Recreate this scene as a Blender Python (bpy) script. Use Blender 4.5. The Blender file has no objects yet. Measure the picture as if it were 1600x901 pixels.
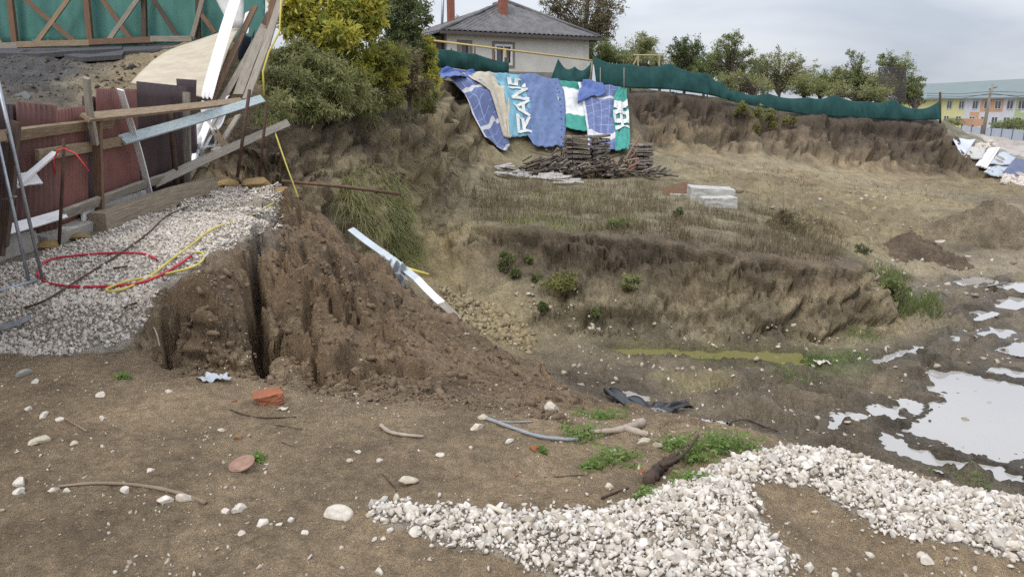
import bpy, bmesh, math, random
import numpy as np
from mathutils import Vector, Matrix
from mathutils import geometry as mgeo

random.seed(7)
rng = np.random.default_rng(7)
scene = bpy.context.scene
col = scene.collection

# ------------------------------------------------------------------ camera
FPX = 1142.0
PITCH = math.atan((450.5 - 165.0) / FPX)
EYE = 1.6
CT, ST = math.cos(PITCH), math.sin(PITCH)
cam = bpy.data.cameras.new('camera')
cam.sensor_width = 36.0
cam.lens = 36.0 * FPX / 1600.0
cam.clip_start = 0.05
cam.clip_end = 3000
cam_o = bpy.data.objects.new('camera', cam)
cam_o.location = (0, 0, EYE)
cam_o.rotation_euler = (math.radians(90) - PITCH, 0, 0)
col.objects.link(cam_o)
scene.camera = cam_o

# ------------------------------------------------------------------ sky and sun (overcast)
SUN_EL, SUN_AZ = math.radians(50), math.radians(-148)
world = bpy.data.worlds.new('World')
scene.world = world
world.use_nodes = True
wn, wl = world.node_tree.nodes, world.node_tree.links
wn.clear()
w_out = wn.new('ShaderNodeOutputWorld')
w_bg = wn.new('ShaderNodeBackground')
w_sky = wn.new('ShaderNodeTexSky')
w_sky.sky_type = 'NISHITA'
w_sky.sun_disc = False
w_sky.sun_elevation = SUN_EL
w_sky.sun_rotation = SUN_AZ
w_sky.air_density = 1.0
w_sky.dust_density = 2.0
w_tc = wn.new('ShaderNodeTexCoord')
w_map = wn.new('ShaderNodeMapping')
w_map.inputs['Scale'].default_value = (1.0, 1.0, 3.2)
w_map.inputs['Location'].default_value = (0.3, 1.7, 0.2)
w_n1 = wn.new('ShaderNodeTexNoise')
w_n1.inputs['Scale'].default_value = 2.3
w_n1.inputs['Detail'].default_value = 8
w_n1.inputs['Roughness'].default_value = 0.52
w_n1.inputs['Distortion'].default_value = 0.35
w_ramp = wn.new('ShaderNodeValToRGB')
w_ramp.color_ramp.elements[0].position = 0.34
w_ramp.color_ramp.elements[0].color = (5.3, 5.8, 6.7, 1)
w_ramp.color_ramp.elements[1].position = 0.63
w_ramp.color_ramp.elements[1].color = (8.6, 8.8, 9.3, 1)
w_mix = wn.new('ShaderNodeMix')
w_mix.data_type = 'RGBA'
w_mix.inputs['Factor'].default_value = 0.86
wl.new(w_tc.outputs['Generated'], w_map.inputs['Vector'])
wl.new(w_map.outputs['Vector'], w_n1.inputs['Vector'])
wl.new(w_n1.outputs['Fac'], w_ramp.inputs['Fac'])
wl.new(w_sky.outputs['Color'], w_mix.inputs[6])
wl.new(w_ramp.outputs['Color'], w_mix.inputs[7])
# an overcast sky is brighter overhead than at the horizon
w_sep = wn.new('ShaderNodeSeparateXYZ'); wl.new(w_tc.outputs['Generated'], w_sep.inputs[0])
w_g = wn.new('ShaderNodeMath'); w_g.operation = 'MULTIPLY_ADD'; w_g.use_clamp = False; w_g.inputs[1].default_value = 1.3; w_g.inputs[2].default_value = 0.92
w_c = wn.new('ShaderNodeMath'); w_c.operation = 'MAXIMUM'; w_c.inputs[1].default_value = 0.0
wl.new(w_sep.outputs[2], w_c.inputs[0]); wl.new(w_c.outputs[0], w_g.inputs[0])
w_v = wn.new('ShaderNodeVectorMath'); w_v.operation = 'SCALE'
wl.new(w_mix.outputs[2], w_v.inputs[0]); wl.new(w_g.outputs[0], w_v.inputs['Scale'])
wl.new(w_v.outputs[0], w_bg.inputs['Color'])
w_bg.inputs['Strength'].default_value = 0.085
wl.new(w_bg.outputs['Background'], w_out.inputs['Surface'])

sun = bpy.data.lights.new('sun', 'SUN')
sun.energy = 1.5
sun.angle = math.radians(24)
sun.color = (1.0, 0.96, 0.9)
sun_o = bpy.data.objects.new('sun', sun)
_sd = Vector((math.sin(SUN_AZ) * math.cos(SUN_EL), math.cos(SUN_AZ) * math.cos(SUN_EL), math.sin(SUN_EL)))
sun_o.rotation_euler = _sd.to_track_quat('Z', 'Y').to_euler()
sun_o.location = (0, 0, 60)
col.objects.link(sun_o)

scene.view_settings.view_transform = 'Standard'
scene.view_settings.look = 'None'
scene.view_settings.exposure = 0.30
scene.view_settings.gamma = 1.0
scene.view_settings.use_curve_mapping = False
scene.cycles.use_denoising = False
scene.cycles.max_bounces = 6
scene.cycles.transparent_max_bounces = 8

# ------------------------------------------------------------------ pixel <-> world helpers (survey of the place)
def ray(u, v):
    a = (u - 800.0) / FPX
    q = (450.5 - v) / FPX
    return np.array([a, CT + ST * q, -ST + CT * q])

def P(u, v, y=None, z=None):
    d = ray(u, v)
    t = (y / d[1]) if y is not None else ((z - EYE) / d[2])
    return np.array([d[0] * t, d[1] * t, EYE + d[2] * t])

def W(u, y, z):
    q = 1.0
    v = 165
    for _ in range(4):                       # the column u at depth y and height z
        s = (EYE - z) / y
        qq = (ST - s * CT) / (CT + s * ST)
        q = CT + ST * qq
    return np.array([(u - 800.0) / FPX * y / q, y, z])

# ------------------------------------------------------------------ numpy noise
_perm = rng.permutation(512).astype(np.int64)
_perm = np.concatenate([_perm, _perm, _perm])
_ang = rng.random(512) * 2 * np.pi
_gx, _gy = np.cos(_ang), np.sin(_ang)
_g3 = rng.normal(size=(512, 3)); _g3 /= np.linalg.norm(_g3, axis=1)[:, None]

def perlin(x, y, seed=0):
    x = np.asarray(x, float); y = np.asarray(y, float)
    xf, yf = np.floor(x), np.floor(y)
    xi, yi = xf.astype(np.int64) & 511, yf.astype(np.int64) & 511
    fx, fy = x - xf, y - yf
    u = fx * fx * fx * (fx * (fx * 6 - 15) + 10)
    w = fy * fy * fy * (fy * (fy * 6 - 15) + 10)
    s = (seed * 37) & 511
    def g(ix, iy, dx, dy):
        h = _perm[_perm[(ix + s) & 511] + (iy & 511)]
        return _gx[h] * dx + _gy[h] * dy
    a = g(xi, yi, fx, fy); b = g(xi + 1, yi, fx - 1, fy)
    c = g(xi, yi + 1, fx, fy - 1); d = g(xi + 1, yi + 1, fx - 1, fy - 1)
    return ((a + (b - a) * u) * (1 - w) + (c + (d - c) * u) * w) * 1.5

def perlin3(x, y, z, seed=0):
    xf, yf, zf = np.floor(x), np.floor(y), np.floor(z)
    xi, yi, zi = xf.astype(np.int64), yf.astype(np.int64), zf.astype(np.int64)
    fx, fy, fz = x - xf, y - yf, z - zf
    f = lambda t: t * t * t * (t * (t * 6 - 15) + 10)
    u, v, w = f(fx), f(fy), f(fz)
    s = seed * 37
    def g(i, j, k):
        h = _perm[_perm[_perm[(xi + i + s) & 511] + ((yi + j) & 511)] + ((zi + k) & 511)]
        gg = _g3[h]
        return gg[:, 0] * (fx - i) + gg[:, 1] * (fy - j) + gg[:, 2] * (fz - k)
    l = lambda a, b, t: a + (b - a) * t
    return l(l(l(g(0,0,0), g(1,0,0), u), l(g(0,1,0), g(1,1,0), u), v),
             l(l(g(0,0,1), g(1,0,1), u), l(g(0,1,1), g(1,1,1), u), v), w) * 1.5

def worley(x, y, seed=0):
    """cell noise: distances to the nearest two seeds, a random number per cell, offset from the cell seed"""
    xi, yi = np.floor(x).astype(np.int64), np.floor(y).astype(np.int64)
    F1 = np.full(x.shape, 9.0); F2 = np.full(x.shape, 9.0); rid = np.zeros(x.shape, np.int64); ox = np.zeros(x.shape); oy = np.zeros(x.shape)
    for i in (-1, 0, 1):
        for j in (-1, 0, 1):
            h = _perm[_perm[(xi + i + seed * 17) & 511] + ((yi + j) & 511)]
            dx = xi + i + .5 + .45 * _gx[h] - x; dy = yi + j + .5 + .45 * _gy[h] - y
            d = np.hypot(dx, dy); m = d < F1
            F2 = np.where(m, F1, np.minimum(F2, d)); F1 = np.where(m, d, F1); rid = np.where(m, h, rid); ox = np.where(m, -dx, ox); oy = np.where(m, -dy, oy)
    return F1, F2, rid, ox, oy

def sstep(a, b, x):
    t = np.clip((x - a) / (b - a), 0, 1)
    return t * t * (3 - 2 * t)

def inpoly(x, y, poly):
    ins = np.zeros(np.shape(x), bool)
    n = len(poly)
    for i in range(n):
        x0, y0 = poly[i][:2]; x1, y1 = poly[(i + 1) % n][:2]
        if y0 == y1: continue
        c = ((y0 > y) != (y1 > y)) & (x < (x1 - x0) * (y - y0) / (y1 - y0) + x0)
        ins ^= c
    return ins

def segdist(x, y, pts, closed=False):
    d = np.full(np.shape(x), 1e9); n = len(pts)
    for i in range(n if closed else n - 1):
        ax, ay = pts[i][:2]; bx, by = pts[(i + 1) % n][:2]
        L = (bx - ax) ** 2 + (by - ay) ** 2 + 1e-12
        t = np.clip(((x - ax) * (bx - ax) + (y - ay) * (by - ay)) / L, 0, 1)
        d = np.minimum(d, np.hypot(x - ax - t * (bx - ax), y - ay - t * (by - ay)))
    return d

def polysdf(x, y, poly):                      # negative inside
    d = segdist(x, y, poly, True)
    return np.where(inpoly(x, y, poly), -d, d)
# ================================================================== terrain survey: control points and break lines
# soil kind: linear colour, wetness, roughness amplitude (m), clod amount
SOIL = {
    'fore':  ((.310, .228, .140), .25, .030, 0),
    'clod':  ((.215, .146, .084), .30, .055, 1),
    'grav':  ((.30, .26, .21), .20, .015, 0),
    'pit':   ((.170, .135, .090), .85, .075, .22),
    'bank':  ((.285, .238, .150), .15, .060, .1),
    'yel':   ((.310, .245, .132), .10, .070, .15),
    'top':   ((.080, .060, .044), .30, .070, .25),
    'cliff': ((.245, .188, .112), .15, .080, .1),
    'bench': ((.225, .192, .118), .15, .045, 0),
    'grad':  ((.225, .180, .104), .25, .130, .45),
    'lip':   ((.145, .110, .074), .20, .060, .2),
    'talus': ((.225, .155, .092), .30, .040, .25),
    'turf':  ((.110, .105, .050), .10, .050, 0),
    'road':  ((.120, .120, .125), .25, .010, 0),
    'dark':  ((.075, .072, .072), .25, .060, .3),
    'pave':  ((.420, .375, .340), .25, .010, 0),
}
SK = list(SOIL)
CP, CE = [], []                              # control points (x,y,z,kind) and constrained edges
def cp(p, kind):
    CP.append((float(p[0]), float(p[1]), float(p[2]), kind)); return len(CP) - 1
def line(pts, kind):
    ids = [cp(p, kind if isinstance(kind, str) else kind[i]) for i, p in enumerate(pts)]
    CE.extend((ids[i], ids[i + 1]) for i in range(len(ids) - 1))
    return ids

# foreground and behind the camera
for p in [(-60, -60, 0), (60, -60, 0), (-60, 0, 0), (-15, -6, 0), (15, -6, -.1), (-5, .3, 0), (-1.5, .3, .0), (1.5, .3, .0),
          (5, .3, -.1), (-4, 2.2, .0), (0, 2.3, 0), (2.2, 2.2, 0), (60, 0, -.3), (14, 1, -.2)]:
    cp(p, 'fore')
for u, v, z in [(0, 700, 0), (300, 700, 0), (600, 700, 0), (850, 720, -.02), (300, 620, -.02), (560, 625, -.03), (120, 600, 0)]:
    cp(P(u, v, z=z), 'fore')
# terrace front (gravel ramp), foot then top
line([P(-420, 545, z=0), P(0, 545, z=0), P(120, 550, z=0), P(215, 556, z=0), P(258, 568, z=-.05), P(320, 582, z=-.06),
      P(400, 590, z=-.09), P(445, 602, z=-.08)], 'fore')
line([P(-400, 485, z=.22), P(0, 480, z=.24), P(120, 480, z=.25), P(215, 478, z=.27)], 'grav')
line([P(260, 456, z=.41), P(315, 455, z=.42), P(360, 432, z=.43), P(394, 398, z=.44)], 'clod')
line([P(-300, 505, z=.25), P(-150, 452, z=.3), P(0, 415, z=.32), P(100, 380, z=.36), P(200, 335, z=.40), P(310, 297, z=.45), P(400, 285, z=.50), P(446, 292, z=.48)], 'grav')
for u, v, z in [(100, 430, .3), (250, 400, .42), (330, 370, .44), (400, 330, .46), (60, 460, .27)]:
    cp(P(u, v, z=z), 'grav')
# slide mass ridge (crest towards the pit)
line([P(446, 302, y=10.0), P(500, 335, y=9.3), P(560, 385, y=8.6), P(640, 450, y=7.8), P(720, 510, y=7.2), P(800, 550, y=6.9),
      P(880, 595, y=6.6), P(950, 635, y=6.4)], ['clod', 'clod', 'clod', 'talus', 'talus', 'talus', 'talus', 'talus'])
for u, v, y in [(450, 400, 6.9), (425, 340, 8.3), (430, 470, 5.5), (470, 500, 5.2), (560, 480, 5.9), (560, 560, 4.75), (500, 585, 4.5),
                (650, 540, 5.4), (640, 598, 4.4), (750, 590, 5.0), (850, 625, 4.75), (470, 350, 8.2)]:
    cp(P(u, v, y=y), 'clod' if u < 600 else 'talus')
# foreground lip towards the pit
line([P(700, 628, z=-.05), P(780, 632, z=-.08), P(860, 648, z=-.10), P(960, 672, z=-.10), P(1060, 700, z=-.08), P(1150, 716, z=-.06),
      P(1300, 714, z=-.07), P(1450, 750, z=-.10), P(1600, 775, z=-.14), W(2100, 3.0, -.2), W(3200, 2.4, -.25)], 'fore')
for u, v, z in [(1150, 800, .0), (1400, 800, -.05), (1600, 880, -.03), (1250, 760, -.03)]:
    cp(P(u, v, z=z), 'fore')
# pit floor toe under the lip
line([W(930, 8.9, -2.75), W(1020, 8.2, -2.9), W(1100, 7.5, -2.9), W(1300, 7.2, -2.9), W(1500, 7.0, -2.9), W(1700, 6.8, -2.9), W(2300, 6.4, -2.9), W(4200, 6, -2.9)], 'pit')
# hidden foot behind the slide mass
line([W(430, 11.2, -.4), W(500, 11.2, -1.2), W(580, 11.0, -1.7), W(660, 10.8, -2.15), W(760, 10.6, -2.5), W(860, 9.9, -2.7)], ['cliff', 'cliff', 'cliff', 'bank', 'pit', 'pit'])
for u, v, z in [(1000, 640, -2.9), (1200, 610, -2.9), (1500, 600, -2.95), (1350, 660, -2.93), (1200, 550, -2.87), (1000, 555, -2.85), (1500, 480, -2.85),
                (1600, 430, -2.82), (1600, 520, -2.9), (1800, 600, -2.9), (1450, 540, -2.87), (880, 560, -2.8), (1480, 440, -2.8)]:
    cp(P(u, v, z=z), 'pit')
# bank: foot, face, under-lip, crest
line([P(800, 522, y=13.2), P(860, 526, z=-2.75), P(1000, 532, z=-2.8), P(1200, 538, z=-2.82), P(1330, 530, z=-2.82), P(1420, 502, z=-2.8), P(1408, 450, z=-2.75), P(1395, 410, z=-2.68)],
     ['yel', 'bank', 'bank', 'bank', 'bank', 'bank', 'pit', 'grad'])
line([P(850, 470, y=14.1), P(1000, 470, y=13.95), P(1200, 482, y=13.7), P(1300, 482, y=13.8), P(1376, 472, y=14.2), P(1385, 444, y=16.0)], ['bank', 'bank', 'bank', 'bank', 'yel', 'bank'])
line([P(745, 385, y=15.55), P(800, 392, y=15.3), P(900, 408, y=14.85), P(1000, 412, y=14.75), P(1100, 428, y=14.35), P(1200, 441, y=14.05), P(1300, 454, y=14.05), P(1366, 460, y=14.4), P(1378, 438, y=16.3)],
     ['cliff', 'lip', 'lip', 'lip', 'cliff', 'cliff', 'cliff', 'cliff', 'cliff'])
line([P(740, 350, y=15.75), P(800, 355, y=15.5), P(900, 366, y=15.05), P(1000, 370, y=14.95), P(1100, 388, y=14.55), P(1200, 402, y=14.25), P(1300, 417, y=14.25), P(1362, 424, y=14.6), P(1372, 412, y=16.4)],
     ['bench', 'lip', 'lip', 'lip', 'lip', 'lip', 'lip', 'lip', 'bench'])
for u, v, y in [(760, 325, 19), (800, 300, 24), (900, 300, 24), (900, 335, 18.2), (1000, 335, 18.2), (1000, 300, 24), (1100, 310, 22), (1100, 345, 18), (1200, 355, 17.6), (1300, 378, 16.8),
                (1340, 396, 16.2), (900, 278, 29), (1000, 272, 30)]:
    cp(P(u, v, y=y), 'bench')
# cove and left cliff
for u, v, y, k in [(720, 470, 14.1, 'yel'), (760, 440, 14.5, 'bank'), (820, 430, 14.75, 'bank'), (690, 440, 14.4, 'yel'), (640, 440, 13.0, 'bank')]:
    cp(P(u, v, y=y), k)
line([P(330, 190, y=12.6), P(415, 200, y=12.2), P(450, 198, y=12.6), P(520, 190, y=14), P(600, 186, y=16), P(655, 172, y=19), P(690, 150, y=24), P(703, 127, y=32)], ['top', 'top', 'lip', 'lip', 'top', 'lip', 'cliff', 'cliff'])
line([P(340, 250, y=12.3), P(420, 240, y=11.9), P(460, 245, y=12.3), P(530, 235, y=13.7), P(605, 225, y=15.7), P(665, 205, y=18.7), P(697, 178, y=23.6), P(712, 150, y=31.5)],
     ['top', 'lip', 'cliff', 'cliff', 'cliff', 'cliff', 'cliff', 'cliff'])
line([W(400, 11.75, .15), P(465, 300, y=12.0), P(540, 300, y=13.2), P(610, 300, y=15.1), P(672, 270, y=18.1), P(706, 220, y=22.8), P(730, 190, y=31)],
     ['cliff', 'bank', 'bank', 'yel', 'yel', 'yel', 'bank'])
line([W(470, 11.6, -.9), W(545, 12.6, -1.25), P(610, 400, y=14.0), P(685, 370, y=16.3), P(718, 300, y=20.5), P(755, 252, y=30)], ['cliff', 'bank', 'yel', 'yel', 'bank', 'grad'])
cp(P(780, 275, y=28), 'bench')
# back bank: crest, under crest, mid, foot
CREST = [(760, 119, 34), (790, 122, 35), (870, 132, 36.5), (980, 146, 38), (1050, 142, 39), (1100, 148, 39.5), (1150, 160, 40), (1200, 172, 41), (1300, 180, 43), (1400, 186, 44.5), (1470, 188, 45.5)]
line([P(u, v + (3 if u > 960 else 0), y=y) for u, v, y in CREST], ['turf'] * 2 + ['top'] * 9)
line([P(980, 188, y=37.3), P(1050, 190, y=38.2), P(1120, 198, y=38.8), P(1200, 207, y=40.0), P(1300, 215, y=41.9), P(1400, 230, y=43.2), P(1480, 222, y=45.0)], ['top', 'top', 'top', 'lip', 'top', 'top', 'top'])
line([P(800, 245, y=33), P(900, 245, y=33.4), P(1000, 240, y=34.2), P(1050, 238, y=36.4), P(1200, 248, y=38.0), P(1300, 260, y=39.7), P(1400, 274, y=41.2), P(1500, 283, y=42.6), P(1582, 292, y=43.2)],
     ['bench', 'bench', 'bench', 'cliff', 'bank', 'cliff', 'cliff', 'cliff', 'grad'])
for u, v, y, k in [(1200, 226, 39.1, 'lip'), (1330, 240, 41.0, 'lip'), (1440, 256, 43.0, 'lip'), (1080, 214, 37.8, 'cliff'), (1250, 275, 34, 'cliff'), (1120, 262, 33.5, 'bank'), (1380, 292, 36, 'bank')]:
    cp(P(u, v, y=y), k)
line([P(1474, 189, y=46), P(1492, 217, y=46.5), P(1530, 254, y=45.5), P(1590, 288, y=44)], ['top', 'top', 'cliff', 'grad'])
line([W(1463, 60, .45), W(1455, 85, .35)], 'turf')
line([W(1505, 60, -2.95), W(1500, 85, -3.05)], 'pave')
# graded ground to the right
for u, v, y, k in [(1250, 322, 24, 'grad'), (1300, 300, 30, 'grad'), (1150, 275, 31, 'grad'), (1350, 335, 25, 'grad'), (1400, 310, 31, 'yel'), (1500, 300, 36, 'grad'), (1420, 352, 25.5, 'grad'),
                   (1600, 303, 37, 'grad'), (1700, 303, 38, 'grad'), (1500, 318, 29.8, 'grad'), (1600, 318, 30.5, 'pit'), (1400, 400, 20.8, 'grad'), (1440, 412, 20.4, 'grad')]:
    cp(P(u, v, y=y), k)
line([P(1385, 388, y=22), P(1520, 405, y=21.1), P(1650, 406, y=21.1), W(2000, 21, -2.85)], ['grad', 'pit', 'pit', 'pit'])
line([P(1395, 372, y=23.4), P(1450, 350, y=24.5), P(1540, 336, y=25.5), P(1650, 334, y=26), W(2000, 26, -2.2)], ['grad', 'grad', 'bank', 'bank', 'bank'])
for u, y, z, k in [(2000, 32, -2.8, 'grad'), (2400, 45, -2.9, 'pave'), (1650, 50, -2.95, 'pave'), (1650, 90, -3.1, 'pave'), (2300, 90, -3.1, 'pave'), (1600, 44.5, -2.95, 'pave')]:
    cp(W(u, y, z), k)
# plateau and far land
for u, y, z, k in [(700, 46, 3.1, 'turf'), (900, 46, 2.95, 'turf'), (1000, 50, 2.6, 'turf'), (1200, 50, 1.75, 'turf'), (1440, 52, .85, 'turf'), (700, 90, 4.2, 'turf'), (1000, 90, 3.2, 'turf'),
                   (1300, 90, 1.4, 'turf'), (200, 60, 4.2, 'turf'), (-400, 60, 4.2, 'turf'), (450, 15.5, 2.0, 'turf'), (560, 17.5, 1.9, 'turf'), (600, 22, 2.3, 'turf'), (650, 28, 2.6, 'turf'),
                   (480, 24, 3.0, 'turf'), (420, 15.5, 2.2, 'turf')]:
    cp(W(u, y, z), k)
for x, y, z, k in [(-350, 350, 4, 'turf'), (0, 350, 1, 'turf'), (350, 350, -4, 'turf'), (350, 60, -4, 'turf'), (350, -350, -1, 'fore'), (-350, -350, 0, 'fore'), (-350, 60, 3, 'turf'), (110, 140, -3.3, 'pave'), (60, 130, -3.25, 'pave'),
                   (80, 200, -3.4, 'turf'), (200, 160, -3.4, 'turf')]:
    cp((x, y, z), k)
# the broken road at upper left
ROADZ = 2.95
line([W(-700, 16.6, 2.85), P(-120, 84, y=17.0), P(0, 82, y=17.2), P(140, 83, y=17.3), P(260, 76, y=17.6), P(335, 60, y=18.0), W(405, 18.4, 2.9)], ['dark'] * 2 + ['dark', 'dark', 'yel', 'grad', 'turf'])
line([W(-700, 19, 3.0), W(0, 19.2, 3.02), W(300, 19.4, 3.04), W(420, 19.8, 3.05)], 'road')
line([W(-700, 25, 3.1), W(430, 26, 3.1)], 'road')
line([P(-120, 130, y=14.5), P(0, 128, y=14.7), P(80, 128, y=15), P(150, 125, y=15.2), P(215, 112, y=15.6), P(300, 90, y=15.8), W(400, 15.2, 2.1)], ['dark', 'dark', 'dark', 'bank', 'cliff', 'cliff', 'cliff'])
line([W(-600, 8.5, .6), W(-80, 9.6, .7), W(60, 10.2, .75), W(160, 11.2, .8), W(250, 12.0, .85), W(330, 12.9, .9)], 'cliff')

# ------------------------------------------------------------------ triangulated survey -> log-polar raster around the standing point
v2 = [Vector((c[0], c[1])) for c in CP]
res = mgeo.delaunay_2d_cdt(v2, CE, [], 0, 1e-4)
tv = [(p.x, p.y) for p in res[0]]
torig = res[3]
chan = np.zeros((len(tv), 7))                # z r g b wet rough clod
for i, src in enumerate(torig):
    if src:
        c = CP[src[0]]; s = SOIL[c[3]]
        chan[i] = (c[2], *s[0], s[1], s[2], s[3])
    else:                                    # crossing of two break lines: nearest control points
        d = [(tv[i][0] - c[0]) ** 2 + (tv[i][1] - c[1]) ** 2 + 1e-6 for c in CP]
        idx = np.argsort(d)[:2]
        w = np.array([1 / d[k] for k in idx]); w /= w.sum()
        chan[i] = sum(wk * np.array((CP[k][2], *SOIL[CP[k][3]][0], *SOIL[CP[k][3]][1:])) for wk, k in zip(w, idx))
NT, NR = 1440, 1300
R0, R1 = 0.25, 420.0
LR0, LR1 = math.log(R0), math.log(R1)
th = (np.arange(NT) / NT) * 2 * np.pi - np.pi
lr = np.linspace(LR0, LR1, NR)
rr = np.exp(lr)
RX = np.sin(th)[:, None] * rr[None, :]
RY = np.cos(th)[:, None] * rr[None, :]
RAS = np.zeros((NT, NR, 7)); FILLED = np.zeros((NT, NR), bool)
for f in res[2]:
    (x0, y0), (x1, y1), (x2, y2) = (tv[k] for k in f)
    det = (y1 - y2) * (x0 - x2) + (x2 - x1) * (y0 - y2)
    if abs(det) < 1e-9: continue
    tx = np.array([x0, x1, x2]); ty = np.array([y0, y1, y2])
    o = inpoly(np.array([0.0]), np.array([0.0]), list(zip(tx, ty)))[0]
    t_ = np.arctan2(tx, ty)
    span = t_.max() - t_.min()
    if o or span > np.pi: i0, i1 = 0, NT
    else:
        i0 = max(0, int((t_.min() + np.pi) / (2 * np.pi) * NT) - 1); i1 = min(NT, int((t_.max() + np.pi) / (2 * np.pi) * NT) + 3)
    dmin = 0 if o else segdist(np.array([0.0]), np.array([0.0]), list(zip(tx, ty)), True)[0]
    dmax = np.hypot(tx, ty).max()
    j0 = 0 if dmin < R0 else max(0, int((math.log(dmin) - LR0) / (LR1 - LR0) * (NR - 1)) - 1)
    j1 = min(NR, int((math.log(max(dmax, R0)) - LR0) / (LR1 - LR0) * (NR - 1)) + 3)
    X, Y = RX[i0:i1, j0:j1], RY[i0:i1, j0:j1]
    a = ((y1 - y2) * (X - x2) + (x2 - x1) * (Y - y2)) / det
    b = ((y2 - y0) * (X - x2) + (x0 - x2) * (Y - y2)) / det
    c = 1 - a - b
    m = (a > -1e-6) & (b > -1e-6) & (c > -1e-6)
    val = a[..., None] * chan[f[0]] + b[..., None] * chan[f[1]] + c[..., None] * chan[f[2]]
    RAS[i0:i1, j0:j1][m] = val[m]
    FILLED[i0:i1, j0:j1] |= m
if not FILLED.all():
    for i in range(NT):                      # outside the survey: hold the last value outward
        bad = ~FILLED[i]
        if bad.any():
            good = np.where(FILLED[i])[0]
            RAS[i, bad] = RAS[i, good[np.searchsorted(good, np.where(bad)[0]).clip(0, len(good) - 1)]]
def blur(A, sig, axis, wrap):
    n = int(sig * 3) + 1
    k = np.exp(-0.5 * (np.arange(-n, n + 1) / sig) ** 2); k /= k.sum()
    out = np.zeros_like(A)
    for i, w in enumerate(k):
        if wrap: out += w * np.roll(A, i - n, axis)
        else:
            idx = np.clip(np.arange(A.shape[axis]) - (i - n), 0, A.shape[axis] - 1)
            out += w * np.take(A, idx, axis)
    return out
RAS[..., 0] = blur(blur(RAS[..., 0], 1.6, 0, True), 1.8, 1, False)
RAS[..., 1:] = blur(blur(RAS[..., 1:], 2.5, 0, True), 3.0, 1, False)

RASC = [np.ascontiguousarray(RAS[..., c]) for c in range(7)]
def samp(x, y, ch):
    r = np.maximum(np.hypot(x, y), R0 * 1.01)
    t = (np.arctan2(x, y) + np.pi) / (2 * np.pi) * NT
    q = np.clip((np.log(r) - LR0) / (LR1 - LR0) * (NR - 1), 0, NR - 1.001)
    i = np.floor(t).astype(int); ft = t - i; i0 = i % NT; i1 = (i + 1) % NT
    j = np.floor(q).astype(int); fq = q - j
    def one(c):
        A = RASC[c]
        return (A[i0, j] * (1 - ft) + A[i1, j] * ft) * (1 - fq) + (A[i0, j + 1] * (1 - ft) + A[i1, j + 1] * ft) * fq
    return one(ch) if np.isscalar(ch) else np.stack([one(c) for c in ch], -1)

def base_hit(u, v):
    d = ray(u, v)
    t = np.geomspace(1.2, 300, 1500)
    g = EYE + d[2] * t - samp(d[0] * t, d[1] * t, 0)
    k = np.where(g < 0)[0]
    k = k[0] if len(k) else len(t) - 1
    if k > 0:
        w = g[k - 1] / (g[k - 1] - g[k] + 1e-12); tt = t[k - 1] + (t[k] - t[k - 1]) * np.clip(w, 0, 1)
    else: tt = t[0]
    return np.array([d[0] * tt, d[1] * tt, EYE + d[2] * tt])
def poly_on_ground(px): return [tuple(base_hit(u, v)[:2]) for u, v in px]

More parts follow.
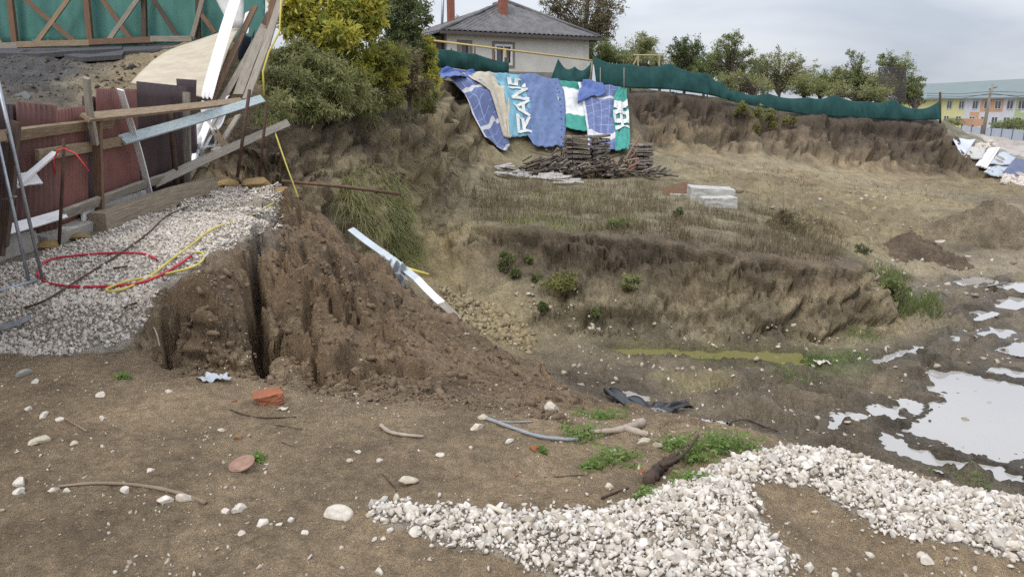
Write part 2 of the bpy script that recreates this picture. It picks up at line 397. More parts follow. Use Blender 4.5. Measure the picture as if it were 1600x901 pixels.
# ------------------------------------------------------------------ features carved into the survey surface
FISSURES = [  # pixel trace, half width (m), depth (m)
    ([(402, 352), (396, 400), (402, 450), (401, 520), (410, 584)], .042, .60),
    ([(256, 492), (262, 530), (266, 572)], .030, .35),
    ([(476, 372), (470, 430), (482, 500), (500, 545)], .040, .13),
    ([(520, 390), (528, 440), (548, 500)], .035, .12),
    ([(566, 420), (590, 470), (610, 510)], .035, .06),
    ([(440, 330), (452, 380), (440, 420)], .030, .08),
    ([(600, 440), (640, 500)], .03, .05),
    ([(395, 352), (420, 345), (446, 318)], .04, .12),
    ([(245, 478), (290, 468), (330, 462)], .015, .05)]
FIS = [(poly_on_ground(px), w, d) for px, w, d in FISSURES]
PUDDLES = {   # name: (pixel outline, water level)
 'big': ([(1412, 672), (1440, 650), (1475, 622), (1492, 612), (1440, 612), (1452, 597), (1438, 590), (1447, 572), (1470, 580), (1520, 585), (1580, 598), (1640, 610), (1660, 690), (1600, 700), (1585, 712), (1560, 724), (1500, 705), (1470, 690), (1440, 684)], -2.955),
 'channel': ([(1376, 674), (1392, 682), (1420, 698), (1460, 712), (1530, 722), (1600, 745), (1600, 760), (1540, 740), (1470, 728), (1420, 714), (1392, 700)], -2.955),
 'near': ([(1300, 655), (1310, 648), (1340, 645), (1362, 652), (1340, 662), (1318, 668), (1302, 668)], -2.945),
 'strip': ([(1345, 562), (1375, 560), (1400, 552), (1430, 542), (1452, 540), (1440, 550), (1400, 562), (1370, 568)], -2.93),
 'tyre': ([(1480, 516), (1490, 514), (1497, 520), (1486, 530), (1478, 526)], -2.915),
 'far': ([(1550, 470), (1580, 464), (1640, 470), (1640, 484), (1600, 486), (1560, 482)], -2.90),
 'far2': ([(1535, 522), (1560, 514), (1590, 520), (1570, 528), (1545, 530)], -2.915),
 'right': ([(1545, 575), (1600, 582), (1650, 585), (1650, 596), (1590, 590), (1550, 583)], -2.94),
 'slot': ([(968, 618), (985, 612), (1012, 628), (1028, 642), (1036, 660), (1024, 662), (1000, 648), (975, 630)], -2.93),
 'left': ([(882, 590), (900, 592), (920, 600), (912, 607), (890, 602)], -2.90),
 'reed': ([(1080, 668), (1100, 664), (1130, 668), (1135, 690), (1120, 698), (1098, 690)], -2.94),
 'algae': ([(945, 548), (1000, 544), (1090, 550), (1180, 550), (1250, 554), (1260, 564), (1200, 568), (1120, 563), (1020, 557), (960, 553)], -2.915),
 'streak': ([(1376, 642), (1400, 634), (1420, 632), (1418, 640), (1385, 650)], -2.94),
 'rut': ([(1285, 700), (1300, 703), (1325, 716), (1310, 716), (1290, 708)], -2.94),
 'filmA': ([(1568, 448), (1600, 444), (1650, 446), (1650, 452), (1590, 455)], -2.885),
 'filmB': ([(1500, 492), (1530, 486), (1545, 490), (1520, 498)], -2.905),
 'filmC': ([(1560, 545), (1600, 540), (1650, 545), (1650, 552), (1590, 553)], -2.93),
 'filmD': ([(1430, 470), (1452, 464), (1460, 468), (1440, 476)], -2.89),
 'late': ([(1490, 440), (1530, 436), (1560, 440), (1530, 446), (1500, 446)], -2.87),
}
PUD = {k: ([tuple(P(u, v, z=zw)[:2]) for u, v in px], zw) for k, (px, zw) in PUDDLES.items()}
TRACKS = [[(1250, 590), (1330, 600), (1400, 612), (1440, 640)], [(1230, 630), (1300, 640), (1380, 640), (1430, 655)], [(1260, 660), (1330, 680), (1400, 700), (1480, 735)],
          [(1180, 560), (1300, 580), (1420, 590)], [(1480, 560), (1540, 500), (1600, 470)], [(1440, 520), (1500, 470), (1600, 440)], [(1080, 600), (1180, 600), (1300, 615)], [(1040, 660), (1160, 640), (1280, 655)]]
TRK = [[tuple(P(u, v, z=-2.9)[:2]) for u, v in t] for t in TRACKS]
BANKPX = [(580, 800), (588, 786), (620, 780), (700, 792), (780, 802), (850, 808), (920, 802), (960, 788), (1040, 768), (1090, 745), (1150, 720), (1200, 710), (1300, 708), (1370, 724), (1450, 750), (1530, 764), (1640, 774),
          (1640, 890), (1540, 866), (1450, 842), (1370, 818), (1310, 790), (1275, 764), (1235, 752), (1185, 752), (1165, 768), (1182, 800), (1205, 835), (1228, 868), (1222, 900), (1230, 960), (900, 960), (860, 900), (780, 868), (700, 850), (640, 822), (590, 812)]
BANK = [tuple(h_[:2]) if h_[1] < 4.0 else tuple(P(u, v, z=-.12)[:2]) for (u, v), h_ in ((q_, base_hit(*q_)) for q_ in BANKPX)]
TERRPX = [(-200, 566), (0, 553), (120, 556), (190, 552), (216, 520), (238, 492), (240, 458), (280, 426), (330, 396), (385, 374), (426, 342), (442, 305), (400, 284), (330, 298), (160, 365), (130, 376), (60, 402), (0, 422), (-200, 480)]
TERR = poly_on_ground(TERRPX)
SOILGAP = poly_on_ground([(1165, 768), (1185, 750), (1238, 748), (1275, 764), (1310, 790), (1370, 818), (1450, 842), (1540, 866), (1640, 890), (1640, 960), (1230, 960), (1228, 868), (1182, 800)])

def local(x, y, poly, pad):
    a = np.array(poly)
    return (x > a[:, 0].min() - pad) & (x < a[:, 0].max() + pad) & (y > a[:, 1].min() - pad) & (y < a[:, 1].max() + pad)

def H(x, y):
    x = np.asarray(x, float); y = np.asarray(y, float)
    shp = x.shape; x = x.ravel(); y = y.ravel()
    r = np.hypot(x, y)
    wx = x + perlin(x * .9, y * .9, 11) * .012 * r
    wy = y + perlin(x * .9, y * .9, 12) * .012 * r
    S = samp(wx, wy, [0, 5, 6])
    z, amp, clod = S[:, 0].copy(), S[:, 1], S[:, 2]
    n = perlin(x / 1.9, y / 1.9, 1) * 1.2 + perlin(x / .8, y / .8, 2) * .7 + perlin(x / .37, y / .37, 3) * .5 + perlin(x / .17, y / .17, 4) * .34
    z += amp * n
    g_ = sstep(.10, .125, amp)
    if (g_ > 0).any():                         # levelled in low benches by machine
        z += g_ * (.16 * np.abs(perlin(x / 4.5, y / 1.3, 44)) + .07 * perlin(x / 1.6, y / .5, 45))
    near = r < 14
    if near.any():
        xn, yn = x[near], y[near]
        z[near] += amp[near] * (.26 * perlin(xn / .08, yn / .08, 5) + .20 * perlin(xn / .045, yn / .045, 6)) * sstep(14, 8, r[near])
    m = clod > .02
    if m.any():
        xm, ym = x[m], y[m]
        wx_ = xm + .16 * perlin(xm / .5, ym / .5, 27) + .05 * perlin(xm / .14, ym / .14, 28); wy_ = ym + .16 * perlin(xm / .5, ym / .5, 29) + .05 * perlin(xm / .14, ym / .14, 30)
        zc = np.zeros_like(xm)
        for sc_, hh, tl, cr, sd_ in ((.80, .17, .18, .14, 1), (.36, .05, .08, .04, 5), (.14, .014, .025, .012, 9)):
            F1, F2, rid, ox, oy = worley(wx_ / (sc_ * .8), wy_ / (sc_ * 1.05), sd_)
            zc += hh * (_ang[rid] / 6.2832 - .5) + tl * (_gx[rid] * ox + _gy[rid] * oy) - cr * sstep(.11, .02, F2 - F1)
        z[m] += clod[m] * (zc + .035 * np.abs(perlin(xm / .07, ym / .07, 24)) + .02 * np.abs(perlin(xm / .04, ym / .04, 25)))
    for pts, w, dep in FIS:
        m = local(x, y, pts, .5)
        if m.any():
            xm, ym = x[m], y[m]
            dd = segdist(xm + .07 * perlin(xm / .26, ym / .26, 31) + .02 * perlin(xm / .06, ym / .06, 32), ym, pts)
            z[m] -= dep * sstep(w * 1.5, w * .5, dd)
    for pts in TRK:
        m = local(x, y, pts, .8)
        if m.any():
            dd = segdist(x[m] + .1 * perlin(x[m] / .7, y[m] / .7, 33), y[m], pts)
            z[m] += (-.085 + .03 * np.sign(perlin(x[m] * 7, y[m] * 7, 38))) * sstep(.24, .12, dd) + .075 * np.exp(-((dd - .36) / .10) ** 2) * (1 + .6 * perlin(x[m] / .2, y[m] / .2, 39))
    for k, (pts, zw) in PUD.items():
        m = local(x, y, pts, .6)
        if m.any():
            xm, ym = x[m], y[m]
            sd = polysdf(xm, ym, pts) + .15 * perlin(xm / .45, ym / .3, 34) + .08 * perlin(xm / .14, ym / .11, 35)
            inside = sstep(.07, -.07, sd)
            zf = zw - .05 + .05 * perlin(xm / .3, ym / .3, 36)
            z[m] = np.where(sd < .25, np.maximum(z[m], zw + .012), z[m])
            z[m] = z[m] * (1 - inside) + np.minimum(zf, zw - .006 + .02 * np.maximum(0, perlin(xm / .5, ym / .5, 37) - .45)) * inside
    m = local(x, y, BANK, .4)
    if m.any():
        sd = polysdf(x[m], y[m], BANK)
        z[m] += .05 * sstep(.05, -.25, sd)
    m = local(x, y, SOILGAP, .3)
    if m.any():
        sd = polysdf(x[m], y[m], SOILGAP)
        z[m] -= .05 * sstep(.0, -.2, sd)
    return z.reshape(shp)
def Hs(x, y): return float(H(np.array([x]), np.array([y]))[0])
def hit(u, v):
    d = ray(u, v)
    t = np.geomspace(1.3, 260, 900)
    g = EYE + d[2] * t - H(d[0] * t, d[1] * t)
    k = np.where(g < 0)[0]
    k = k[0] if len(k) else len(t) - 1
    lo, hi = t[max(k - 1, 0)], t[k]
    ts = np.linspace(lo, hi, 12)
    g = EYE + d[2] * ts - H(d[0] * ts, d[1] * ts)
    k = np.where(g < 0)[0]; k = k[0] if len(k) else 11
    return Vector((d[0] * ts[k], d[1] * ts[k], EYE + d[2] * ts[k]))

# ------------------------------------------------------------------ helpers: materials
def mat(name, c1, c2=None, rough=.85, scale=6.0, stretch=(1, 1, 1), bump=.0, bscale=None, metal=0.0, spec=.3, detail=5, lo=.35, hi=.65, trans=0.0, coord='Object', alpha=None):
    m = bpy.data.materials.new(name); m.use_nodes = True
    n, l = m.node_tree.nodes, m.node_tree.links
    b = n['Principled BSDF']
    b.inputs['Roughness'].default_value = rough
    b.inputs['Metallic'].default_value = metal
    b.inputs['Specular IOR Level'].default_value = spec
    tc = n.new('ShaderNodeTexCoord'); mp = n.new('ShaderNodeMapping')
    mp.inputs['Scale'].default_value = stretch
    l.new(tc.outputs[coord], mp.inputs['Vector'])
    if c2 is None: c2 = tuple(c * .75 for c in c1)
    nz = n.new('ShaderNodeTexNoise'); nz.inputs['Scale'].default_value = scale; nz.inputs['Detail'].default_value = detail; nz.inputs['Roughness'].default_value = .65
    l.new(mp.outputs['Vector'], nz.inputs['Vector'])
    rp = n.new('ShaderNodeValToRGB')
    rp.color_ramp.elements[0].position = lo; rp.color_ramp.elements[0].color = (*c2, 1)
    rp.color_ramp.elements[1].position = hi; rp.color_ramp.elements[1].color = (*c1, 1)
    l.new(nz.outputs['Fac'], rp.inputs['Fac'])
    l.new(rp.outputs['Color'], b.inputs['Base Color'])
    if bump:
        n2 = n.new('ShaderNodeTexNoise'); n2.inputs['Scale'].default_value = bscale or scale * 4; n2.inputs['Detail'].default_value = 6
        l.new(mp.outputs['Vector'], n2.inputs['Vector'])
        bp = n.new('ShaderNodeBump'); bp.inputs['Strength'].default_value = bump; bp.inputs['Distance'].default_value = .02
        l.new(n2.outputs['Fac'], bp.inputs['Height']); l.new(bp.outputs['Normal'], b.inputs['Normal'])
    return m

def leafmat(name, cols, rough=.6, trans=.5):
    """foliage: colour picked per leaf from the attribute 'tint'"""
    m = bpy.data.materials.new(name); m.use_nodes = True
    n, l = m.node_tree.nodes, m.node_tree.links
    b = n['Principled BSDF']; out = n['Material Output']
    at = n.new('ShaderNodeAttribute'); at.attribute_name = 'tint'
    rp = n.new('ShaderNodeValToRGB'); e = rp.color_ramp.elements
    for i, c in enumerate(cols):
        p = i / (len(cols) - 1)
        el = e[i] if i < 2 else e.new(p)
        el.position = p; el.color = (*c, 1)
    l.new(at.outputs['Fac'], rp.inputs['Fac']); l.new(rp.outputs['Color'], b.inputs['Base Color'])
    b.inputs['Roughness'].default_value = rough; b.inputs['Specular IOR Level'].default_value = .25
    tr = n.new('ShaderNodeBsdfTranslucent'); l.new(rp.outputs['Color'], tr.inputs['Color'])
    mx = n.new('ShaderNodeMixShader'); mx.inputs[0].default_value = trans
    l.new(b.outputs[0], mx.inputs[1]); l.new(tr.outputs[0], mx.inputs[2]); l.new(mx.outputs[0], out.inputs['Surface'])
    return m

# ------------------------------------------------------------------ helpers: meshes and objects
def np_mesh(name, verts, faces, smooth=False):
    verts = np.asarray(verts, np.float32); me = bpy.data.meshes.new(name)
    if isinstance(faces, np.ndarray):
        k = faces.shape[1]; nf = len(faces)
        me.vertices.add(len(verts)); me.vertices.foreach_set('co', verts.ravel())
        me.loops.add(nf * k); me.loops.foreach_set('vertex_index', faces.astype(np.int32).ravel())
        me.polygons.add(nf); me.polygons.foreach_set('loop_start', np.arange(0, nf * k, k, dtype=np.int32)); me.polygons.foreach_set('loop_total', np.full(nf, k, np.int32))
        me.update(calc_edges=True)
    else:
        me.from_pydata([tuple(map(float, v)) for v in verts], [], [tuple(int(i) for i in f) for f in faces])
        me.update()
    if smooth: me.polygons.foreach_set('use_smooth', np.ones(len(me.polygons), bool))
    return me

def link(name, me, m=None, parent=None, matrix=None):
    o = bpy.data.objects.new(name, me); col.objects.link(o)
    if m is not None:
        if len(me.materials) == 0: me.materials.append(m)
    if matrix is not None: o.matrix_world = matrix
    if parent is not None:
        o.parent = parent
        pm = parent['_m'] if '_m' in parent else None
        o.matrix_parent_inverse = PM[parent.name].inverted() if parent.name in PM else parent.matrix_basis.inverted()
    return o
PM = {}
def tag(o, label=None, cat=None, group=None, kind=None):
    if label: o['label'] = label
    if cat: o['category'] = cat
    if group: o['group'] = group
    if kind: o['kind'] = kind
    return o
def thing(name, label, cat, loc=(0, 0, 0), group=None):
    o = bpy.data.objects.new(name, None); o.empty_display_size = .2
    o.location = loc; col.objects.link(o); PM[o.name] = Matrix.Translation(Vector(loc))
    return tag(o, label, cat, group)

class MB:
    """collects vertices and faces of one part"""
    def __init__(s): s.v = []; s.f = []; s.uv = None
    def add(s, v, f):
        k = len(s.v); s.v.extend([tuple(map(float, p)) for p in v]); s.f.extend([tuple(i + k for i in q) for q in f]); return s
    def box(s, c, size, M=None, jit=0):
        hx, hy, hz = [a / 2 for a in size]
        vs = [Vector((x * hx, y * hy, z * hz)) for x in (-1, 1) for y in (-1, 1) for z in (-1, 1)]
        if jit: vs = [v + Vector((random.uniform(-jit, jit), random.uniform(-jit, jit), random.uniform(-jit, jit))) for v in vs]
        if M is not None: vs = [M @ v for v in vs]
        c = Vector(c)
        return s.add([v + c for v in vs], [(0, 1, 3, 2), (4, 6, 7, 5), (0, 4, 5, 1), (2, 3, 7, 6), (0, 2, 6, 4), (1, 5, 7, 3)])
    def tube(s, pts, rad, n=6, cap=True):
        pts = [Vector(p) for p in pts]; k = len(s.v)
        if not hasattr(rad, '__len__'): rad = [rad] * len(pts)
        up = None
        for i, p in enumerate(pts):
            t = (pts[min(i + 1, len(pts) - 1)] - pts[max(i - 1, 0)]).normalized()
            if up is None:
                up = Vector((0, 0, 1)) if abs(t.z) < .9 else Vector((1, 0, 0))
            a = t.cross(up).normalized(); b = a.cross(t).normalized(); up = b
            for j in range(n):
                g = 2 * math.pi * j / n
                s.v.append(tuple(p + (a * math.cos(g) + b * math.sin(g)) * rad[i]))
        for i in range(len(pts) - 1):
            for j in range(n):
                s.f.append((k + i * n + j, k + i * n + (j + 1) % n, k + (i + 1) * n + (j + 1) % n, k + (i + 1) * n + j))
        if cap:
            s.f.append(tuple(k + j for j in range(n))[::-1]); s.f.append(tuple(k + (len(pts) - 1) * n + j for j in range(n)))
        return s
    def obj(s, name, m, parent=None, smooth=False):
        me = np_mesh(name, s.v, s.f, smooth)
        return link(name, me, m, parent)

def board(name, p0, p1, w, t, m, parent=None, up=(0, 0, 1), warp=.004, seg=6, ends=True):
    """a plank from p0 to p1; its length is local X so that the grain follows it; w along the side axis, t along up"""
    p0, p1 = Vector(p0), Vector(p1); d = p1 - p0; L = d.length; x = d.normalized(); u = Vector(up)
    y = u.cross(x)
    if y.length < 1e-4: y = Vector((0, 1, 0)).cross(x)
    y.normalize(); z = x.cross(y)
    M = Matrix((x, y, z)).transposed().to_4x4(); M.translation = p0
    vs, fs = [], []
    k1, k2 = random.uniform(-1, 1), random.uniform(-1, 1)
    for i in range(seg + 1):
        s_ = i / seg; px = s_ * L
        oy = warp * 3 * k1 * math.sin(s_ * 3.1) + random.uniform(-warp, warp) * .4; oz = warp * 3 * k2 * math.sin(s_ * 2.7) + random.uniform(-warp, warp) * .4
        wi = w * (1 + random.uniform(-.03, .03))
        ex = random.uniform(-.01, .01) if ends and i in (0, seg) else 0
        for a, b in ((-1, -1), (1, -1), (1, 1), (-1, 1)):
            vs.append((px + ex * a, oy + a * wi / 2, oz + b * t / 2))
    for i in range(seg):
        for j in range(4):
            fs.append((i * 4 + j, i * 4 + (j + 1) % 4, (i + 1) * 4 + (j + 1) % 4, (i + 1) * 4 + j))
    fs.append((3, 2, 1, 0)); fs.append(tuple(seg * 4 + j for j in range(4)))
    return link(name, np_mesh(name, vs, fs), m, parent, M)

def sheet(name, fn, nu, nv, m, parent=None, thick=.004, smooth=True, uvfn=None):
    """a cloth or metal sheet with thickness: fn(s,t)->point"""
    G = np.array([[fn(i / nu, j / nv) for j in range(nv + 1)] for i in range(nu + 1)], float)
    du = np.gradient(G, axis=0); dv = np.gradient(G, axis=1)
    N = np.cross(du, dv); N /= np.linalg.norm(N, axis=2)[..., None] + 1e-9
    A = (G + N * thick / 2).reshape(-1, 3); B = (G - N * thick / 2).reshape(-1, 3)
    n = (nu + 1) * (nv + 1); idx = np.arange(n).reshape(nu + 1, nv + 1)
    q = np.stack([idx[:-1, :-1], idx[1:, :-1], idx[1:, 1:], idx[:-1, 1:]], -1).reshape(-1, 4)
    rim = []
    loop = list(idx[0, :]) + list(idx[1:, -1]) + list(idx[-1, -2::-1]) + list(idx[-2:0:-1, 0])
    for a, b in zip(loop, loop[1:] + loop[:1]): rim.append((a, b, b + n, a + n))
    F = np.concatenate([q, q[:, ::-1] + n, np.array(rim)])
    me = np_mesh(name, np.concatenate([A, B]), F, smooth)
    uv = me.uv_layers.new(name='uv')
    st = np.array([[(i / nu, j / nv) for j in range(nv + 1)] for i in range(nu + 1)], np.float32).reshape(-1, 2)
    st = np.concatenate([st, st]); li = np.zeros(len(me.loops), np.int32); me.loops.foreach_get('vertex_index', li)
    uv.data.foreach_set('uv', st[li].ravel())
    return link(name, me, m, parent)

def rock_mesh(name, seed, sub=1, planes=9, flat=.75):
    r = np.random.default_rng(seed)
    bm = bmesh.new(); bmesh.ops.create_icosphere(bm, subdivisions=sub, radius=1.0)
    pl = r.normal(size=(planes, 3)); pl /= np.linalg.norm(pl, axis=1)[:, None]; dd = r.uniform(.5, .85, planes)
    sc = Vector((1.0, r.uniform(.65, .95), r.uniform(.5, .8) * flat / .75))
    for v in bm.verts:
        p = np.array(v.co)
        for k in range(planes):
            e = p @ pl[k] - dd[k]
            if e > 0: p = p - pl[k] * e
        v.co = Vector((p[0] * sc.x, p[1] * sc.y, p[2] * sc.z)) * 1.25
    me = bpy.data.meshes.new(name); bm.to_mesh(me); bm.free()
    if sub >= 2:
        me.polygons.foreach_set('use_smooth', np.ones(len(me.polygons), bool)); me.set_sharp_from_angle(angle=math.radians(28))
    return me
def mesh_arrays(me):
    v = np.zeros(len(me.vertices) * 3, np.float32); me.vertices.foreach_get('co', v)
    f = np.zeros(len(me.loops), np.int32); me.loops.foreach_get('vertex_index', f)
    return v.reshape(-1, 3), f.reshape(len(me.polygons), -1)
def rand_rot(n, r=rng, tilt=3.2):
    a = r.uniform(0, 2 * np.pi, n); b = r.uniform(-tilt, tilt, n) * .5; c = r.uniform(-tilt, tilt, n) * .5
    ca, sa, cb, sb, cc, sc = np.cos(a), np.sin(a), np.cos(b), np.sin(b), np.cos(c), np.sin(c)
    Rz = np.zeros((n, 3, 3)); Rz[:, 0, 0] = ca; Rz[:, 0, 1] = -sa; Rz[:, 1, 0] = sa; Rz[:, 1, 1] = ca; Rz[:, 2, 2] = 1
    Rx = np.zeros((n, 3, 3)); Rx[:, 1, 1] = cb; Rx[:, 1, 2] = -sb; Rx[:, 2, 1] = sb; Rx[:, 2, 2] = cb; Rx[:, 0, 0] = 1
    Ry = np.zeros((n, 3, 3)); Ry[:, 0, 0] = cc; Ry[:, 0, 2] = sc; Ry[:, 2, 0] = -sc; Ry[:, 2, 2] = cc; Ry[:, 1, 1] = 1
    return Rz @ Rx @ Ry
def scatter_mesh(name, protos, pos, rot, scl, m, tint=None, smooth=False):
    """merge many copies of a few protos into one mesh"""
    V, F, T, off = [], [], [], 0
    pick = np.arange(len(pos)) % len(protos)
    arr = [mesh_arrays(p) for p in protos]
    for k, (pv, pf) in enumerate(arr):
        w = np.where(pick == k)[0]
        if not len(w): continue
        vv = np.einsum('nij,vj->nvi', rot[w], pv) * scl[w][:, None, None] + pos[w][:, None, :]
        ff = pf[None] + (np.arange(len(w)) * len(pv))[:, None, None] + off
        off += len(w) * len(pv)
        V.append(vv.reshape(-1, 3)); F.append(ff.reshape(-1, pf.shape[1]))
        T.append(np.repeat((tint if tint is not None else rng.random(len(pos)))[w], len(pv)))
    me = np_mesh(name, np.concatenate(V), np.concatenate(F), smooth)
    a = me.attributes.new('tint', 'FLOAT', 'POINT'); a.data.foreach_set('value', np.concatenate(T).astype(np.float32))
    return link(name, me, m)
def leaves_mesh(name, pos, dirs, length, width, tint, m, parent=None, curl=.15):
    """each leaf is a bent rhombus of four triangles along its direction"""
    n = len(pos); dirs = dirs / (np.linalg.norm(dirs, axis=1)[:, None] + 1e-9)
    up = rng.normal(size=(n, 3)); side = np.cross(dirs, up); side /= np.linalg.norm(side, axis=1)[:, None] + 1e-9
    nor = np.cross(side, dirs)
    L = np.broadcast_to(length, n)[:, None]; Wd = np.broadcast_to(width, n)[:, None]
    a = pos; b = pos + dirs * L * .5 + side * Wd * .5 + nor * L * curl; c = pos + dirs * L; d = pos + dirs * L * .5 - side * Wd * .5 + nor * L * curl
    V = np.stack([a, b, c, d], 1).reshape(-1, 3)
    k = np.arange(n)[:, None] * 4
    F = np.concatenate([k + np.array([[0, 1, 3]]), k + np.array([[1, 2, 3]])])
    me = np_mesh(name, V, F)
    t = me.attributes.new('tint', 'FLOAT', 'POINT'); t.data.foreach_set('value', np.repeat(np.clip(tint, 0, 1), 4).astype(np.float32))
    return link(name, me, m, parent)
def blades_mesh(name, pos, dirs, length, width, droop, tint, m, parent=None, seg=3):
    """grass blades or stalks: tapering strips that bend over with droop"""
    n = len(pos); dirs = dirs / (np.linalg.norm(dirs, axis=1)[:, None] + 1e-9)
    hz = dirs.copy(); hz[:, 2] = 0; hz += rng.normal(size=(n, 3)) * [.2, .2, 0]; hz /= np.linalg.norm(hz, axis=1)[:, None] + 1e-9
    side = np.stack([-hz[:, 1], hz[:, 0], np.zeros(n)], 1)
    L = np.broadcast_to(length, n)[:, None]; Wd = np.broadcast_to(width, n)[:, None]; D = np.broadcast_to(droop, n)[:, None]
    rows = []
    for i in range(seg + 1):
        t = i / seg
        c = pos + dirs * L * t + np.array([0, 0, -1.0]) * D * L * t * t + hz * D * L * .25 * t * t
        w = Wd * (1 - .85 * t) * .5
        rows += [c - side * w, c + side * w]
    V = np.stack(rows, 1).reshape(-1, 3); k = np.arange(n)[:, None] * (2 * (seg + 1))
    F = np.concatenate([k + np.array([[2 * i, 2 * i + 1, 2 * i + 3, 2 * i + 2]]) for i in range(seg)])
    me = np_mesh(name, V, F)
    t = me.attributes.new('tint', 'FLOAT', 'POINT'); t.data.foreach_set('value', np.repeat(np.clip(tint, 0, 1), 2 * (seg + 1)).astype(np.float32))
    return link(name, me, m, parent)

# ------------------------------------------------------------------ ground mesh (denser where the surface is close or steep)
dense = np.radians(np.arange(-40.5, 40.51, .125))
side = np.radians(np.concatenate([np.arange(41, 60, .5), np.arange(60, 180, 4)]))
TH = np.concatenate([-side[::-1], dense, side])
NROW = 1120
rs = np.geomspace(.5, 400, 3000)
GX = np.sin(TH)[:, None] * rs; GY = np.cos(TH)[:, None] * rs
gz = samp(GX, GY, 0)
ds = np.sqrt(np.diff(rs)[None, :] ** 2 + np.diff(gz, axis=1) ** 2) / (.5 * (rs[1:] + rs[:-1]))[None, :]
ds *= np.where(rs[1:] < 70, 1.0, .35)[None, :]
ds = np.stack([np.convolve(d, np.ones(25) / 25, 'same') + 1e-5 for d in ds])
kk = np.hanning(21); kk /= kk.sum()
ds = np.apply_along_axis(lambda a: np.convolve(np.pad(a, 10, 'edge'), kk, 'valid'), 0, ds)
cum = np.concatenate([np.zeros((len(TH), 1)), np.cumsum(ds, 1)], 1); cum /= cum[:, -1:]
lv = np.linspace(0, 1, NROW)
RR = np.stack([np.interp(lv, cum[i], rs) for i in range(len(TH))])
X = np.sin(TH)[:, None] * RR; Y = np.cos(TH)[:, None] * RR
Z = H(X, Y)
V = np.stack([X, Y, Z], -1)
# crags on steep faces: push along the normal of the smooth survey surface
Zb = samp(X, Y, 0); B = np.stack([X, Y, Zb], -1)
Nn = np.cross(np.gradient(B, axis=0), np.gradient(B, axis=1)); Nn /= np.linalg.norm(Nn, axis=2)[..., None] + 1e-12
Nn *= np.sign(Nn[..., 2:3] + 1e-9)
steep = sstep(.93, .68, Nn[..., 2]) * (RR < 60) * (1 - .85 * sstep(.4, .9, samp(X, Y, 6)))
TARPZ = poly_on_ground([(690, 112), (990, 140), (995, 250), (830, 250), (785, 250), (745, 190)])
steep *= sstep(-.1, .6, polysdf(X, Y, TARPZ)); steep *= sstep(.0, .12, polysdf(X, Y, TERR))
mk = steep > .01
p = V[mk]; dist = np.hypot(p[:, 0], p[:, 1])
k = np.clip(dist / 14, .25, 2.4)
nv_ = (perlin3(p[:, 0] / (.9 * k), p[:, 1] / (.9 * k), p[:, 2] / (1.3 * k), 1) * .12 + perlin3(p[:, 0] / (.30 * k), p[:, 1] / (.30 * k), p[:, 2] / (1.8 * k), 6) * .025
       - np.maximum(0, .25 - np.abs(perlin3(p[:, 0] / (.5 * k), p[:, 1] / (.5 * k), p[:, 2] / (.8 * k), 2))) * .30
       + perlin3(p[:, 0] / (.22 * k), p[:, 1] / (.22 * k), p[:, 2] / (.3 * k), 3) * .13
       + perlin3(p[:, 0] / (.09 * k), p[:, 1] / (.09 * k), p[:, 2] / (.12 * k), 4) * .08) * k
al = p[:, 0] * .75 - p[:, 1] * .45 + .12 * perlin(p[:, 0] / .6, p[:, 2] / .6, 47); zz_ = p[:, 2] + .10 * perlin(p[:, 0] / .7, p[:, 1] / .7, 48)
for sc_, hh, cr, sd_ in ((.75, .16, .10, 3), (.30, .085, .06, 7)):
    F1, F2, rid, ox, oy = worley(al / (sc_ * k), zz_ / (sc_ * .62 * k), sd_)
    nv_ += (hh * (_ang[rid] / 6.2832 - .5) + hh * .8 * (_gx[rid] * ox + _gy[rid] * oy) - cr * sstep(.14, .02, F2 - F1)) * k
nv_ += .07 * k * perlin(zz_ * 3.2, al * .15, 49)
V[mk] += Nn[mk] * (nv_ * steep[mk])[:, None]
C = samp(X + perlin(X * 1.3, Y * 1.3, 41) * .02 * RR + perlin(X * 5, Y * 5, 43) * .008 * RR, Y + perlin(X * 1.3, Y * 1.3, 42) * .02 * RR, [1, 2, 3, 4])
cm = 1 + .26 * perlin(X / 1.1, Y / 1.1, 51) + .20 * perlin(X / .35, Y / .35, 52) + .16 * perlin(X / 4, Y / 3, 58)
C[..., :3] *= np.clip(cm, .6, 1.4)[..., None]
# strata on the cut faces
st_ = perlin(V[..., 2] * 2.2 + .25 * perlin(X / 2, Y / 2, 54), X * .12 + Y * .08, 53) * steep
C[..., :3] *= (1 + .5 * st_)[..., None]
C[..., :3] *= (1 + .35 * perlin(V[..., 2] * 7 + .8 * perlin(X / 1.5, Y / 1.5, 56), X * .3, 57) * steep)[..., None]
# green algae round the standing water, pale dirt lifting the shade in gravel gaps
def tint_poly(pts, colr, width, strength, zmax=99, na=.25):
    sd = polysdf(X, Y, pts) + na * perlin(X / .6, Y / .4, 55)
    w = (sstep(width, -width * .3, sd) * strength * (V[..., 2] < zmax))[..., None]
    C[..., :3] = C[..., :3] * (1 - w) + np.array(colr) * w
tint_poly(PUD['algae'][0], (.20, .19, .055), .5, .55, -2.78)
tint_poly(poly_on_ground([(1230, 560), (1330, 552), (1360, 565), (1330, 578), (1240, 580)]), (.10, .13, .04), .5, .6)
tint_poly(poly_on_ground([(1040, 590), (1120, 582), (1130, 598), (1060, 602)]), (.33, .28, .14), .3, .6)
tint_poly(poly_on_ground([(800, 300), (1000, 295), (1060, 330), (1000, 345), (830, 340)]), (.17, .165, .085), 1.5, .15)
tint_poly(poly_on_ground([(1380, 408), (1600, 402), (1600, 425), (1420, 424)]), (.36, .30, .20), 1.2, .6)
for i_ in range(len(TERR)): pass
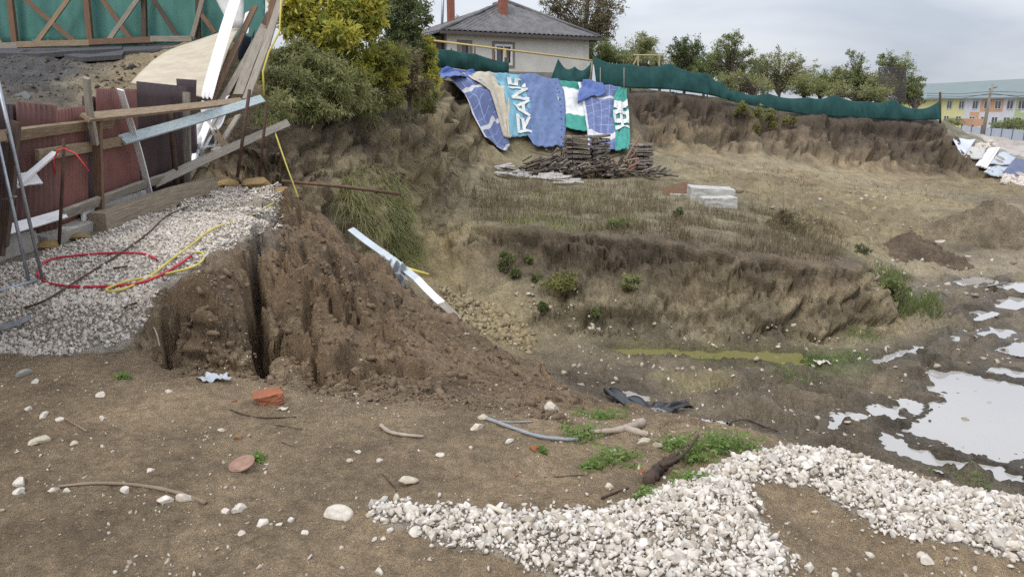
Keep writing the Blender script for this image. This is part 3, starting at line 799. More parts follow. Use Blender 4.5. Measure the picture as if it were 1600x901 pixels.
for k_, (pts_, zw_) in PUD.items():              # soaked mud round the water
    sd_ = polysdf(X, Y, pts_) + .2 * perlin(X / .5, Y / .4, 59); w_ = sstep(.55, .0, sd_)
    C[..., :3] *= (1 - .38 * w_)[..., None]; C[..., 3] = np.maximum(C[..., 3], w_ * 1.3)
tint_poly(TERR, (.46, .415, .35), .02, .85, 99, .03)
tint_poly(BANK, (.44, .39, .32), .015, .75, 99, .02)  # under-colour lightened so shadows between the stones look less dark
nt, nr_ = V.shape[:2]
idx = np.arange(nt * nr_).reshape(nt, nr_)
nx = np.roll(idx, -1, 0)
q = np.stack([idx[:, :-1], idx[:, 1:], nx[:, 1:], nx[:, :-1]], -1).reshape(-1, 4)[:, ::-1]
verts = V.reshape(-1, 3)
me = np_mesh('ground', verts, q, True)
ca = me.color_attributes.new('soil', 'FLOAT_COLOR', 'POINT')
ca.data.foreach_set('color', C.reshape(-1, 4).astype(np.float32).ravel())
gm = bpy.data.materials.new('soil'); gm.use_nodes = True
n, l = gm.node_tree.nodes, gm.node_tree.links
b = n['Principled BSDF']; b.inputs['Specular IOR Level'].default_value = .35
at = n.new('ShaderNodeAttribute'); at.attribute_name = 'soil'
tc = n.new('ShaderNodeTexCoord')
def gnoise(scale, detail=6, rough=.65):
    q_ = n.new('ShaderNodeTexNoise'); q_.inputs['Scale'].default_value = scale; q_.inputs['Detail'].default_value = detail; q_.inputs['Roughness'].default_value = rough
    l.new(tc.outputs['Object'], q_.inputs['Vector']); return q_
n1, n2, n3 = gnoise(2.2, 10, .7), gnoise(16, 8, .75), gnoise(95, 6, .75)
mr = n.new('ShaderNodeMapRange'); mr.inputs['From Min'].default_value = .3; mr.inputs['From Max'].default_value = .7; mr.inputs['To Min'].default_value = .72; mr.inputs['To Max'].default_value = 1.28
l.new(n1.outputs['Fac'], mr.inputs['Value'])
mr2 = n.new('ShaderNodeMapRange'); mr2.inputs['From Min'].default_value = .3; mr2.inputs['From Max'].default_value = .72; mr2.inputs['To Min'].default_value = .58; mr2.inputs['To Max'].default_value = 1.42
l.new(n2.outputs['Fac'], mr2.inputs['Value'])
mu = n.new('ShaderNodeMath'); mu.operation = 'MULTIPLY'; l.new(mr.outputs[0], mu.inputs[0]); l.new(mr2.outputs[0], mu.inputs[1])
mr3 = n.new('ShaderNodeMapRange'); mr3.inputs['From Min'].default_value = .3; mr3.inputs['From Max'].default_value = .7; mr3.inputs['To Min'].default_value = .60; mr3.inputs['To Max'].default_value = 1.40
l.new(n3.outputs['Fac'], mr3.inputs['Value'])
mu2 = n.new('ShaderNodeMath'); mu2.operation = 'MULTIPLY'; l.new(mu.outputs[0], mu2.inputs[0]); l.new(mr3.outputs[0], mu2.inputs[1])
vs = n.new('ShaderNodeVectorMath'); vs.operation = 'SCALE'; l.new(at.outputs['Color'], vs.inputs[0]); l.new(mu2.outputs[0], vs.inputs['Scale'])
# pale grit mixed into the soil
vo = n.new('ShaderNodeTexVoronoi'); vo.inputs['Scale'].default_value = 34; l.new(tc.outputs['Object'], vo.inputs['Vector'])
sc_ = n.new('ShaderNodeSeparateColor'); l.new(vo.outputs['Color'], sc_.inputs[0])
g1 = n.new('ShaderNodeMath'); g1.operation = 'GREATER_THAN'; g1.inputs[1].default_value = .86; l.new(sc_.outputs[0], g1.inputs[0])
g2 = n.new('ShaderNodeMath'); g2.operation = 'LESS_THAN'; g2.inputs[1].default_value = .22; l.new(vo.outputs['Distance'], g2.inputs[0])
g3 = n.new('ShaderNodeMath'); g3.operation = 'MULTIPLY'; l.new(g1.outputs[0], g3.inputs[0]); l.new(g2.outputs[0], g3.inputs[1])
g4 = n.new('ShaderNodeMath'); g4.operation = 'MULTIPLY'; g4.inputs[1].default_value = .6; l.new(g3.outputs[0], g4.inputs[0])
vm = n.new('ShaderNodeMix'); vm.data_type = 'RGBA'; l.new(g4.outputs[0], vm.inputs['Factor']); l.new(vs.outputs[0], vm.inputs[6]); vm.inputs[7].default_value = (.42, .36, .27, 1)
l.new(vm.outputs[2], b.inputs['Base Color'])
mw = n.new('ShaderNodeMath'); mw.operation = 'MULTIPLY_ADD'; mw.inputs[1].default_value = -.55; mw.inputs[2].default_value = 1.0
l.new(at.outputs['Alpha'], mw.inputs[0]); l.new(mw.outputs[0], b.inputs['Roughness'])
b1 = n.new('ShaderNodeBump'); b1.inputs['Strength'].default_value = .8; b1.inputs['Distance'].default_value = .06; l.new(n2.outputs['Fac'], b1.inputs['Height'])
b2 = n.new('ShaderNodeBump'); b2.inputs['Strength'].default_value = .9; b2.inputs['Distance'].default_value = .02; l.new(n3.outputs['Fac'], b2.inputs['Height']); l.new(b1.outputs[0], b2.inputs['Normal'])
l.new(b2.outputs[0], b.inputs['Normal'])
ground = link('ground', me, gm); tag(ground, 'bare brown earth of the pit, its banks and the foreground', None, None, 'structure')
# ================================================================== standing water
def water_mat(name, colr, rough=.04):
    m = bpy.data.materials.new(name); m.use_nodes = True
    n, l = m.node_tree.nodes, m.node_tree.links; b = n['Principled BSDF']
    b.inputs['Base Color'].default_value = (*colr, 1); b.inputs['Roughness'].default_value = rough; b.inputs['IOR'].default_value = 1.33
    b.inputs['Specular IOR Level'].default_value = .9
    b.inputs['Coat Weight'].default_value = .6; b.inputs['Coat Roughness'].default_value = .02
    tc = n.new('ShaderNodeTexCoord'); nz = n.new('ShaderNodeTexNoise'); nz.inputs['Scale'].default_value = 9; nz.inputs['Detail'].default_value = 3
    l.new(tc.outputs['Object'], nz.inputs['Vector']); bp = n.new('ShaderNodeBump'); bp.inputs['Strength'].default_value = .05; bp.inputs['Distance'].default_value = .01
    l.new(nz.outputs['Fac'], bp.inputs['Height']); l.new(bp.outputs[0], b.inputs['Normal'])
    return m
M_WATER = water_mat('muddy_water', (.37, .355, .335))
M_ALGAE = water_mat('algae_water', (.19, .175, .06), .18)
for i_p, (k, (pts, zw)) in enumerate(PUD.items()):
    zw += .0012 * i_p
    a = np.array(pts); st = .045
    gx, gy = np.meshgrid(np.arange(a[:, 0].min() - .25, a[:, 0].max() + .25, st), np.arange(a[:, 1].min() - .25, a[:, 1].max() + .25, st), indexing='ij')
    ok = polysdf(gx + st / 2, gy + st / 2, pts) < .20
    idx = np.arange(gx.size).reshape(gx.shape); cc = np.argwhere(ok[:-1, :-1])
    F = np.stack([idx[cc[:, 0], cc[:, 1]], idx[cc[:, 0] + 1, cc[:, 1]], idx[cc[:, 0] + 1, cc[:, 1] + 1], idx[cc[:, 0], cc[:, 1] + 1]], 1)
    us, inv = np.unique(F, return_inverse=True); F = inv.reshape(F.shape)
    me = np_mesh('puddle', np.stack([gx.ravel(), gy.ravel(), np.full(gx.size, zw)], 1)[us], F)
    tag(link('puddle', me, M_ALGAE if k == 'algae' else M_WATER), None, None, None, 'structure')

# ================================================================== gravel
def stone_mat(name, cols, rough=.9):
    m = bpy.data.materials.new(name); m.use_nodes = True
    n, l = m.node_tree.nodes, m.node_tree.links; b = n['Principled BSDF']
    b.inputs['Roughness'].default_value = rough; b.inputs['Specular IOR Level'].default_value = .2
    at = n.new('ShaderNodeAttribute'); at.attribute_name = 'tint'
    oi = n.new('ShaderNodeObjectInfo')
    ad = n.new('ShaderNodeMath'); ad.operation = 'ADD'; l.new(at.outputs['Fac'], ad.inputs[0]); l.new(oi.outputs['Random'], ad.inputs[1])
    fr = n.new('ShaderNodeMath'); fr.operation = 'FRACT'; l.new(ad.outputs[0], fr.inputs[0])
    rp = n.new('ShaderNodeValToRGB'); e = rp.color_ramp.elements
    for i, c in enumerate(cols):
        p_ = i / (len(cols) - 1); el = e[i] if i < 2 else e.new(p_); el.position = p_; el.color = (*c, 1)
    l.new(fr.outputs[0], rp.inputs['Fac'])
    tc = n.new('ShaderNodeTexCoord'); nz = n.new('ShaderNodeTexNoise'); nz.inputs['Scale'].default_value = 45; nz.inputs['Detail'].default_value = 5
    ge = n.new('ShaderNodeNewGeometry'); l.new(ge.outputs['Position'], nz.inputs['Vector'])
    mr = n.new('ShaderNodeMapRange'); mr.inputs['From Min'].default_value = .3; mr.inputs['From Max'].default_value = .7; mr.inputs['To Min'].default_value = .74; mr.inputs['To Max'].default_value = 1.1
    l.new(nz.outputs['Fac'], mr.inputs['Value'])
    vm = n.new('ShaderNodeVectorMath'); vm.operation = 'SCALE'; l.new(rp.outputs['Color'], vm.inputs[0]); l.new(mr.outputs[0], vm.inputs['Scale'])
    l.new(vm.outputs[0], b.inputs['Base Color'])
    bp = n.new('ShaderNodeBump'); bp.inputs['Strength'].default_value = .35; bp.inputs['Distance'].default_value = .006; l.new(nz.outputs['Fac'], bp.inputs['Height']); l.new(bp.outputs[0], b.inputs['Normal'])
    return m
PALE = [(.64, .585, .51), (.70, .65, .585), (.57, .52, .455), (.72, .68, .625), (.58, .51, .42), (.50, .47, .43), (.40, .34, .265), (.68, .625, .55)]
M_GRAVEL = stone_mat('pale_limestone', PALE)
M_TERR = stone_mat('terrace_limestone', [(.62, .55, .47), (.68, .62, .55), (.52, .46, .39), (.70, .65, .59), (.44, .38, .31), (.64, .57, .48)])
M_CHIP = stone_mat('mixed_chips', [(.56, .50, .41), (.40, .34, .26), (.62, .57, .50), (.30, .25, .19), (.52, .46, .38), (.24, .19, .14)])
M_YROCK = stone_mat('yellow_clay_rock', [(.31, .245, .14), (.36, .29, .17), (.26, .205, .125), (.40, .33, .21), (.24, .19, .12)])
M_CLOD = stone_mat('brown_clod', [(.165, .118, .076), (.195, .142, .092), (.14, .10, .066), (.21, .155, .105)])
def crushed(name, seed, npt=13):
    r = np.random.default_rng(seed); bm = bmesh.new(); sc = np.array([1.25, r.uniform(.75, 1.1), r.uniform(.5, .85)])
    for p_ in r.normal(size=(npt, 3)):
        bm.verts.new(Vector(p_ / np.linalg.norm(p_) * r.uniform(.8, 1.05) * sc))
    o_ = bmesh.ops.convex_hull(bm, input=bm.verts); bmesh.ops.delete(bm, geom=[g for g in o_['geom_interior'] if isinstance(g, bmesh.types.BMVert)], context='VERTS')
    bmesh.ops.triangulate(bm, faces=bm.faces); me = bpy.data.meshes.new(name); bm.to_mesh(me); bm.free(); return me
hull = [crushed('chip_%d' % i, 900 + i, 10 + i % 4) for i in range(14)]

def fill_poly(poly, spacing, seed, layers=1):
    r = np.random.default_rng(seed); a = np.array(poly)
    lo, hi = a.min(0), a.max(0)
    gx, gy = np.meshgrid(np.arange(lo[0], hi[0], spacing), np.arange(lo[1], hi[1], spacing))
    pts = []
    for k in range(layers):
        p = np.stack([gx.ravel(), gy.ravel()], 1) + r.uniform(-.55, .55, (gx.size, 2)) * spacing
        pts.append(p)
    return np.concatenate(pts)
# foreground bank: two layers of stones, thinning out at the edge
fb = fill_poly(BANK, .025, 3, 3)
sd = polysdf(fb[:, 0], fb[:, 1], BANK) + .05 * perlin(fb[:, 0] / .3, fb[:, 1] / .3, 61) + .02 * perlin(fb[:, 0] / .1, fb[:, 1] / .1, 63)
keep = ((sd < .015) | (rng.random(len(fb)) < .10 * np.exp(-np.maximum(sd, 0) / .06))) & (fb[:, 1] > 1.9) & (np.abs(fb[:, 0]) < .82 * fb[:, 1] + .3)
fb, sd = fb[keep], sd[keep]
ex = rng.random(len(fb)); fb = fb[(sd < -.03) | (ex < .6)]
lay = rng.random(len(fb))
fs = np.clip(rng.lognormal(math.log(.0112), .42, len(fb)), .005, .028)
fz = H(fb[:, 0], fb[:, 1]) + fs * .2 + lay * .011
fpos = np.stack([fb[:, 0], fb[:, 1], fz], 1)
rngd = np.linalg.norm(fpos - np.array([0, 0, EYE]), axis=1)
q_ = (450.5 - 0)
depth = fpos[:, 1] * CT - (fpos[:, 2] - EYE) * ST
uu = 800 + FPX * fpos[:, 0] / depth
vv = 450.5 - FPX * (fpos[:, 1] * ST + (fpos[:, 2] - EYE) * CT) / depth
vis = (uu > 5) & (uu < 1595) & (vv < 893) & (lay > .55)
score = np.where(vis, fs / rngd, 0)
big = np.argsort(-score)[:300]
rest = np.setdiff1d(np.arange(len(fb)), big)
R_ = rand_rot(len(fb))
near_rocks = [crushed('gravel_stone', 700 + i, 16) for i in range(14)]
for i in near_rocks: i.materials.append(M_GRAVEL)
for k_, i in enumerate(big):
    o = bpy.data.objects.new('gravel_stone', near_rocks[k_ % 14]); col.objects.link(o)
    M = Matrix(R_[i].tolist()).to_4x4(); M = Matrix.Translation(fpos[i]) @ M @ Matrix.Scale(fs[i] * 1.05, 4); o.matrix_world = M
    tag(o, 'pale crushed limestone lump in the gravel bank across the foreground', 'stone', 'limestone lumps of the foreground gravel bank')
tag(scatter_mesh('gravel_bank', hull, fpos[rest], R_[rest], fs[rest], M_GRAVEL), 'bank of pale crushed limestone gravel across the right foreground', 'gravel', None, 'stuff')

# terrace gravel
tb = fill_poly(TERR, .027, 5, 1); t2 = fill_poly(TERR, .022, 6, 1); tb = np.concatenate([tb, t2[t2[:, 1] < 5.3]])
sd = polysdf(tb[:, 0], tb[:, 1], TERR) + .10 * perlin(tb[:, 0] / .5, tb[:, 1] / .5, 62) + .05 * perlin(tb[:, 0] / .15, tb[:, 1] / .15, 64)
keep = (sd < .02) & (tb[:, 0] > -.78 * tb[:, 1] - .2); tb = tb[keep]
bare = perlin(tb[:, 0] / .45, tb[:, 1] / .3, 65)
tb = tb[(bare < .55) | (rng.random(len(tb)) < .5) | (tb[:, 1] < 5.2)]
tss = np.clip(rng.lognormal(math.log(.0135), .38, len(tb)), .006, .032)
tz = H(tb[:, 0], tb[:, 1]) + tss * rng.uniform(-.1, .55, len(tb))
tag(scatter_mesh('gravel_terrace', hull, np.stack([tb[:, 0], tb[:, 1], tz], 1), rand_rot(len(tb)), tss, M_TERR), 'pale gravel spread over the terrace in front of the sheet metal fence', 'gravel', None, 'stuff')
# strewn chips over the foreground soil
nfc = 11000
cx = rng.uniform(-4.2, 4.2, nfc); cy = 1.9 + 3.0 * rng.random(nfc) ** 1.2
ok = (np.abs(cx) < .8 * cy + .2) & (polysdf(cx, cy, TERR) > .02)
dens = .25 + .9 * np.clip(perlin(cx / .8, cy / .6, 66) + .25, 0, 1); ok &= rng.random(nfc) < dens
cx, cy = cx[ok], cy[ok]
cs = np.clip(rng.lognormal(math.log(.0038), .6, len(cx)), .0015, .013)
tag(scatter_mesh('stone_chips', hull, np.stack([cx, cy, H(cx, cy) + cs * .25], 1), rand_rot(len(cx)), cs, M_CHIP), 'small pale stone chips strewn over the foreground soil', 'stone chips', None, 'stuff')
# stones scattered over the pit floor and the soil gap
px_, py_ = [], []
for (u0, u1, v0, v1, k) in [(860, 1590, 540, 700, 700), (700, 840, 460, 545, 120), (860, 1380, 505, 540, 110), (1180, 1590, 780, 895, 170), (1370, 1590, 395, 470, 170), (1200, 1590, 290, 380, 200), (780, 1000, 440, 520, 60)]:
    for _ in range(k // 2):
        h_ = base_hit(random.uniform(u0, u1), random.uniform(v0, v1)); px_.append(h_[0]); py_.append(h_[1])
px_, py_ = np.array(px_), np.array(py_); dd = np.hypot(px_, py_)
ps = np.clip(rng.lognormal(math.log(.0028), .5, len(px_)), .001, .006) * np.clip(dd, 2, 20) * .8
tag(scatter_mesh('scattered_pebbles', hull, np.stack([px_, py_, H(px_, py_) + ps * .2], 1), rand_rot(len(px_)), ps, M_CHIP), 'pebbles and crumbs strewn over the pit floor and banks', 'pebbles', None, 'stuff')
# crumbs of soil on the slide mass
qx, qy, qs = [], [], []
for (poly, k, s0) in [([(260, 580), (420, 592), (560, 600), (700, 625), (860, 640), (950, 640), (880, 600), (720, 520), (600, 440), (450, 330), (420, 420)], 2600, .010),
                      ([(250, 590), (420, 600), (700, 640), (900, 670), (860, 640), (560, 590), (300, 570)], 1300, .009)]:
    ply = poly_on_ground(poly); a = np.array(ply)
    x_ = rng.uniform(a[:, 0].min(), a[:, 0].max(), k * 4); y_ = rng.uniform(a[:, 1].min(), a[:, 1].max(), k * 4)
    m_ = inpoly(x_, y_, ply) & (rng.random(k * 4) < .35 + .8 * np.clip(perlin(x_ / .4, y_ / .4, 67) + .2, 0, 1)); x_, y_ = x_[m_][:k], y_[m_][:k]
    qx.append(x_); qy.append(y_); qs.append(np.clip(rng.lognormal(math.log(s0), .65, len(x_)), .004, .05))
qx, qy, qs = map(np.concatenate, (qx, qy, qs))
tag(scatter_mesh('soil_clods', hull, np.stack([qx, qy, H(qx, qy) + qs * .15], 1), rand_rot(len(qx)), qs, M_CLOD), 'crumbled brown clods on the collapsed soil', 'clods', None, 'stuff')
# yellow rock talus at the foot of the left cliff
ply = poly_on_ground([(690, 450), (740, 462), (800, 500), (835, 525), (820, 545), (780, 535), (740, 515), (700, 490)]); a = np.array(ply)
x_ = rng.uniform(a[:, 0].min(), a[:, 0].max(), 3000); y_ = rng.uniform(a[:, 1].min(), a[:, 1].max(), 3000); m_ = polysdf(x_, y_, ply) < .15 * rng.random(3000); x_, y_ = x_[m_][:900], y_[m_][:900]
s_ = np.clip(rng.lognormal(math.log(.032), .6, len(x_)), .012, .12)
tag(scatter_mesh('rock_talus', hull, np.stack([x_, y_, H(x_, y_) + s_ * .1], 1), rand_rot(len(x_)), s_, M_YROCK), 'yellow clay rubble at the foot of the left cliff', 'rubble', None, 'stuff')

# ================================================================== single stones in the foreground
M_WHITE = stone_mat('white_stone', [(.54, .49, .41), (.60, .55, .48), (.50, .44, .36)])
M_TAN = stone_mat('tan_stone', [(.48, .42, .32), (.52, .46, .36)])
M_GREY = stone_mat('grey_stone', [(.30, .28, .25), (.34, .32, .29)])
M_BRICK = mat('fired_brick', (.36, .135, .068), (.24, .10, .06), .95, 9, bump=.5, bscale=60)
def stone(u, v, wpx, label, m=M_WHITE, seed=0, flat=.70, sink=.42, name='stone', tilt=.5):
    p = hit(u, v); d = (p - Vector((0, 0, EYE))).length
    s = wpx / FPX * d * .39
    me = rock_mesh(name, 3000 + seed + int(u) * 7 + int(v), 3, 12, flat)
    o = link(name, me, m)
    z = Hs(p.x, p.y)
    o.matrix_world = Matrix.Translation((p.x, p.y, z + s * (.6 - sink) * flat)) @ Matrix.Rotation(random.uniform(0, 6.28), 4, 'Z') @ Matrix.Rotation(random.uniform(-tilt, tilt), 4, 'X') @ Matrix.Scale(s, 4)
    return tag(o, label, 'stone')
for a in [
    (528, 806, 48, 'white skull-sized stone alone on the soil left of the gravel bank', M_WHITE),
    (637, 754, 37, 'tan wedge-shaped stone above the left tip of the gravel bank', M_TAN),
    (62, 690, 30, 'tan lump beside small white stones near the left edge', M_TAN),
    (30, 756, 24, 'white stone left of the long curved stick', M_WHITE),
    (30, 768, 20, 'flat white stone just below another one at the far left', M_WHITE),
    (83, 767, 18, 'rounded white stone at the left end of the curved stick', M_WHITE),
    (104, 766, 13, 'small white stone second along the curved stick', M_WHITE),
    (196, 767, 18, 'white stone under the middle of the curved stick', M_WHITE),
    (258, 783, 24, 'flat white stone under the right half of the curved stick', M_WHITE),
    (286, 780, 28, 'long white stone touching the curved stick near its right end', M_WHITE),
    (354, 800, 17, 'white stone left of a larger ragged white one', M_WHITE),
    (374, 796, 26, 'ragged white stone right of the curved stick', M_WHITE),
    (410, 818, 20, 'oval white stone in the lower left foreground', M_WHITE),
    (437, 820, 13, 'small round white stone between two oval white ones', M_WHITE),
    (456, 813, 15, 'wedge of white stone left of the skull-sized one', M_WHITE),
    (475, 833, 17, 'oval white stone below the skull-sized one', M_WHITE),
    (379, 834, 16, 'pale chipped stone low in the left foreground', M_WHITE),
    (116, 694, 15, 'small tan stone right of the tan lump', M_TAN),
    (38, 586, 22, 'grey flat stone high at the left edge of the soil', M_GREY),
    (55, 597, 14, 'whitish stone beside the grey flat one', M_WHITE),
    (45, 640, 13, 'white stone at far left beneath the gravel terrace', M_WHITE),
    (68, 650, 18, 'bluish white stone left of the short straight twig', M_WHITE),
    (94, 656, 14, 'white stone touching the short straight twig', M_WHITE),
    (157, 618, 16, 'white oval stone at the middle of the left soil', M_WHITE),
    (160, 654, 12, 'small pale stone in the middle of the left soil', M_WHITE),
    (235, 735, 14, 'solitary white stone above the curved stick', M_WHITE),
    (264, 612, 13, 'white stone in front of the cracked soil block', M_WHITE),
    (345, 673, 12, 'small white stone above the brown pebble', M_WHITE),
    (372, 684, 17, 'brown oval pebble above the rusty lid', mat('brown_pebble', (.30, .17, .09), rough=.7)),
    (556, 618, 13, 'white pebble right of the brick lump', M_WHITE),
    (547, 720, 12, 'left one of two pale pebbles in the middle foreground', M_WHITE),
    (593, 719, 13, 'right one of two pale pebbles in the middle foreground', M_WHITE),
    (688, 712, 16, 'round pale stone below the grey curved root', M_WHITE),
    (560, 706, 10, 'tiny pale stone between the rusty lid and the curved root', M_WHITE),
    (650, 832, 26, 'pale block below the left tip of the gravel bank', M_WHITE),
    (585, 843, 12, 'small white stone lowest left of the gravel bank tip', M_WHITE),
    (600, 842, 11, 'small round white stone under the gravel bank tip', M_WHITE),
    (747, 669, 30, 'flat white stone left of the grey hose', M_WHITE),
    (755, 652, 20, 'tan flat stone at the left end of the grey hose', M_TAN),
    (796, 690, 17, 'white stone below the grey hose', M_WHITE),
    (735, 700, 10, 'small white stone in the soil below the flat white stone', M_WHITE),
    (860, 642, 42, 'big pinkish pale stone on the lip of the pit', M_WHITE),
    (950, 762, 20, 'greyish ragged stone near the right of the middle foreground', M_TAN),
    (985, 786, 18, 'rounded white stone on the upper edge of the gravel bank', M_WHITE),
    (955, 784, 11, 'pebble left of the rounded white stone on the gravel edge', M_WHITE),
    (1005, 690, 28, 'tan boulder beside the rotten branch among weeds', M_TAN),
    (1030, 696, 24, 'tan stone right of the tan boulder among weeds', M_TAN),
    (997, 730, 13, 'white stone left of the dark log', M_WHITE),
    (958, 704, 14, 'pale stone left of the weeds by the log', M_WHITE),
    (1050, 690, 18, 'whitish stone behind the weeds above the log', M_WHITE),
    (592, 893, 22, 'half-buried white stone at the bottom edge of the picture', M_WHITE),
    (1245, 870, 15, 'pale stone alone on the soil between the gravel lobes', M_WHITE),
    (1305, 900, 15, 'pale stone at the bottom edge between the gravel lobes', M_WHITE),
    (1448, 875, 24, 'elongated pale stone below the right gravel lobe', M_WHITE),
    (1360, 868, 16, 'pale stone in the soil under the right gravel lobe', M_WHITE),
    (1240, 760, 16, 'rounded pale stone at the top of the bare soil gap', M_WHITE),
]: stone(*a)
for u, v, w, lab in [(366, 627, 11, 'small orange brick crumb left of the brick lump'), (836, 703, 22, 'orange brick fragment below the grey hose'), (808, 742, 10, 'tiny orange brick crumb in the middle foreground'),
                     (1003, 738, 14, 'orange brick fragment left of the dark log'), (370, 681, 7, 'orange speck of brick beside the brown pebble')]:
    tag(stone(u, v, w, lab, M_BRICK), None, 'brick')
# brick lump
p = hit(418, 630)
bm = bmesh.new(); bmesh.ops.create_cube(bm, size=1); bmesh.ops.subdivide_edges(bm, edges=bm.edges, cuts=3, use_grid_fill=True)
r_ = random.Random(4)
for v in bm.verts:
    c = v.co
    if c.x < -.3 and c.z < .1: c.x += .25 * (.3 - c.z)
    if c.y > .3 and c.x > .2: c.y -= .18
    c += Vector((r_.uniform(-.07, .07), r_.uniform(-.07, .07), r_.uniform(-.06, .06))); c.z *= 1 - .35 * max(0, c.x); c.y *= 1 - .3 * max(0, -c.x + .1)
    v.co = Vector((c.x * .185, c.y * .125, c.z * .085))
bmesh.ops.bevel(bm, geom=[e for e in bm.edges if e.calc_face_angle(0) > .7], offset=.006, segments=1)
me = bpy.data.meshes.new('brick'); bm.to_mesh(me); bm.free()
o = link('brick', me, M_BRICK); o.location = (p.x, p.y + .02, Hs(p.x, p.y) + .030); o.rotation_euler = (.12, -.12, .35); o.scale = (.82, .82, .82)
tag(o, 'broken orange brick lump in front of the cracked soil block', 'brick')
# rusty lid
M_RUST = mat('rusty_steel', (.16, .085, .05), (.075, .045, .032), .85, 9, bump=.3, bscale=40)
p = hit(380, 731); b_ = MB(); N_ = 22
prof = [(0, .004), (.05, .004), (.066, .012), (.074, .024), (.078, .024), (.070, .008), (.05, .0), (0, .0)]
for rr_, zz_ in prof:
    for j in range(N_): b_.v.append((rr_ * math.cos(6.2832 * j / N_), rr_ * math.sin(6.2832 * j / N_) * .9, zz_))
for i in range(len(prof) - 1):
    for j in range(N_): b_.f.append((i * N_ + j, i * N_ + (j + 1) % N_, (i + 1) * N_ + (j + 1) % N_, (i + 1) * N_ + j))
o = b_.obj('tin_lid', mat('rusty_pink_lid', (.34, .22, .17), (.24, .14, .10), .8, 18), None, True); o.location = (p.x, p.y, Hs(p.x, p.y) + .01); o.rotation_euler = (.25, -.2, 0); o.scale = (.78, .78, .78)
tag(o, 'shallow rusty round tin lid lying in the soil', 'lid')

# ================================================================== sticks, roots, hoses on the ground
def pit_hit(u, v):
    p = P(u, v, z=-2.9); return Vector((p[0], p[1], Hs(p[0], p[1])))
def ground_curve(pix, lift=.01, sub=6, lifts=None, at=None):
    """a smooth line through ground points"""
    pts = [(at or hit)(u, v) for u, v in pix]
    if lifts: pts = [p + Vector((0, 0, a)) for p, a in zip(pts, lifts)]
    else: pts = [p + Vector((0, 0, lift)) for p in pts]
    out = []
    n_ = len(pts)
    for i in range(n_ - 1):
        p0, p1, p2, p3 = pts[max(i - 1, 0)], pts[i], pts[i + 1], pts[min(i + 2, n_ - 1)]
        for k in range(sub):
            t = k / sub
            out.append(.5 * ((2 * p1) + (p2 - p0) * t + (2 * p0 - 5 * p1 + 4 * p2 - p3) * t * t + (3 * p1 - p0 - 3 * p2 + p3) * t ** 3))
    out.append(pts[-1])
    return out
M_STICK = mat('dry_stick', (.26, .20, .145), (.16, .12, .085), .9, 5, (1, 1, 1), .3)
M_GREYWOOD = mat('grey_driftwood', (.42, .36, .29), (.28, .23, .18), .9, 8, bump=.3)
M_DARKROOT = mat('dark_root', (.085, .058, .042), (.04, .028, .022), .9, 8, bump=.5)
def stick(name, pix, r0, r1, m, label, cat='stick', lift=.008, sub=6, n=6, at=None):
    c = ground_curve(pix, lift, sub, None, at); k = len(c)
    rad = [(r0 + (r1 - r0) * i / (k - 1)) * (1 + .12 * math.sin(i * 1.7)) for i in range(k)]
    return tag(MB().tube(c, rad, n).obj(name, m, None, True), label, cat)
stick('stick', [(92, 762), (150, 757), (215, 760), (270, 770), (322, 788)], .006, .010, M_STICK, 'long thin curved stick lying above a row of white stones')
stick('stick', [(100, 655), (136, 676)], .006, .005, M_STICK, 'short straight twig on the left soil', lift=.01)
stick('root', [(595, 667), (608, 677), (630, 682), (662, 685)], .012, .007, M_GREYWOOD, 'grey curved root end on the soil in the middle foreground', 'root', .012)
stick('stick', [(360, 641), (400, 652), (462, 652)], .006, .004, M_DARKROOT, 'thin dark root below the brick lump', 'root', .002)
stick('stick', [(385, 662), (430, 664), (480, 672)], .003, .002, M_DARKROOT, 'hair-thin dark root on the middle soil', 'root', .001)
stick('stick', [(440, 690), (458, 697)], .004, .003, M_STICK, 'tiny twig right of the rusty lid', 'stick', .004)
stick('stick', [(598, 742), (612, 757), (620, 768)], .004, .003, M_DARKROOT, 'forked thin twig beside the tan wedge stone', 'stick', .004)
stick('stick', [(850, 746), (912, 742)], .003, .002, M_DARKROOT, 'hair-thin twig in the soil right of the middle', 'stick', .001)
stick('stick', [(940, 780), (960, 772), (982, 764)], .006, .004, M_DARKROOT, 'dark crooked twig above the gravel edge', 'stick', .008)
stick('rotten_branch', [(915, 680), (955, 678), (985, 672), (1004, 664)], .010, .028, M_GREYWOOD, 'pale split branch pointing into the weeds', 'branch', .02, n=8)
stick('rotten_branch', [(975, 672), (1000, 680), (1012, 682)], .022, .016, M_GREYWOOD, 'short forked stub beneath the pale split branch', 'branch', .015, n=8)
# dark log with torn end
c = ground_curve([(1012, 758), (1030, 738), (1052, 722), (1078, 706)], .02, 8); k = len(c)
bb = MB().tube(c, [.026 + .008 * math.sin(i * 2.1) - .010 * i / k + random.uniform(-.005, .005) for i in range(k)], 9)
o = bb.obj('log', M_DARKROOT, None, True); tag(o, 'dark rotten root log beside weeds at the pit lip', 'log')
stick('stick', [(1032, 748), (1050, 742), (1072, 725), (1090, 700)], .012, .006, M_DARKROOT, 'black side root leaning on the dark log', 'root', .07)
M_HOSE = mat('grey_plastic', (.30, .32, .34), (.22, .235, .25), .5, 10)
stick('hose', [(762, 657), (800, 671), (840, 684), (880, 689), (903, 689)], .010, .010, M_HOSE, 'grey plastic hose end lying at the lip of the pit', 'hose', .012)
stick('rod', [(765, 659), (800, 661), (832, 660)], .004, .004, M_HOSE, 'thin grey rod behind the grey hose', 'rod', .008)
stick('stick', [(1095, 672), (1128, 672), (1140, 662), (1165, 657), (1195, 664), (1215, 672)], .012, .010, M_DARKROOT, 'dark bent wire beside the small puddle below the lip', 'wire', .04, at=pit_hit)
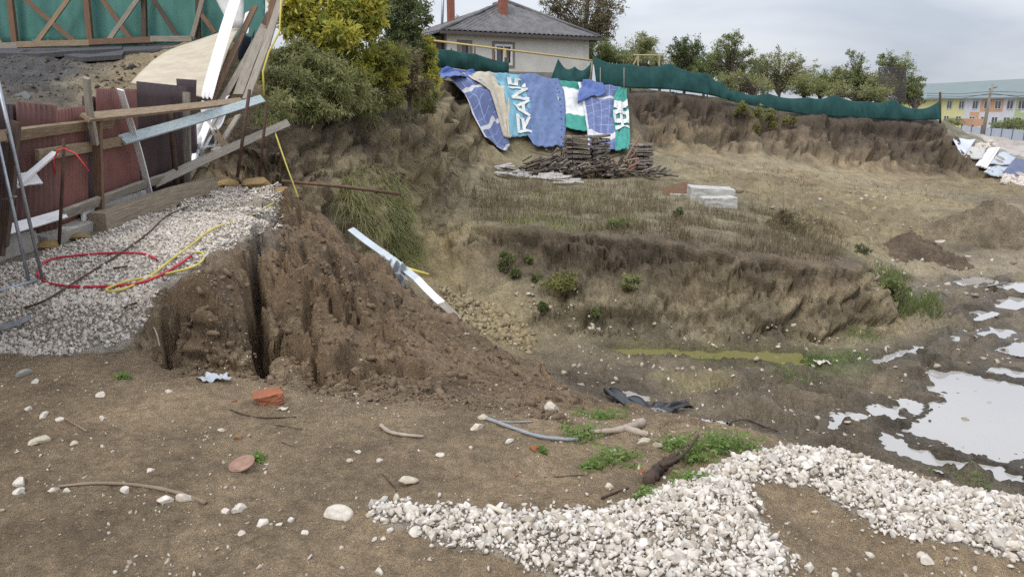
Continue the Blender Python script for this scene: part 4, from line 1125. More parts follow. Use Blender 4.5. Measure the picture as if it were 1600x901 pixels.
stick('pipe', [(700, 799), (735, 803), (768, 800)], .006, .006, M_WHITE, 'unused', 'stick') if False else None
stick('offcut', [(762, 800), (790, 811)], .010, .010, mat('pale_wood', (.62, .56, .45), rough=.8), 'pale straight splinter lying on the gravel bank edge', 'splinter', .03)
# litter scraps
M_SCRAP = mat('grey_film', (.50, .53, .56), (.34, .37, .40), .45, 14)
def scrap(u, v, w, label, m=M_SCRAP, seed=1):
    p = hit(u, v); d = p.length; s = w / FPX * d; r = random.Random(seed)
    ph = [r.uniform(0, 6) for _ in range(6)]
    def fn(a, b):
        x = (a - .5) * s * (1 + .25 * math.sin(b * 6 + ph[0])); y = (b - .5) * s * .55 * (1 + .35 * math.sin(a * 7 + ph[1]))
        xx, yy = p.x + x, p.y + y
        return (xx, yy, p.z + .012 + s * (.09 * math.sin(a * 9 + ph[2]) * math.sin(b * 7 + ph[3]) + .05 * math.sin(a * 21 + b * 13)))
    return tag(sheet('plastic_scrap', fn, 14, 9, m, None, .002), label, 'litter')
scrap(335, 592, 44, 'grey plastic film scrap at the foot of the cracked block', seed=2)
scrap(442, 641, 14, 'white plastic scrap below the brick lump', M_WHITE, 3)
scrap(1285, 566, 20, 'white scrap on green mud at the foot of the bank', M_WHITE, 4)
scrap(1087, 742, 20, 'bluish plastic scrap in the weeds by the gravel', seed=5)
# black plastic sheet on the pit floor
M_BLACK = mat('black_film', (.014, .015, .018), (.03, .032, .036), .32, 8, spec=.6)
cl = [pit_hit(950, 622), pit_hit(975, 636), pit_hit(1010, 646), pit_hit(1040, 642), pit_hit(1074, 638)]
def fnb(a, b):
    k = a * (len(cl) - 1); i = min(int(k), len(cl) - 2); p = cl[i].lerp(cl[i + 1], k - i)
    w = .62 * (.35 + math.sin(math.pi * min(a * 1.3, 1)) * .8) * (1 + .25 * math.sin(a * 19))
    y = (b - .5) * w
    return (p.x + .08 * math.sin(b * 9 + a * 11), p.y + y, p.z + .06 + .10 * abs(math.sin(a * 14 + b * 5)) * (1 - abs(b - .5)) + .03 * math.sin(b * 17 + a * 23) * (1 - abs(2 * b - 1)))
tag(sheet('plastic_sheet', fnb, 44, 14, M_BLACK, None, .004), 'crumpled black plastic sheet lying in a puddle below the lip', 'plastic sheet')
o = scrap(888, 449, 26, 'unused', M_WHITE, 9)
o.rotation_euler = (0, 0, 0); tag(o, 'pale plastic bag scrap caught in the yellow-green bush of the cove', 'litter')
# ================================================================== materials for timber and sheet
M_WOOD = mat('weathered_timber', (.34, .26, .17), (.20, .145, .095), .9, 9, (.6, 9, 9), .3, 14)
M_WOODG = mat('grey_timber', (.33, .30, .25), (.20, .175, .145), .9, 9, (.6, 9, 9), .3, 14)
M_WOODB = mat('brown_timber', (.22, .135, .085), (.13, .08, .055), .9, 9, (.6, 9, 9), .3, 14)
M_WOODD = mat('dark_timber', (.12, .085, .062), (.06, .045, .036), .9, 9, (.6, 9, 9), .3, 14)
M_BLUEW = mat('worn_blue_paint', (.42, .50, .52), (.30, .28, .23), .85, 14, (.8, 5, 5), .2, lo=.3, hi=.5)
M_WHITEP = mat('white_paint', (.74, .74, .74), (.50, .48, .45), .7, 9, (.8, 4, 4), lo=.2, hi=.45)
M_MAROON = mat('maroon_paint', (.175, .085, .072), (.105, .055, .05), .6, 5, (1, 1, .5), .15, 20, spec=.3)
M_MAROON2 = mat('faded_red_paint', (.235, .10, .082), (.16, .072, .062), .6, 4, (1, 1, .5), .1, 20)
M_MAROON3 = mat('dark_plum_paint', (.085, .048, .05), (.052, .034, .037), .55, 4, (1, 1, .4), .1, 20, lo=.3, hi=.8)
M_CONC = mat('rough_concrete', (.42, .40, .36), (.30, .285, .255), .95, 6, bump=.35, bscale=30)
M_GALV = mat('galvanised_steel', (.42, .45, .50), (.30, .33, .37), .45, 12, metal=.6)
M_STEELR = mat('rusted_rod', (.105, .062, .042), (.06, .038, .03), .85, 14)
M_FOAM = mat('yellow_foam', (.36, .25, .11), (.26, .17, .08), .95, 9, bump=.7, bscale=22)

# ================================================================== sheet metal fence on the terrace
FB = [P(-130, 455, z=.30), P(0, 408, z=.32), P(100, 375, z=.36), P(165, 345, z=.39), P(230, 318, z=.42), P(300, 297, z=.45), P(330, 290, z=.46)]
FB = [Vector((p[0], p[1] + .10, p[2])) for p in FB]
def fence_at(u):
    for a, b in zip(FB, FB[1:]):
        ua = 800 + FPX * a.x / (a.y * CT - (a.z - EYE) * ST); ub = 800 + FPX * b.x / (b.y * CT - (b.z - EYE) * ST)
        if ua <= u <= ub or b is FB[-1]:
            return a.lerp(b, (u - ua) / (ub - ua))
    return FB[0]
fence = thing('sheet_metal_fence', 'leaning fence of maroon corrugated sheets with timber rails on the gravel terrace', 'fence', tuple(fence_at(150)))
def csheet(u0, u1, vt0, vt1, lift0, lift1, m, pitch=.075, depth=.010, dy=0.0, lean=.10, flat=False):
    """one sheet: between columns u0 and u1 of the fence line, tops at pixel rows vt0, vt1; lift = bottom above ground"""
    a, b = fence_at(u0), fence_at(u1)
    L = (b - a).length; d = (b - a) / L; nrm = Vector((d.y, -d.x, 0)).normalized()
    ta = P(u0, vt0, y=a.y + lean + dy); tb = P(u1, vt1, y=b.y + lean + dy)
    nseg = int(L / pitch * 6) if not flat else 8
    def fn(s, t):
        lo = a.lerp(b, s) + Vector((0, dy, lift0 + (lift1 - lift0) * s)); hi = Vector(ta).lerp(Vector(tb), s)
        p = lo.lerp(hi, t)
        w = depth * math.sin(2 * math.pi * s * L / pitch) if not flat else .012 * math.sin(s * 5 + t * 3)
        w = max(-depth * .55, min(depth * .55, w)) * 1.2
        w += .012 * math.sin(s * 3 + t * 4 + u0)
        return tuple(p + nrm * w)
    o = sheet('corrugated_sheet', fn, max(nseg, 8), 8, m, fence, .004, False)
    return o
for a in [(-128, -20, 128, 160, .12, .12, M_MAROON, .07, .012, .02), (-22, 28, 160, 164, .10, .10, M_MAROON3, .07, .012, .03), (24, 88, 158, 165, .1, .1, M_MAROON, .07, .012, .0), (85, 134, 172, 165, .10, .10, M_MAROON2, .06, .010, .05),
          (128, 152, 150, 152, .08, .08, M_MAROON3, .07, .012, .12), (148, 214, 138, 140, .06, .06, M_MAROON2, .065, .011, .02), (212, 292, 127, 135, .08, .06, M_MAROON3, .2, .006, .06)]:
    csheet(*a)
csheet(276, 307, 123, 125, .5, .5, M_MAROON3, .2, .005, .16)
def rail(pts_px, w, t, m, parent, name='rail', off=-.07, up=(0, 1, 0)):
    q_ = []
    for u, v, dy in pts_px:
        f = fence_at(min(max(u, -120), 330)); q_.append(Vector(P(u, v, y=f.y + off + dy)))
    return board(name, q_[0], q_[1], w, t, m, parent, up)
def pwidth(px, u): return px / FPX * fence_at(min(max(u, -120), 330)).y * 1.02
rail([(-120, 232, 0), (10, 211, 0)], .085, .03, M_WOOD, fence); rail([(4, 213, -.01), (176, 192, 0)], pwidth(17, 90), .035, M_WOOD, fence)
rail([(133, 184, -.02), (378, 157, .35)], pwidth(13, 220), .035, M_WOOD, fence, off=-.10)
rail([(58, 243, -.03), (196, 219, 0)], pwidth(15, 130), .035, M_WOOD, fence, off=-.10)
rail([(190, 219, -.03), (410, 154, .6)], pwidth(14, 260), .03, M_BLUEW, fence, off=-.12)
rail([(0, 362, -.03), (100, 334, -.02)], pwidth(15, 50), .03, M_WHITEP, fence, off=-.12); rail([(96, 336, -.03), (285, 268, 0)], pwidth(14, 180), .04, M_WOODG, fence, off=-.12)
rail([(240, 287, -.05), (450, 192, .9)], pwidth(12, 320), .035, M_WOODG, fence, off=-.15)
rail([(20, 285, -.05), (60, 278, -.05)], pwidth(20, 40), .02, M_WHITEP, fence, 'board', -.12); rail([(28, 288, -.08), (86, 238, -.08)], pwidth(9, 40), .02, M_WHITEP, fence, 'board', -.14)
rail([(188, 140, -.02), (237, 316, -.16)], pwidth(9, 210), .02, M_WHITEP, fence, 'board', -.17)
rail([(128, 338, -.05), (230, 302, -.05)], pwidth(12, 200), .02, M_WHITEP, fence, 'board', -.03)
# timber posts and steel stakes
for (u0, v0, u1, v1, wpx, m) in [(135, 122, 150, 225, 8, M_WOODG), (152, 188, 158, 348, 11, M_WOODB), (291, 144, 294, 297, 9, M_WOODG), (25, 190, 4, 385, 11, M_WOODD), (20, 262, 0, 400, 9, M_WOODD)]:
    rail([(u0, v0, -.05), (u1, v1, -.09)], pwidth(wpx, u0), .05, m, fence, 'post', -.14, (0, 1, .01))
def px_tube(pts, rpx, m, name, parent=None, label=None, cat=None, n=7):
    q_ = [Vector(P(u, v, y=y)) for u, v, y in pts]
    o = MB().tube(q_, [rpx / FPX * p.y for p in q_], n).obj(name, m, parent, True)
    return tag(o, label, cat) if label else o
def fy(u, d=0): return fence_at(min(max(u, -120), 330)).y + d
for pts, r in [([(100, 217, fy(96, -.35)), (97, 300, fy(96, -.35)), (92, 388, fy(96, -.3))], 2.6), ([(264, 168, fy(264, -.25)), (271, 230, fy(264, -.25)), (277, 299, fy(264, -.25))], 4.2),
               ([(390, 140, 10.2), (380, 210, 10.1), (371, 277, 10.1)], 2.6), ([(417, 160, 10.6), (411, 220, 10.6), (405, 275, 10.6)], 2.2)]:
    px_tube(pts, r, M_STEELR, 'stake', fence)
# concrete plinth blocks under the sheets
for u0, u1, h_ in [(-120, 52, .24), (54, 128, .24)]:
    a, b = fence_at(u0), fence_at(u1); d = (b - a)
    board('plinth', a + Vector((0, -.02, h_ / 2 - .06)), b + Vector((0, -.02, h_ / 2 - .06)), h_, .16, M_CONC, fence, (0, 1, 0), .006)
# red tape tied to the stake
for pts in [[(100, 232, fy(98, -.4)), (90, 236, fy(98, -.42)), (84, 250, fy(98, -.42)), (86, 272, fy(98, -.4))], [(100, 232, fy(98, -.4)), (118, 240, fy(98, -.42)), (130, 255, fy(98, -.42)), (139, 268, fy(98, -.4))]]:
    px_tube(pts, 1.4, mat('red_tape', (.62, .06, .07), rough=.5), 'tape', fence, n=4)
# heavy beam lying along the fence
p0, p1 = hit(150, 363), hit(330, 300)
o = board('timber_beam', p0 + Vector((0, .05, .09)), p1 + Vector((0, .05, .09)), .17, .19, mat('grey_old_timber', (.36, .30, .22), (.21, .165, .12), .95, 8, (.5, 7, 7), .5, 14), None, (0, 0, 1), .012, 10)
tag(o, 'heavy grey timber beam lying on gravel along the fence foot', 'beam')
for u, v, w, lab in [(75, 388, 40, 'yellow foam lump by the thin stake at the fence foot'), (126, 373, 34, 'yellow foam lump between plinth and timber beam'), (352, 292, 46, 'yellow foam lump at the far end of the timber beam'),
                     (405, 292, 60, 'broad crust of yellow foam at the terrace corner'), (440, 300, 28, 'yellow foam knob at the edge of the drop')]:
    tag(stone(u, v, w, lab, M_FOAM, 5, .55, .35, 'foam_lump', .15), None, 'foam')
# light steel tube frame leaning at far left
fr = thing('steel_tube_frame', 'grey steel tube frame standing at the left edge of the gravel', 'frame', tuple(hit(62, 440)))
g1 = hit(67, 440); g2 = hit(46, 443)
for a, b in [((P(-18, 60, y=g1.y - .1)), g1 + Vector((0, 0, .01))), (P(-8, 200, y=g2.y + .12), g2 + Vector((0, 0, .01))), (g1 + Vector((0, 0, .02)), hit(-30, 468) + Vector((0, 0, .03))), (g2 + Vector((0, 0, .015)), g1 + Vector((0, 0, .015)))]:
    MB().tube([Vector(a), Vector(b)], .013, 8).obj('tube', M_GALV, fr, True)
px_tube([(-5, 314, g1.y + .1), (25, 307, g1.y)], 1.6, M_GALV, 'tube', fr)
o = board('steel_channel', hit(-10, 520) + Vector((0, 0, .03)), hit(46, 502) + Vector((0, 0, .03)), .06, .03, M_GALV); tag(o, 'bent galvanised strip lying on gravel at the left edge', 'metal strip')
# hoses and cable on the gravel
M_RED = mat('red_hose', (.58, .045, .075), (.42, .03, .05), .4, 8); M_YEL = mat('yellow_hose', (.62, .52, .10), (.50, .42, .10), .45, 8)
stick('hose', [(300, 404), (270, 425), (225, 446), (170, 453), (110, 453), (70, 445), (60, 430), (75, 412), (120, 404), (180, 400), (225, 402), (245, 410)], .010, .010, M_RED, 'pinkish red hose looped on the gravel terrace', 'hose', .028)
stick('hose', [(442, 312), (395, 340), (335, 362), (300, 388), (268, 412), (238, 436), (200, 456), (175, 462), (168, 458), (200, 446), (250, 436), (300, 424), (318, 412), (318, 402), (305, 400)], .009, .009, M_YEL, 'yellow hose running along the gravel and doubling back in a loop', 'hose', .032)
stick('cable', [(40, 488), (75, 475), (130, 440), (180, 408), (230, 372), (262, 342), (296, 327)], .009, .009, M_STEELR, 'rusty reinforcing rod lying across the gravel terrace', 'rod', .035)
stick('stick', [(190, 445), (208, 470), (228, 492), (244, 522), (250, 545)], .006, .005, M_GREYWOOD, 'pale thin cord drooping over the gravel edge', 'cord', .02)
stick('stick', [(195, 487), (215, 479)], .008, .006, M_DARKROOT, 'short dark twig on the gravel terrace', 'stick', .03); stick('stick', [(178, 425), (200, 422)], .009, .006, M_DARKROOT, 'black scrap of wood inside the red hose loop', 'stick', .03)

# ================================================================== collapsed boards between fence and cliff
M_BEIGE = mat('beige_panel', (.50, .44, .34), (.40, .345, .26), .85, 3, bump=.1)
def px_sheet(name, quad, m, label, cat, bend=.0, nu=14, nv=14, thick=.01, wav=0, wamp=.02, parent=None):
    """quad: four (u,v,y), order: near-left, near-right, far-right, far-left"""
    c = [Vector(P(*q_[:2], y=q_[2])) for q_ in quad]
    def fn(s, t):
        p = c[0].lerp(c[1], s).lerp(c[3].lerp(c[2], s), t)
        z = bend * math.sin(math.pi * t) + (wamp * math.sin(2 * math.pi * wav * s) if wav else wamp * .5 * math.sin(s * 4 + t * 5))
        return (p.x, p.y, p.z + z)
    o = sheet(name, fn, nu, nv, m, parent, thick)
    return tag(o, label, cat) if label else o
px_sheet('bowed_sheet', [(205, 130, 12.8), (330, 154, 11.9), (376, 42, 17.6), (288, 70, 17.0)], M_BEIGE, 'large bowed beige panel sliding down from the broken road', 'panel', .10, 16, 18, .03)
px_sheet('roofing_sheet', [(313, 152, 11.7), (332, 154, 11.5), (386, -30, 13.6), (370, -32, 13.8)], M_WHITEP, 'long white corrugated plastic strip leaning on end beside the beige panel', 'roofing sheet', .06, 30, 10, .006, 3, .02)
px_sheet('white_panel', [(360, 44, 16.8), (380, 44, 16.9), (382, -40, 17.0), (318, -38, 17.2)], mat('grey_white_panel', (.60, .60, .59), rough=.6), 'greyish white board standing on the road edge by the net', 'panel', 0, 6, 6, .02)
px_sheet('clear_film', [(378, 55, 13.9), (388, 52, 13.8), (392, 18, 14.1), (383, 20, 14.2)], M_WHITEP, 'small white film flap on the roofing strip', 'plastic film', .02, 8, 8, .003)
dbg = 'boards slid down beside the fence'
for (u0, v0, y0, u1, v1, y1, w, t, m, lab) in [
    (330, 158, 11.6, 398, 10, 13.5, .10, .03, M_WOODB, 'brown plank leaning right behind the white roofing strip'),
    (345, 160, 11.8, 412, 40, 13.2, .09, .03, M_WOODG, 'grey plank leaning beside the brown one in the fallen boards'),
    (352, 158, 12.0, 420, 20, 13.6, .08, .03, M_WOODD, 'dark narrow plank among the fallen boards'),
    (372, 148, 12.0, 412, 46, 13.0, .16, .025, M_WOODG, 'wide grey board lying in the gap of the fallen boards'),
    (385, 155, 11.9, 442, -15, 13.2, .13, .03, M_WOODG, 'tall weathered plank closest to the overgrown cliff'),
    (400, 118, 12.2, 432, 10, 13.4, .08, .03, M_WOODD, 'dark tall lath behind the tall weathered plank'),
    (418, 70, 12.9, 430, -20, 13.3, .10, .03, M_WOODB, 'brown board end at the very top beside the bushes'),
    (270, 300, 9.9, 345, 160, 11.4, .10, .02, M_WOODG, 'grey splintered lath running down to the beam'),
    (282, 290, 10.0, 352, 170, 11.5, .09, .02, M_WHITEP, 'white splintered lath running down to the beam'),
    (300, 288, 10.1, 362, 185, 11.5, .11, .02, M_WOOD, 'tan splintered lath beneath the barrier planks'),
    (296, 262, 10.3, 330, 180, 11.2, .12, .015, M_WHITEP, 'white strip behind the grey post at the fence end'),
    (318, 262, 10.2, 372, 180, 11.4, .09, .025, M_WOODG, 'grey broken plank under the blue rail'),
    (332, 200, 11.0, 356, 232, 10.6, .10, .02, M_WOOD, 'short tan broken plank end sticking out below the rails'),
    (180, 330, 9.0, 262, 297, 9.9, .12, .015, M_WHITEP, 'white torn strip behind the timber beam'),
    (215, 318, 9.4, 268, 290, 10.1, .09, .02, M_WOODG, 'grey torn lath behind the timber beam')]:
    o = board('fallen_board', P(u0, v0, y=y0), P(u1, v1, y=y1), w, t, m, None, (random.uniform(-.3, .3), -1, .3), .008)
    tag(o, lab, 'board', dbg)
# crumpled white membrane
def fnm(a, b):
    p = Vector(P(262 + 70 * a + 12 * b, 300 - 135 * a - 8 * b, y=9.95 + 1.5 * a + .05))
    w = (b - .5) * .42 * (.5 + .6 * math.sin(2.5 * a + .4))
    return (p.x + w, p.y + .12 * math.sin(a * 23 + b * 9), p.z + .05 * math.sin(a * 31 + b * 15) + .04 * math.sin(b * 21))
tag(sheet('membrane', fnm, 40, 14, mat('dirty_white_film', (.60, .60, .60), (.36, .35, .34), .6, 5), None, .004), 'crumpled white membrane wrapped among the laths at the fence end', 'membrane')
scrapb = mat('blue_grey_cloth', (.10, .13, .18), (.06, .08, .11), .8, 6)
def fnc(a, b):
    p = Vector(P(375 + 22 * a, 50 + 46 * b, y=13.0)); return (p.x, p.y + .1 * math.sin(a * 9 + b * 6), p.z + .08 * math.sin(a * 7))
tag(sheet('rag', fnc, 14, 14, scrapb, None, .006), 'dark blue rag caught between the fallen boards', 'rag')
for u, v, y, w, lab in [(340, 238, 10.4, 30, 'white chunk of foam hanging on the lower barrier plank'), (431, 108, 12.0, 14, 'pale bundle lying at the edge of the overgrown cliff')]:
    me = rock_mesh('foam_chunk', 77 + u, 3, 10); o = link('foam_chunk', me, M_WHITE); o.location = P(u, v, y=y) if u < 400 else base_hit(u, v); s = w / FPX * y * .45; o.scale = (s, s, s); tag(o, lab, 'foam')
px_tube([(440, -10, 11.6), (437, 50, 11.6), (420, 82, 11.5), (411, 112, 11.4), (413, 150, 11.4)], 1.5, M_YEL, 'cable', None, 'yellow cable hanging down past the fallen boards', 'cable', 5)
px_tube([(430, 208, 11.2), (448, 260, 11.0), (466, 308, 10.6)], 1.2, M_YEL, 'cable', None, 'straight yellow cable end stretched down over the drop', 'cable', 5)
px_tube([(440, 283, 11.0), (530, 291, 11.6), (625, 303, 12.6)], 2.6, mat('rusty_pipe', (.20, .12, .075), (.13, .08, .055), .85, 12), 'pipe', None, 'long rusty pipe jutting out over the drop from the terrace', 'pipe', 8)
px_tube([(337, 190, 11.3), (400, 210, 11.4), (432, 228, 11.4)], .7, M_STEELR, 'wire', None, 'thin wire stretched behind the lower barrier planks', 'wire', 4)

# ================================================================== broken asphalt slabs on the road edge
M_ASPH = mat('asphalt', (.085, .085, .09), (.055, .055, .06), .9, 20, bump=.5, bscale=90)
def slab(pix, th, m, label, cat='slab', name='asphalt_slab'):
    top = [Vector(P(u, v, y=y)) for u, v, y in pix]; n_ = len(top)
    b_ = MB(); b_.v = [tuple(p) for p in top] + [(p.x, p.y, p.z - th) for p in top]
    b_.f = [tuple(range(n_)), tuple(range(2 * n_ - 1, n_ - 1, -1))] + [(i, i + n_, (i + 1) % n_ + n_, (i + 1) % n_) for i in range(n_)]
    return tag(b_.obj(name, m), label, cat)
slab([(-140, 84, 16.9), (0, 83, 16.9), (60, 84, 16.7), (108, 80, 16.9), (190, 76, 17.2), (192, 70, 19.0), (-140, 71, 19.0)], .10, M_ASPH, 'long slab of asphalt under the left part of the green net')
slab([(100, 86, 16.6), (128, 90, 16.4), (190, 86, 16.6), (194, 80, 16.9), (240, 80, 17.2), (278, 74, 17.5), (300, 64, 18.9), (196, 70, 18.9)], .09, M_ASPH, 'broken dark asphalt slab overhanging the scarp beside the beige panel')
slab([(22, 148, 13.9), (40, 142, 13.9), (48, 150, 13.8), (44, 156, 13.7), (24, 157, 13.7)], .12, mat('grey_asphalt', (.13, .13, .13), rough=.95), 'angular grey chunk lying on the scarp behind the fence', 'slab')
x_, y_, s_ = [], [], []
for _ in range(700):
    h_ = base_hit(random.uniform(-60, 270), random.uniform(88, 160)); x_.append(h_[0]); y_.append(h_[1]); s_.append(min(.16, random.lognormvariate(math.log(.020), .6)))
x_, y_, s_ = map(np.array, (x_, y_, s_))
tag(scatter_mesh('scarp_rubble', hull, np.stack([x_, y_, H(x_, y_) + s_ * .2], 1), rand_rot(len(x_)), s_, stone_mat('scarp_rubble', [(.06, .058, .058), (.10, .09, .08), (.16, .125, .085), (.07, .065, .062)])), 'dark rubble on the scarp below the broken road', 'rubble', None, 'stuff')

# ================================================================== green net on timber frame along the road
def net_mat(name, c1, c2, trans=.25):
    m = mat(name, c1, c2, .9, 3, (1, 1, .5), .15, 200)
    n, l = m.node_tree.nodes, m.node_tree.links
    b = n['Principled BSDF']; out = n['Material Output']
    tr = n.new('ShaderNodeBsdfTranslucent'); tr.inputs['Color'].default_value = (*c1, 1)
    mx = n.new('ShaderNodeMixShader'); mx.inputs[0].default_value = trans
    l.new(b.outputs[0], mx.inputs[1]); l.new(tr.outputs[0], mx.inputs[2]); l.new(mx.outputs[0], out.inputs['Surface'])
    return m
M_NETL = net_mat('teal_net', (.125, .300, .262), (.095, .24, .21))
M_NET = net_mat('dark_green_net', (.027, .095, .090), (.017, .062, .060))
nf = thing('net_fence', 'teal net on a timber frame with crossed braces along the broken road', 'fence', (-12, 19, 3.0))
def rp(u, v, y=18.4): return Vector(P(u, v, y=y))
def fnn(s, t):
    u = -60 + 475 * s; a = rp(u, 74 - 2 * s, 18.6); b_ = rp(u, -70, 18.6); p = a.lerp(b_, t)
    return (p.x, p.y + .04 * math.sin(u * .09) + .02 * math.sin(u * .31 + t * 6), p.z)
sheet('net', fnn, 90, 8, M_NETL, nf, .006)
for u0, v0, u1, v1, w, m in [(-62, -60, -58, 74, .12, M_WOODG), (8, -60, 24, 72, .13, M_WOODB), (130, -60, 142, 70, .13, M_WOODB), (222, -60, 226, 66, .11, M_WOODD), (308, -60, 310, 62, .10, M_WOODD)]:
    board('post', rp(u0, v0, 18.42), rp(u1, v1, 18.42), w, .10, m, nf, (0, 1, 0))
for u0, v0, u1, v1, m in [(36, -4, 122, 70, M_WOODB), (110, -6, 54, 70, M_WOOD), (158, -4, 207, 66, M_WOODB), (220, -8, 168, 66, M_WOODG), (236, -6, 280, 62, M_WOODD), (300, 60, 318, -8, M_WOODG), (311, 18, 336, 52, M_WOODB), (-50, -4, 2, 70, M_WOOD)]:
    board('brace', rp(u0, v0, 18.32), rp(u1, v1, 18.26), .10, .05, m, nf, (0, 1, 0))
for u0, v0, u1, v1, m in [(-70, 72, 28, 71, M_WOODG), (26, 70, 140, 67, M_WOOD), (140, 66, 240, 62, M_WOODB), (236, 61, 300, 61, M_WOODG)]:
    board('rail', rp(u0, v0, 18.2), rp(u1, v1, 18.2), .13, .08, m, nf, (0, 1, 0))

# ================================================================== things on the slide mass
rl = thing('downpipe_rail', 'pale jointed rail lying down the slope of collapsed soil', 'rail', tuple(hit(640, 460)))
RP = [P(548, 358, y=9.3), P(612, 404, y=8.7), P(652, 436, y=8.3), P(690, 474, y=7.9), P(716, 500, y=7.6)]
RPv = [Vector((p[0], p[1], max(p[2], Hs(p[0], p[1]) + .03))) for p in RP]
M_RAILB = mat('blue_grey_plastic', (.50, .56, .60), (.40, .45, .49), .6, 4)
for i, m in enumerate([M_RAILB, M_RAILB, M_WHITEP, M_WOODG]):
    board('rail_section', RPv[i], RPv[i + 1], .085, .02, m, rl, (0, -.8, 1), .004)
px_tube([(620, 414, 8.55), (645, 422, 8.5), (670, 429, 8.5)], 2.6, M_YEL, 'tube', None, 'short yellow tube sticking out beside the pale rail', 'tube', 8)
def fng(a, b):
    p = Vector(P(608 + 26 * a + 10 * b * (1 - a), 408 + 42 * b + 4 * a, y=8.45)); return (p.x - .12 * b * (1 - a), p.y + .05 * math.sin(a * 13 + b * 8), p.z + .03 * math.sin(a * 17 + b * 5))
tag(sheet('torn_film', fng, 16, 14, M_SCRAP, None, .003), 'torn blue grey plastic film snagged under the pale rail', 'plastic film')
def fng2(a, b):
    p = Vector(P(594 + 44 * a, 424 + 24 * a + 7 * b, y=8.2)); return (p.x, p.y + .03 * math.sin(a * 19), max(p.z, Hs(p.x, p.y)) + .03 + .02 * math.sin(a * 23 + b * 4))
tag(sheet('torn_film', fng2, 20, 5, M_SCRAP, None, .003), 'narrow strip of blue grey film on the soil left of the rail', 'plastic film')
# ================================================================== tarpaulins hung over the bank below the house
def uvmat(name, build, rough=.55):
    m = bpy.data.materials.new(name); m.use_nodes = True
    n, l = m.node_tree.nodes, m.node_tree.links; b = n['Principled BSDF']; b.inputs['Roughness'].default_value = rough; b.inputs['Specular IOR Level'].default_value = .3
    uv = n.new('ShaderNodeTexCoord'); sp = n.new('ShaderNodeSeparateXYZ'); l.new(uv.outputs['UV'], sp.inputs[0])
    nz = n.new('ShaderNodeTexNoise'); nz.inputs['Scale'].default_value = 5; nz.inputs['Detail'].default_value = 6; l.new(uv.outputs['Object'], nz.inputs['Vector'])
    mr = n.new('ShaderNodeMapRange'); mr.inputs['From Min'].default_value = .3; mr.inputs['From Max'].default_value = .7; mr.inputs['To Min'].default_value = .8; mr.inputs['To Max'].default_value = 1.12; l.new(nz.outputs['Fac'], mr.inputs['Value'])
    c = build(n, l, sp)
    vm = n.new('ShaderNodeVectorMath'); vm.operation = 'SCALE'; l.new(c, vm.inputs[0]); l.new(mr.outputs[0], vm.inputs['Scale']); l.new(vm.outputs[0], b.inputs['Base Color'])
    return m
def band(n, l, src, lo, hi):
    a = n.new('ShaderNodeMath'); a.operation = 'GREATER_THAN'; a.inputs[1].default_value = lo; l.new(src, a.inputs[0])
    b = n.new('ShaderNodeMath'); b.operation = 'LESS_THAN'; b.inputs[1].default_value = hi; l.new(src, b.inputs[0])
    c = n.new('ShaderNodeMath'); c.operation = 'MULTIPLY'; l.new(a.outputs[0], c.inputs[0]); l.new(b.outputs[0], c.inputs[1]); return c.outputs[0]
def grid(n, l, src, freq, w):
    a = n.new('ShaderNodeMath'); a.operation = 'MULTIPLY'; a.inputs[1].default_value = freq; l.new(src, a.inputs[0])
    f = n.new('ShaderNodeMath'); f.operation = 'FRACT'; l.new(a.outputs[0], f.inputs[0])
    g = n.new('ShaderNodeMath'); g.operation = 'LESS_THAN'; g.inputs[1].default_value = w; l.new(f.outputs[0], g.inputs[0]); return g.outputs[0]
def mixc(n, l, fac, a, b):
    m = n.new('ShaderNodeMix'); m.data_type = 'RGBA'; l.new(fac, m.inputs['Factor'])
    for s, k in ((a, 6), (b, 7)):
        if isinstance(s, tuple): m.inputs[k].default_value = (*s, 1)
        else: l.new(s, m.inputs[k])
    return m.outputs[2]
def mx(n, l, a, b):
    m = n.new('ShaderNodeMath'); m.operation = 'MAXIMUM'; l.new(a, m.inputs[0]); l.new(b, m.inputs[1]); return m.outputs[0]
BLUE, WHT = (.115, .15, .30), (.56, .56, .57)
def b_check(bands, nx, ny):
    def f(n, l, sp):
        g = mx(n, l, grid(n, l, sp.outputs[0], nx, .07), grid(n, l, sp.outputs[1], ny, .06))
        c = mixc(n, l, g, BLUE, (.26, .31, .50))
        for lo, hi in bands: c = mixc(n, l, band(n, l, sp.outputs[1], lo, hi), c, WHT)
        return mixc(n, l, band(n, l, sp.outputs[0], -.1, .06), c, (.55, .56, .62))
    return f
M_T_CHECK1 = uvmat('blue_check_tarp', b_check([(-.1, .05), (.36, .40), (.70, .745)], 3.1, 11))
M_T_CHECK2 = uvmat('blue_check_tarp_right', b_check([(.13, .21), (.72, .76)], 4.1, 10))
M_T_BEIGE = uvmat('beige_tarp', lambda n, l, sp: mixc(n, l, grid(n, l, sp.outputs[1], 14, .03), (.50, .45, .36), (.38, .34, .28)))
M_T_CYAN = uvmat('cyan_tarp', lambda n, l, sp: mixc(n, l, band(n, l, sp.outputs[0], .9, 1.1), (.19, .41, .52), (.13, .31, .44)))
def b_blue(n, l, sp):
    dots = n.new('ShaderNodeMath'); dots.operation = 'MULTIPLY'
    l.new(band(n, l, sp.outputs[0], .87, .91), dots.inputs[0]); l.new(grid(n, l, sp.outputs[1], 11, .2), dots.inputs[1])
    return mixc(n, l, dots.outputs[0], (.12, .175, .33), (.03, .04, .10))
M_T_BLUE = uvmat('blue_tarp', b_blue)
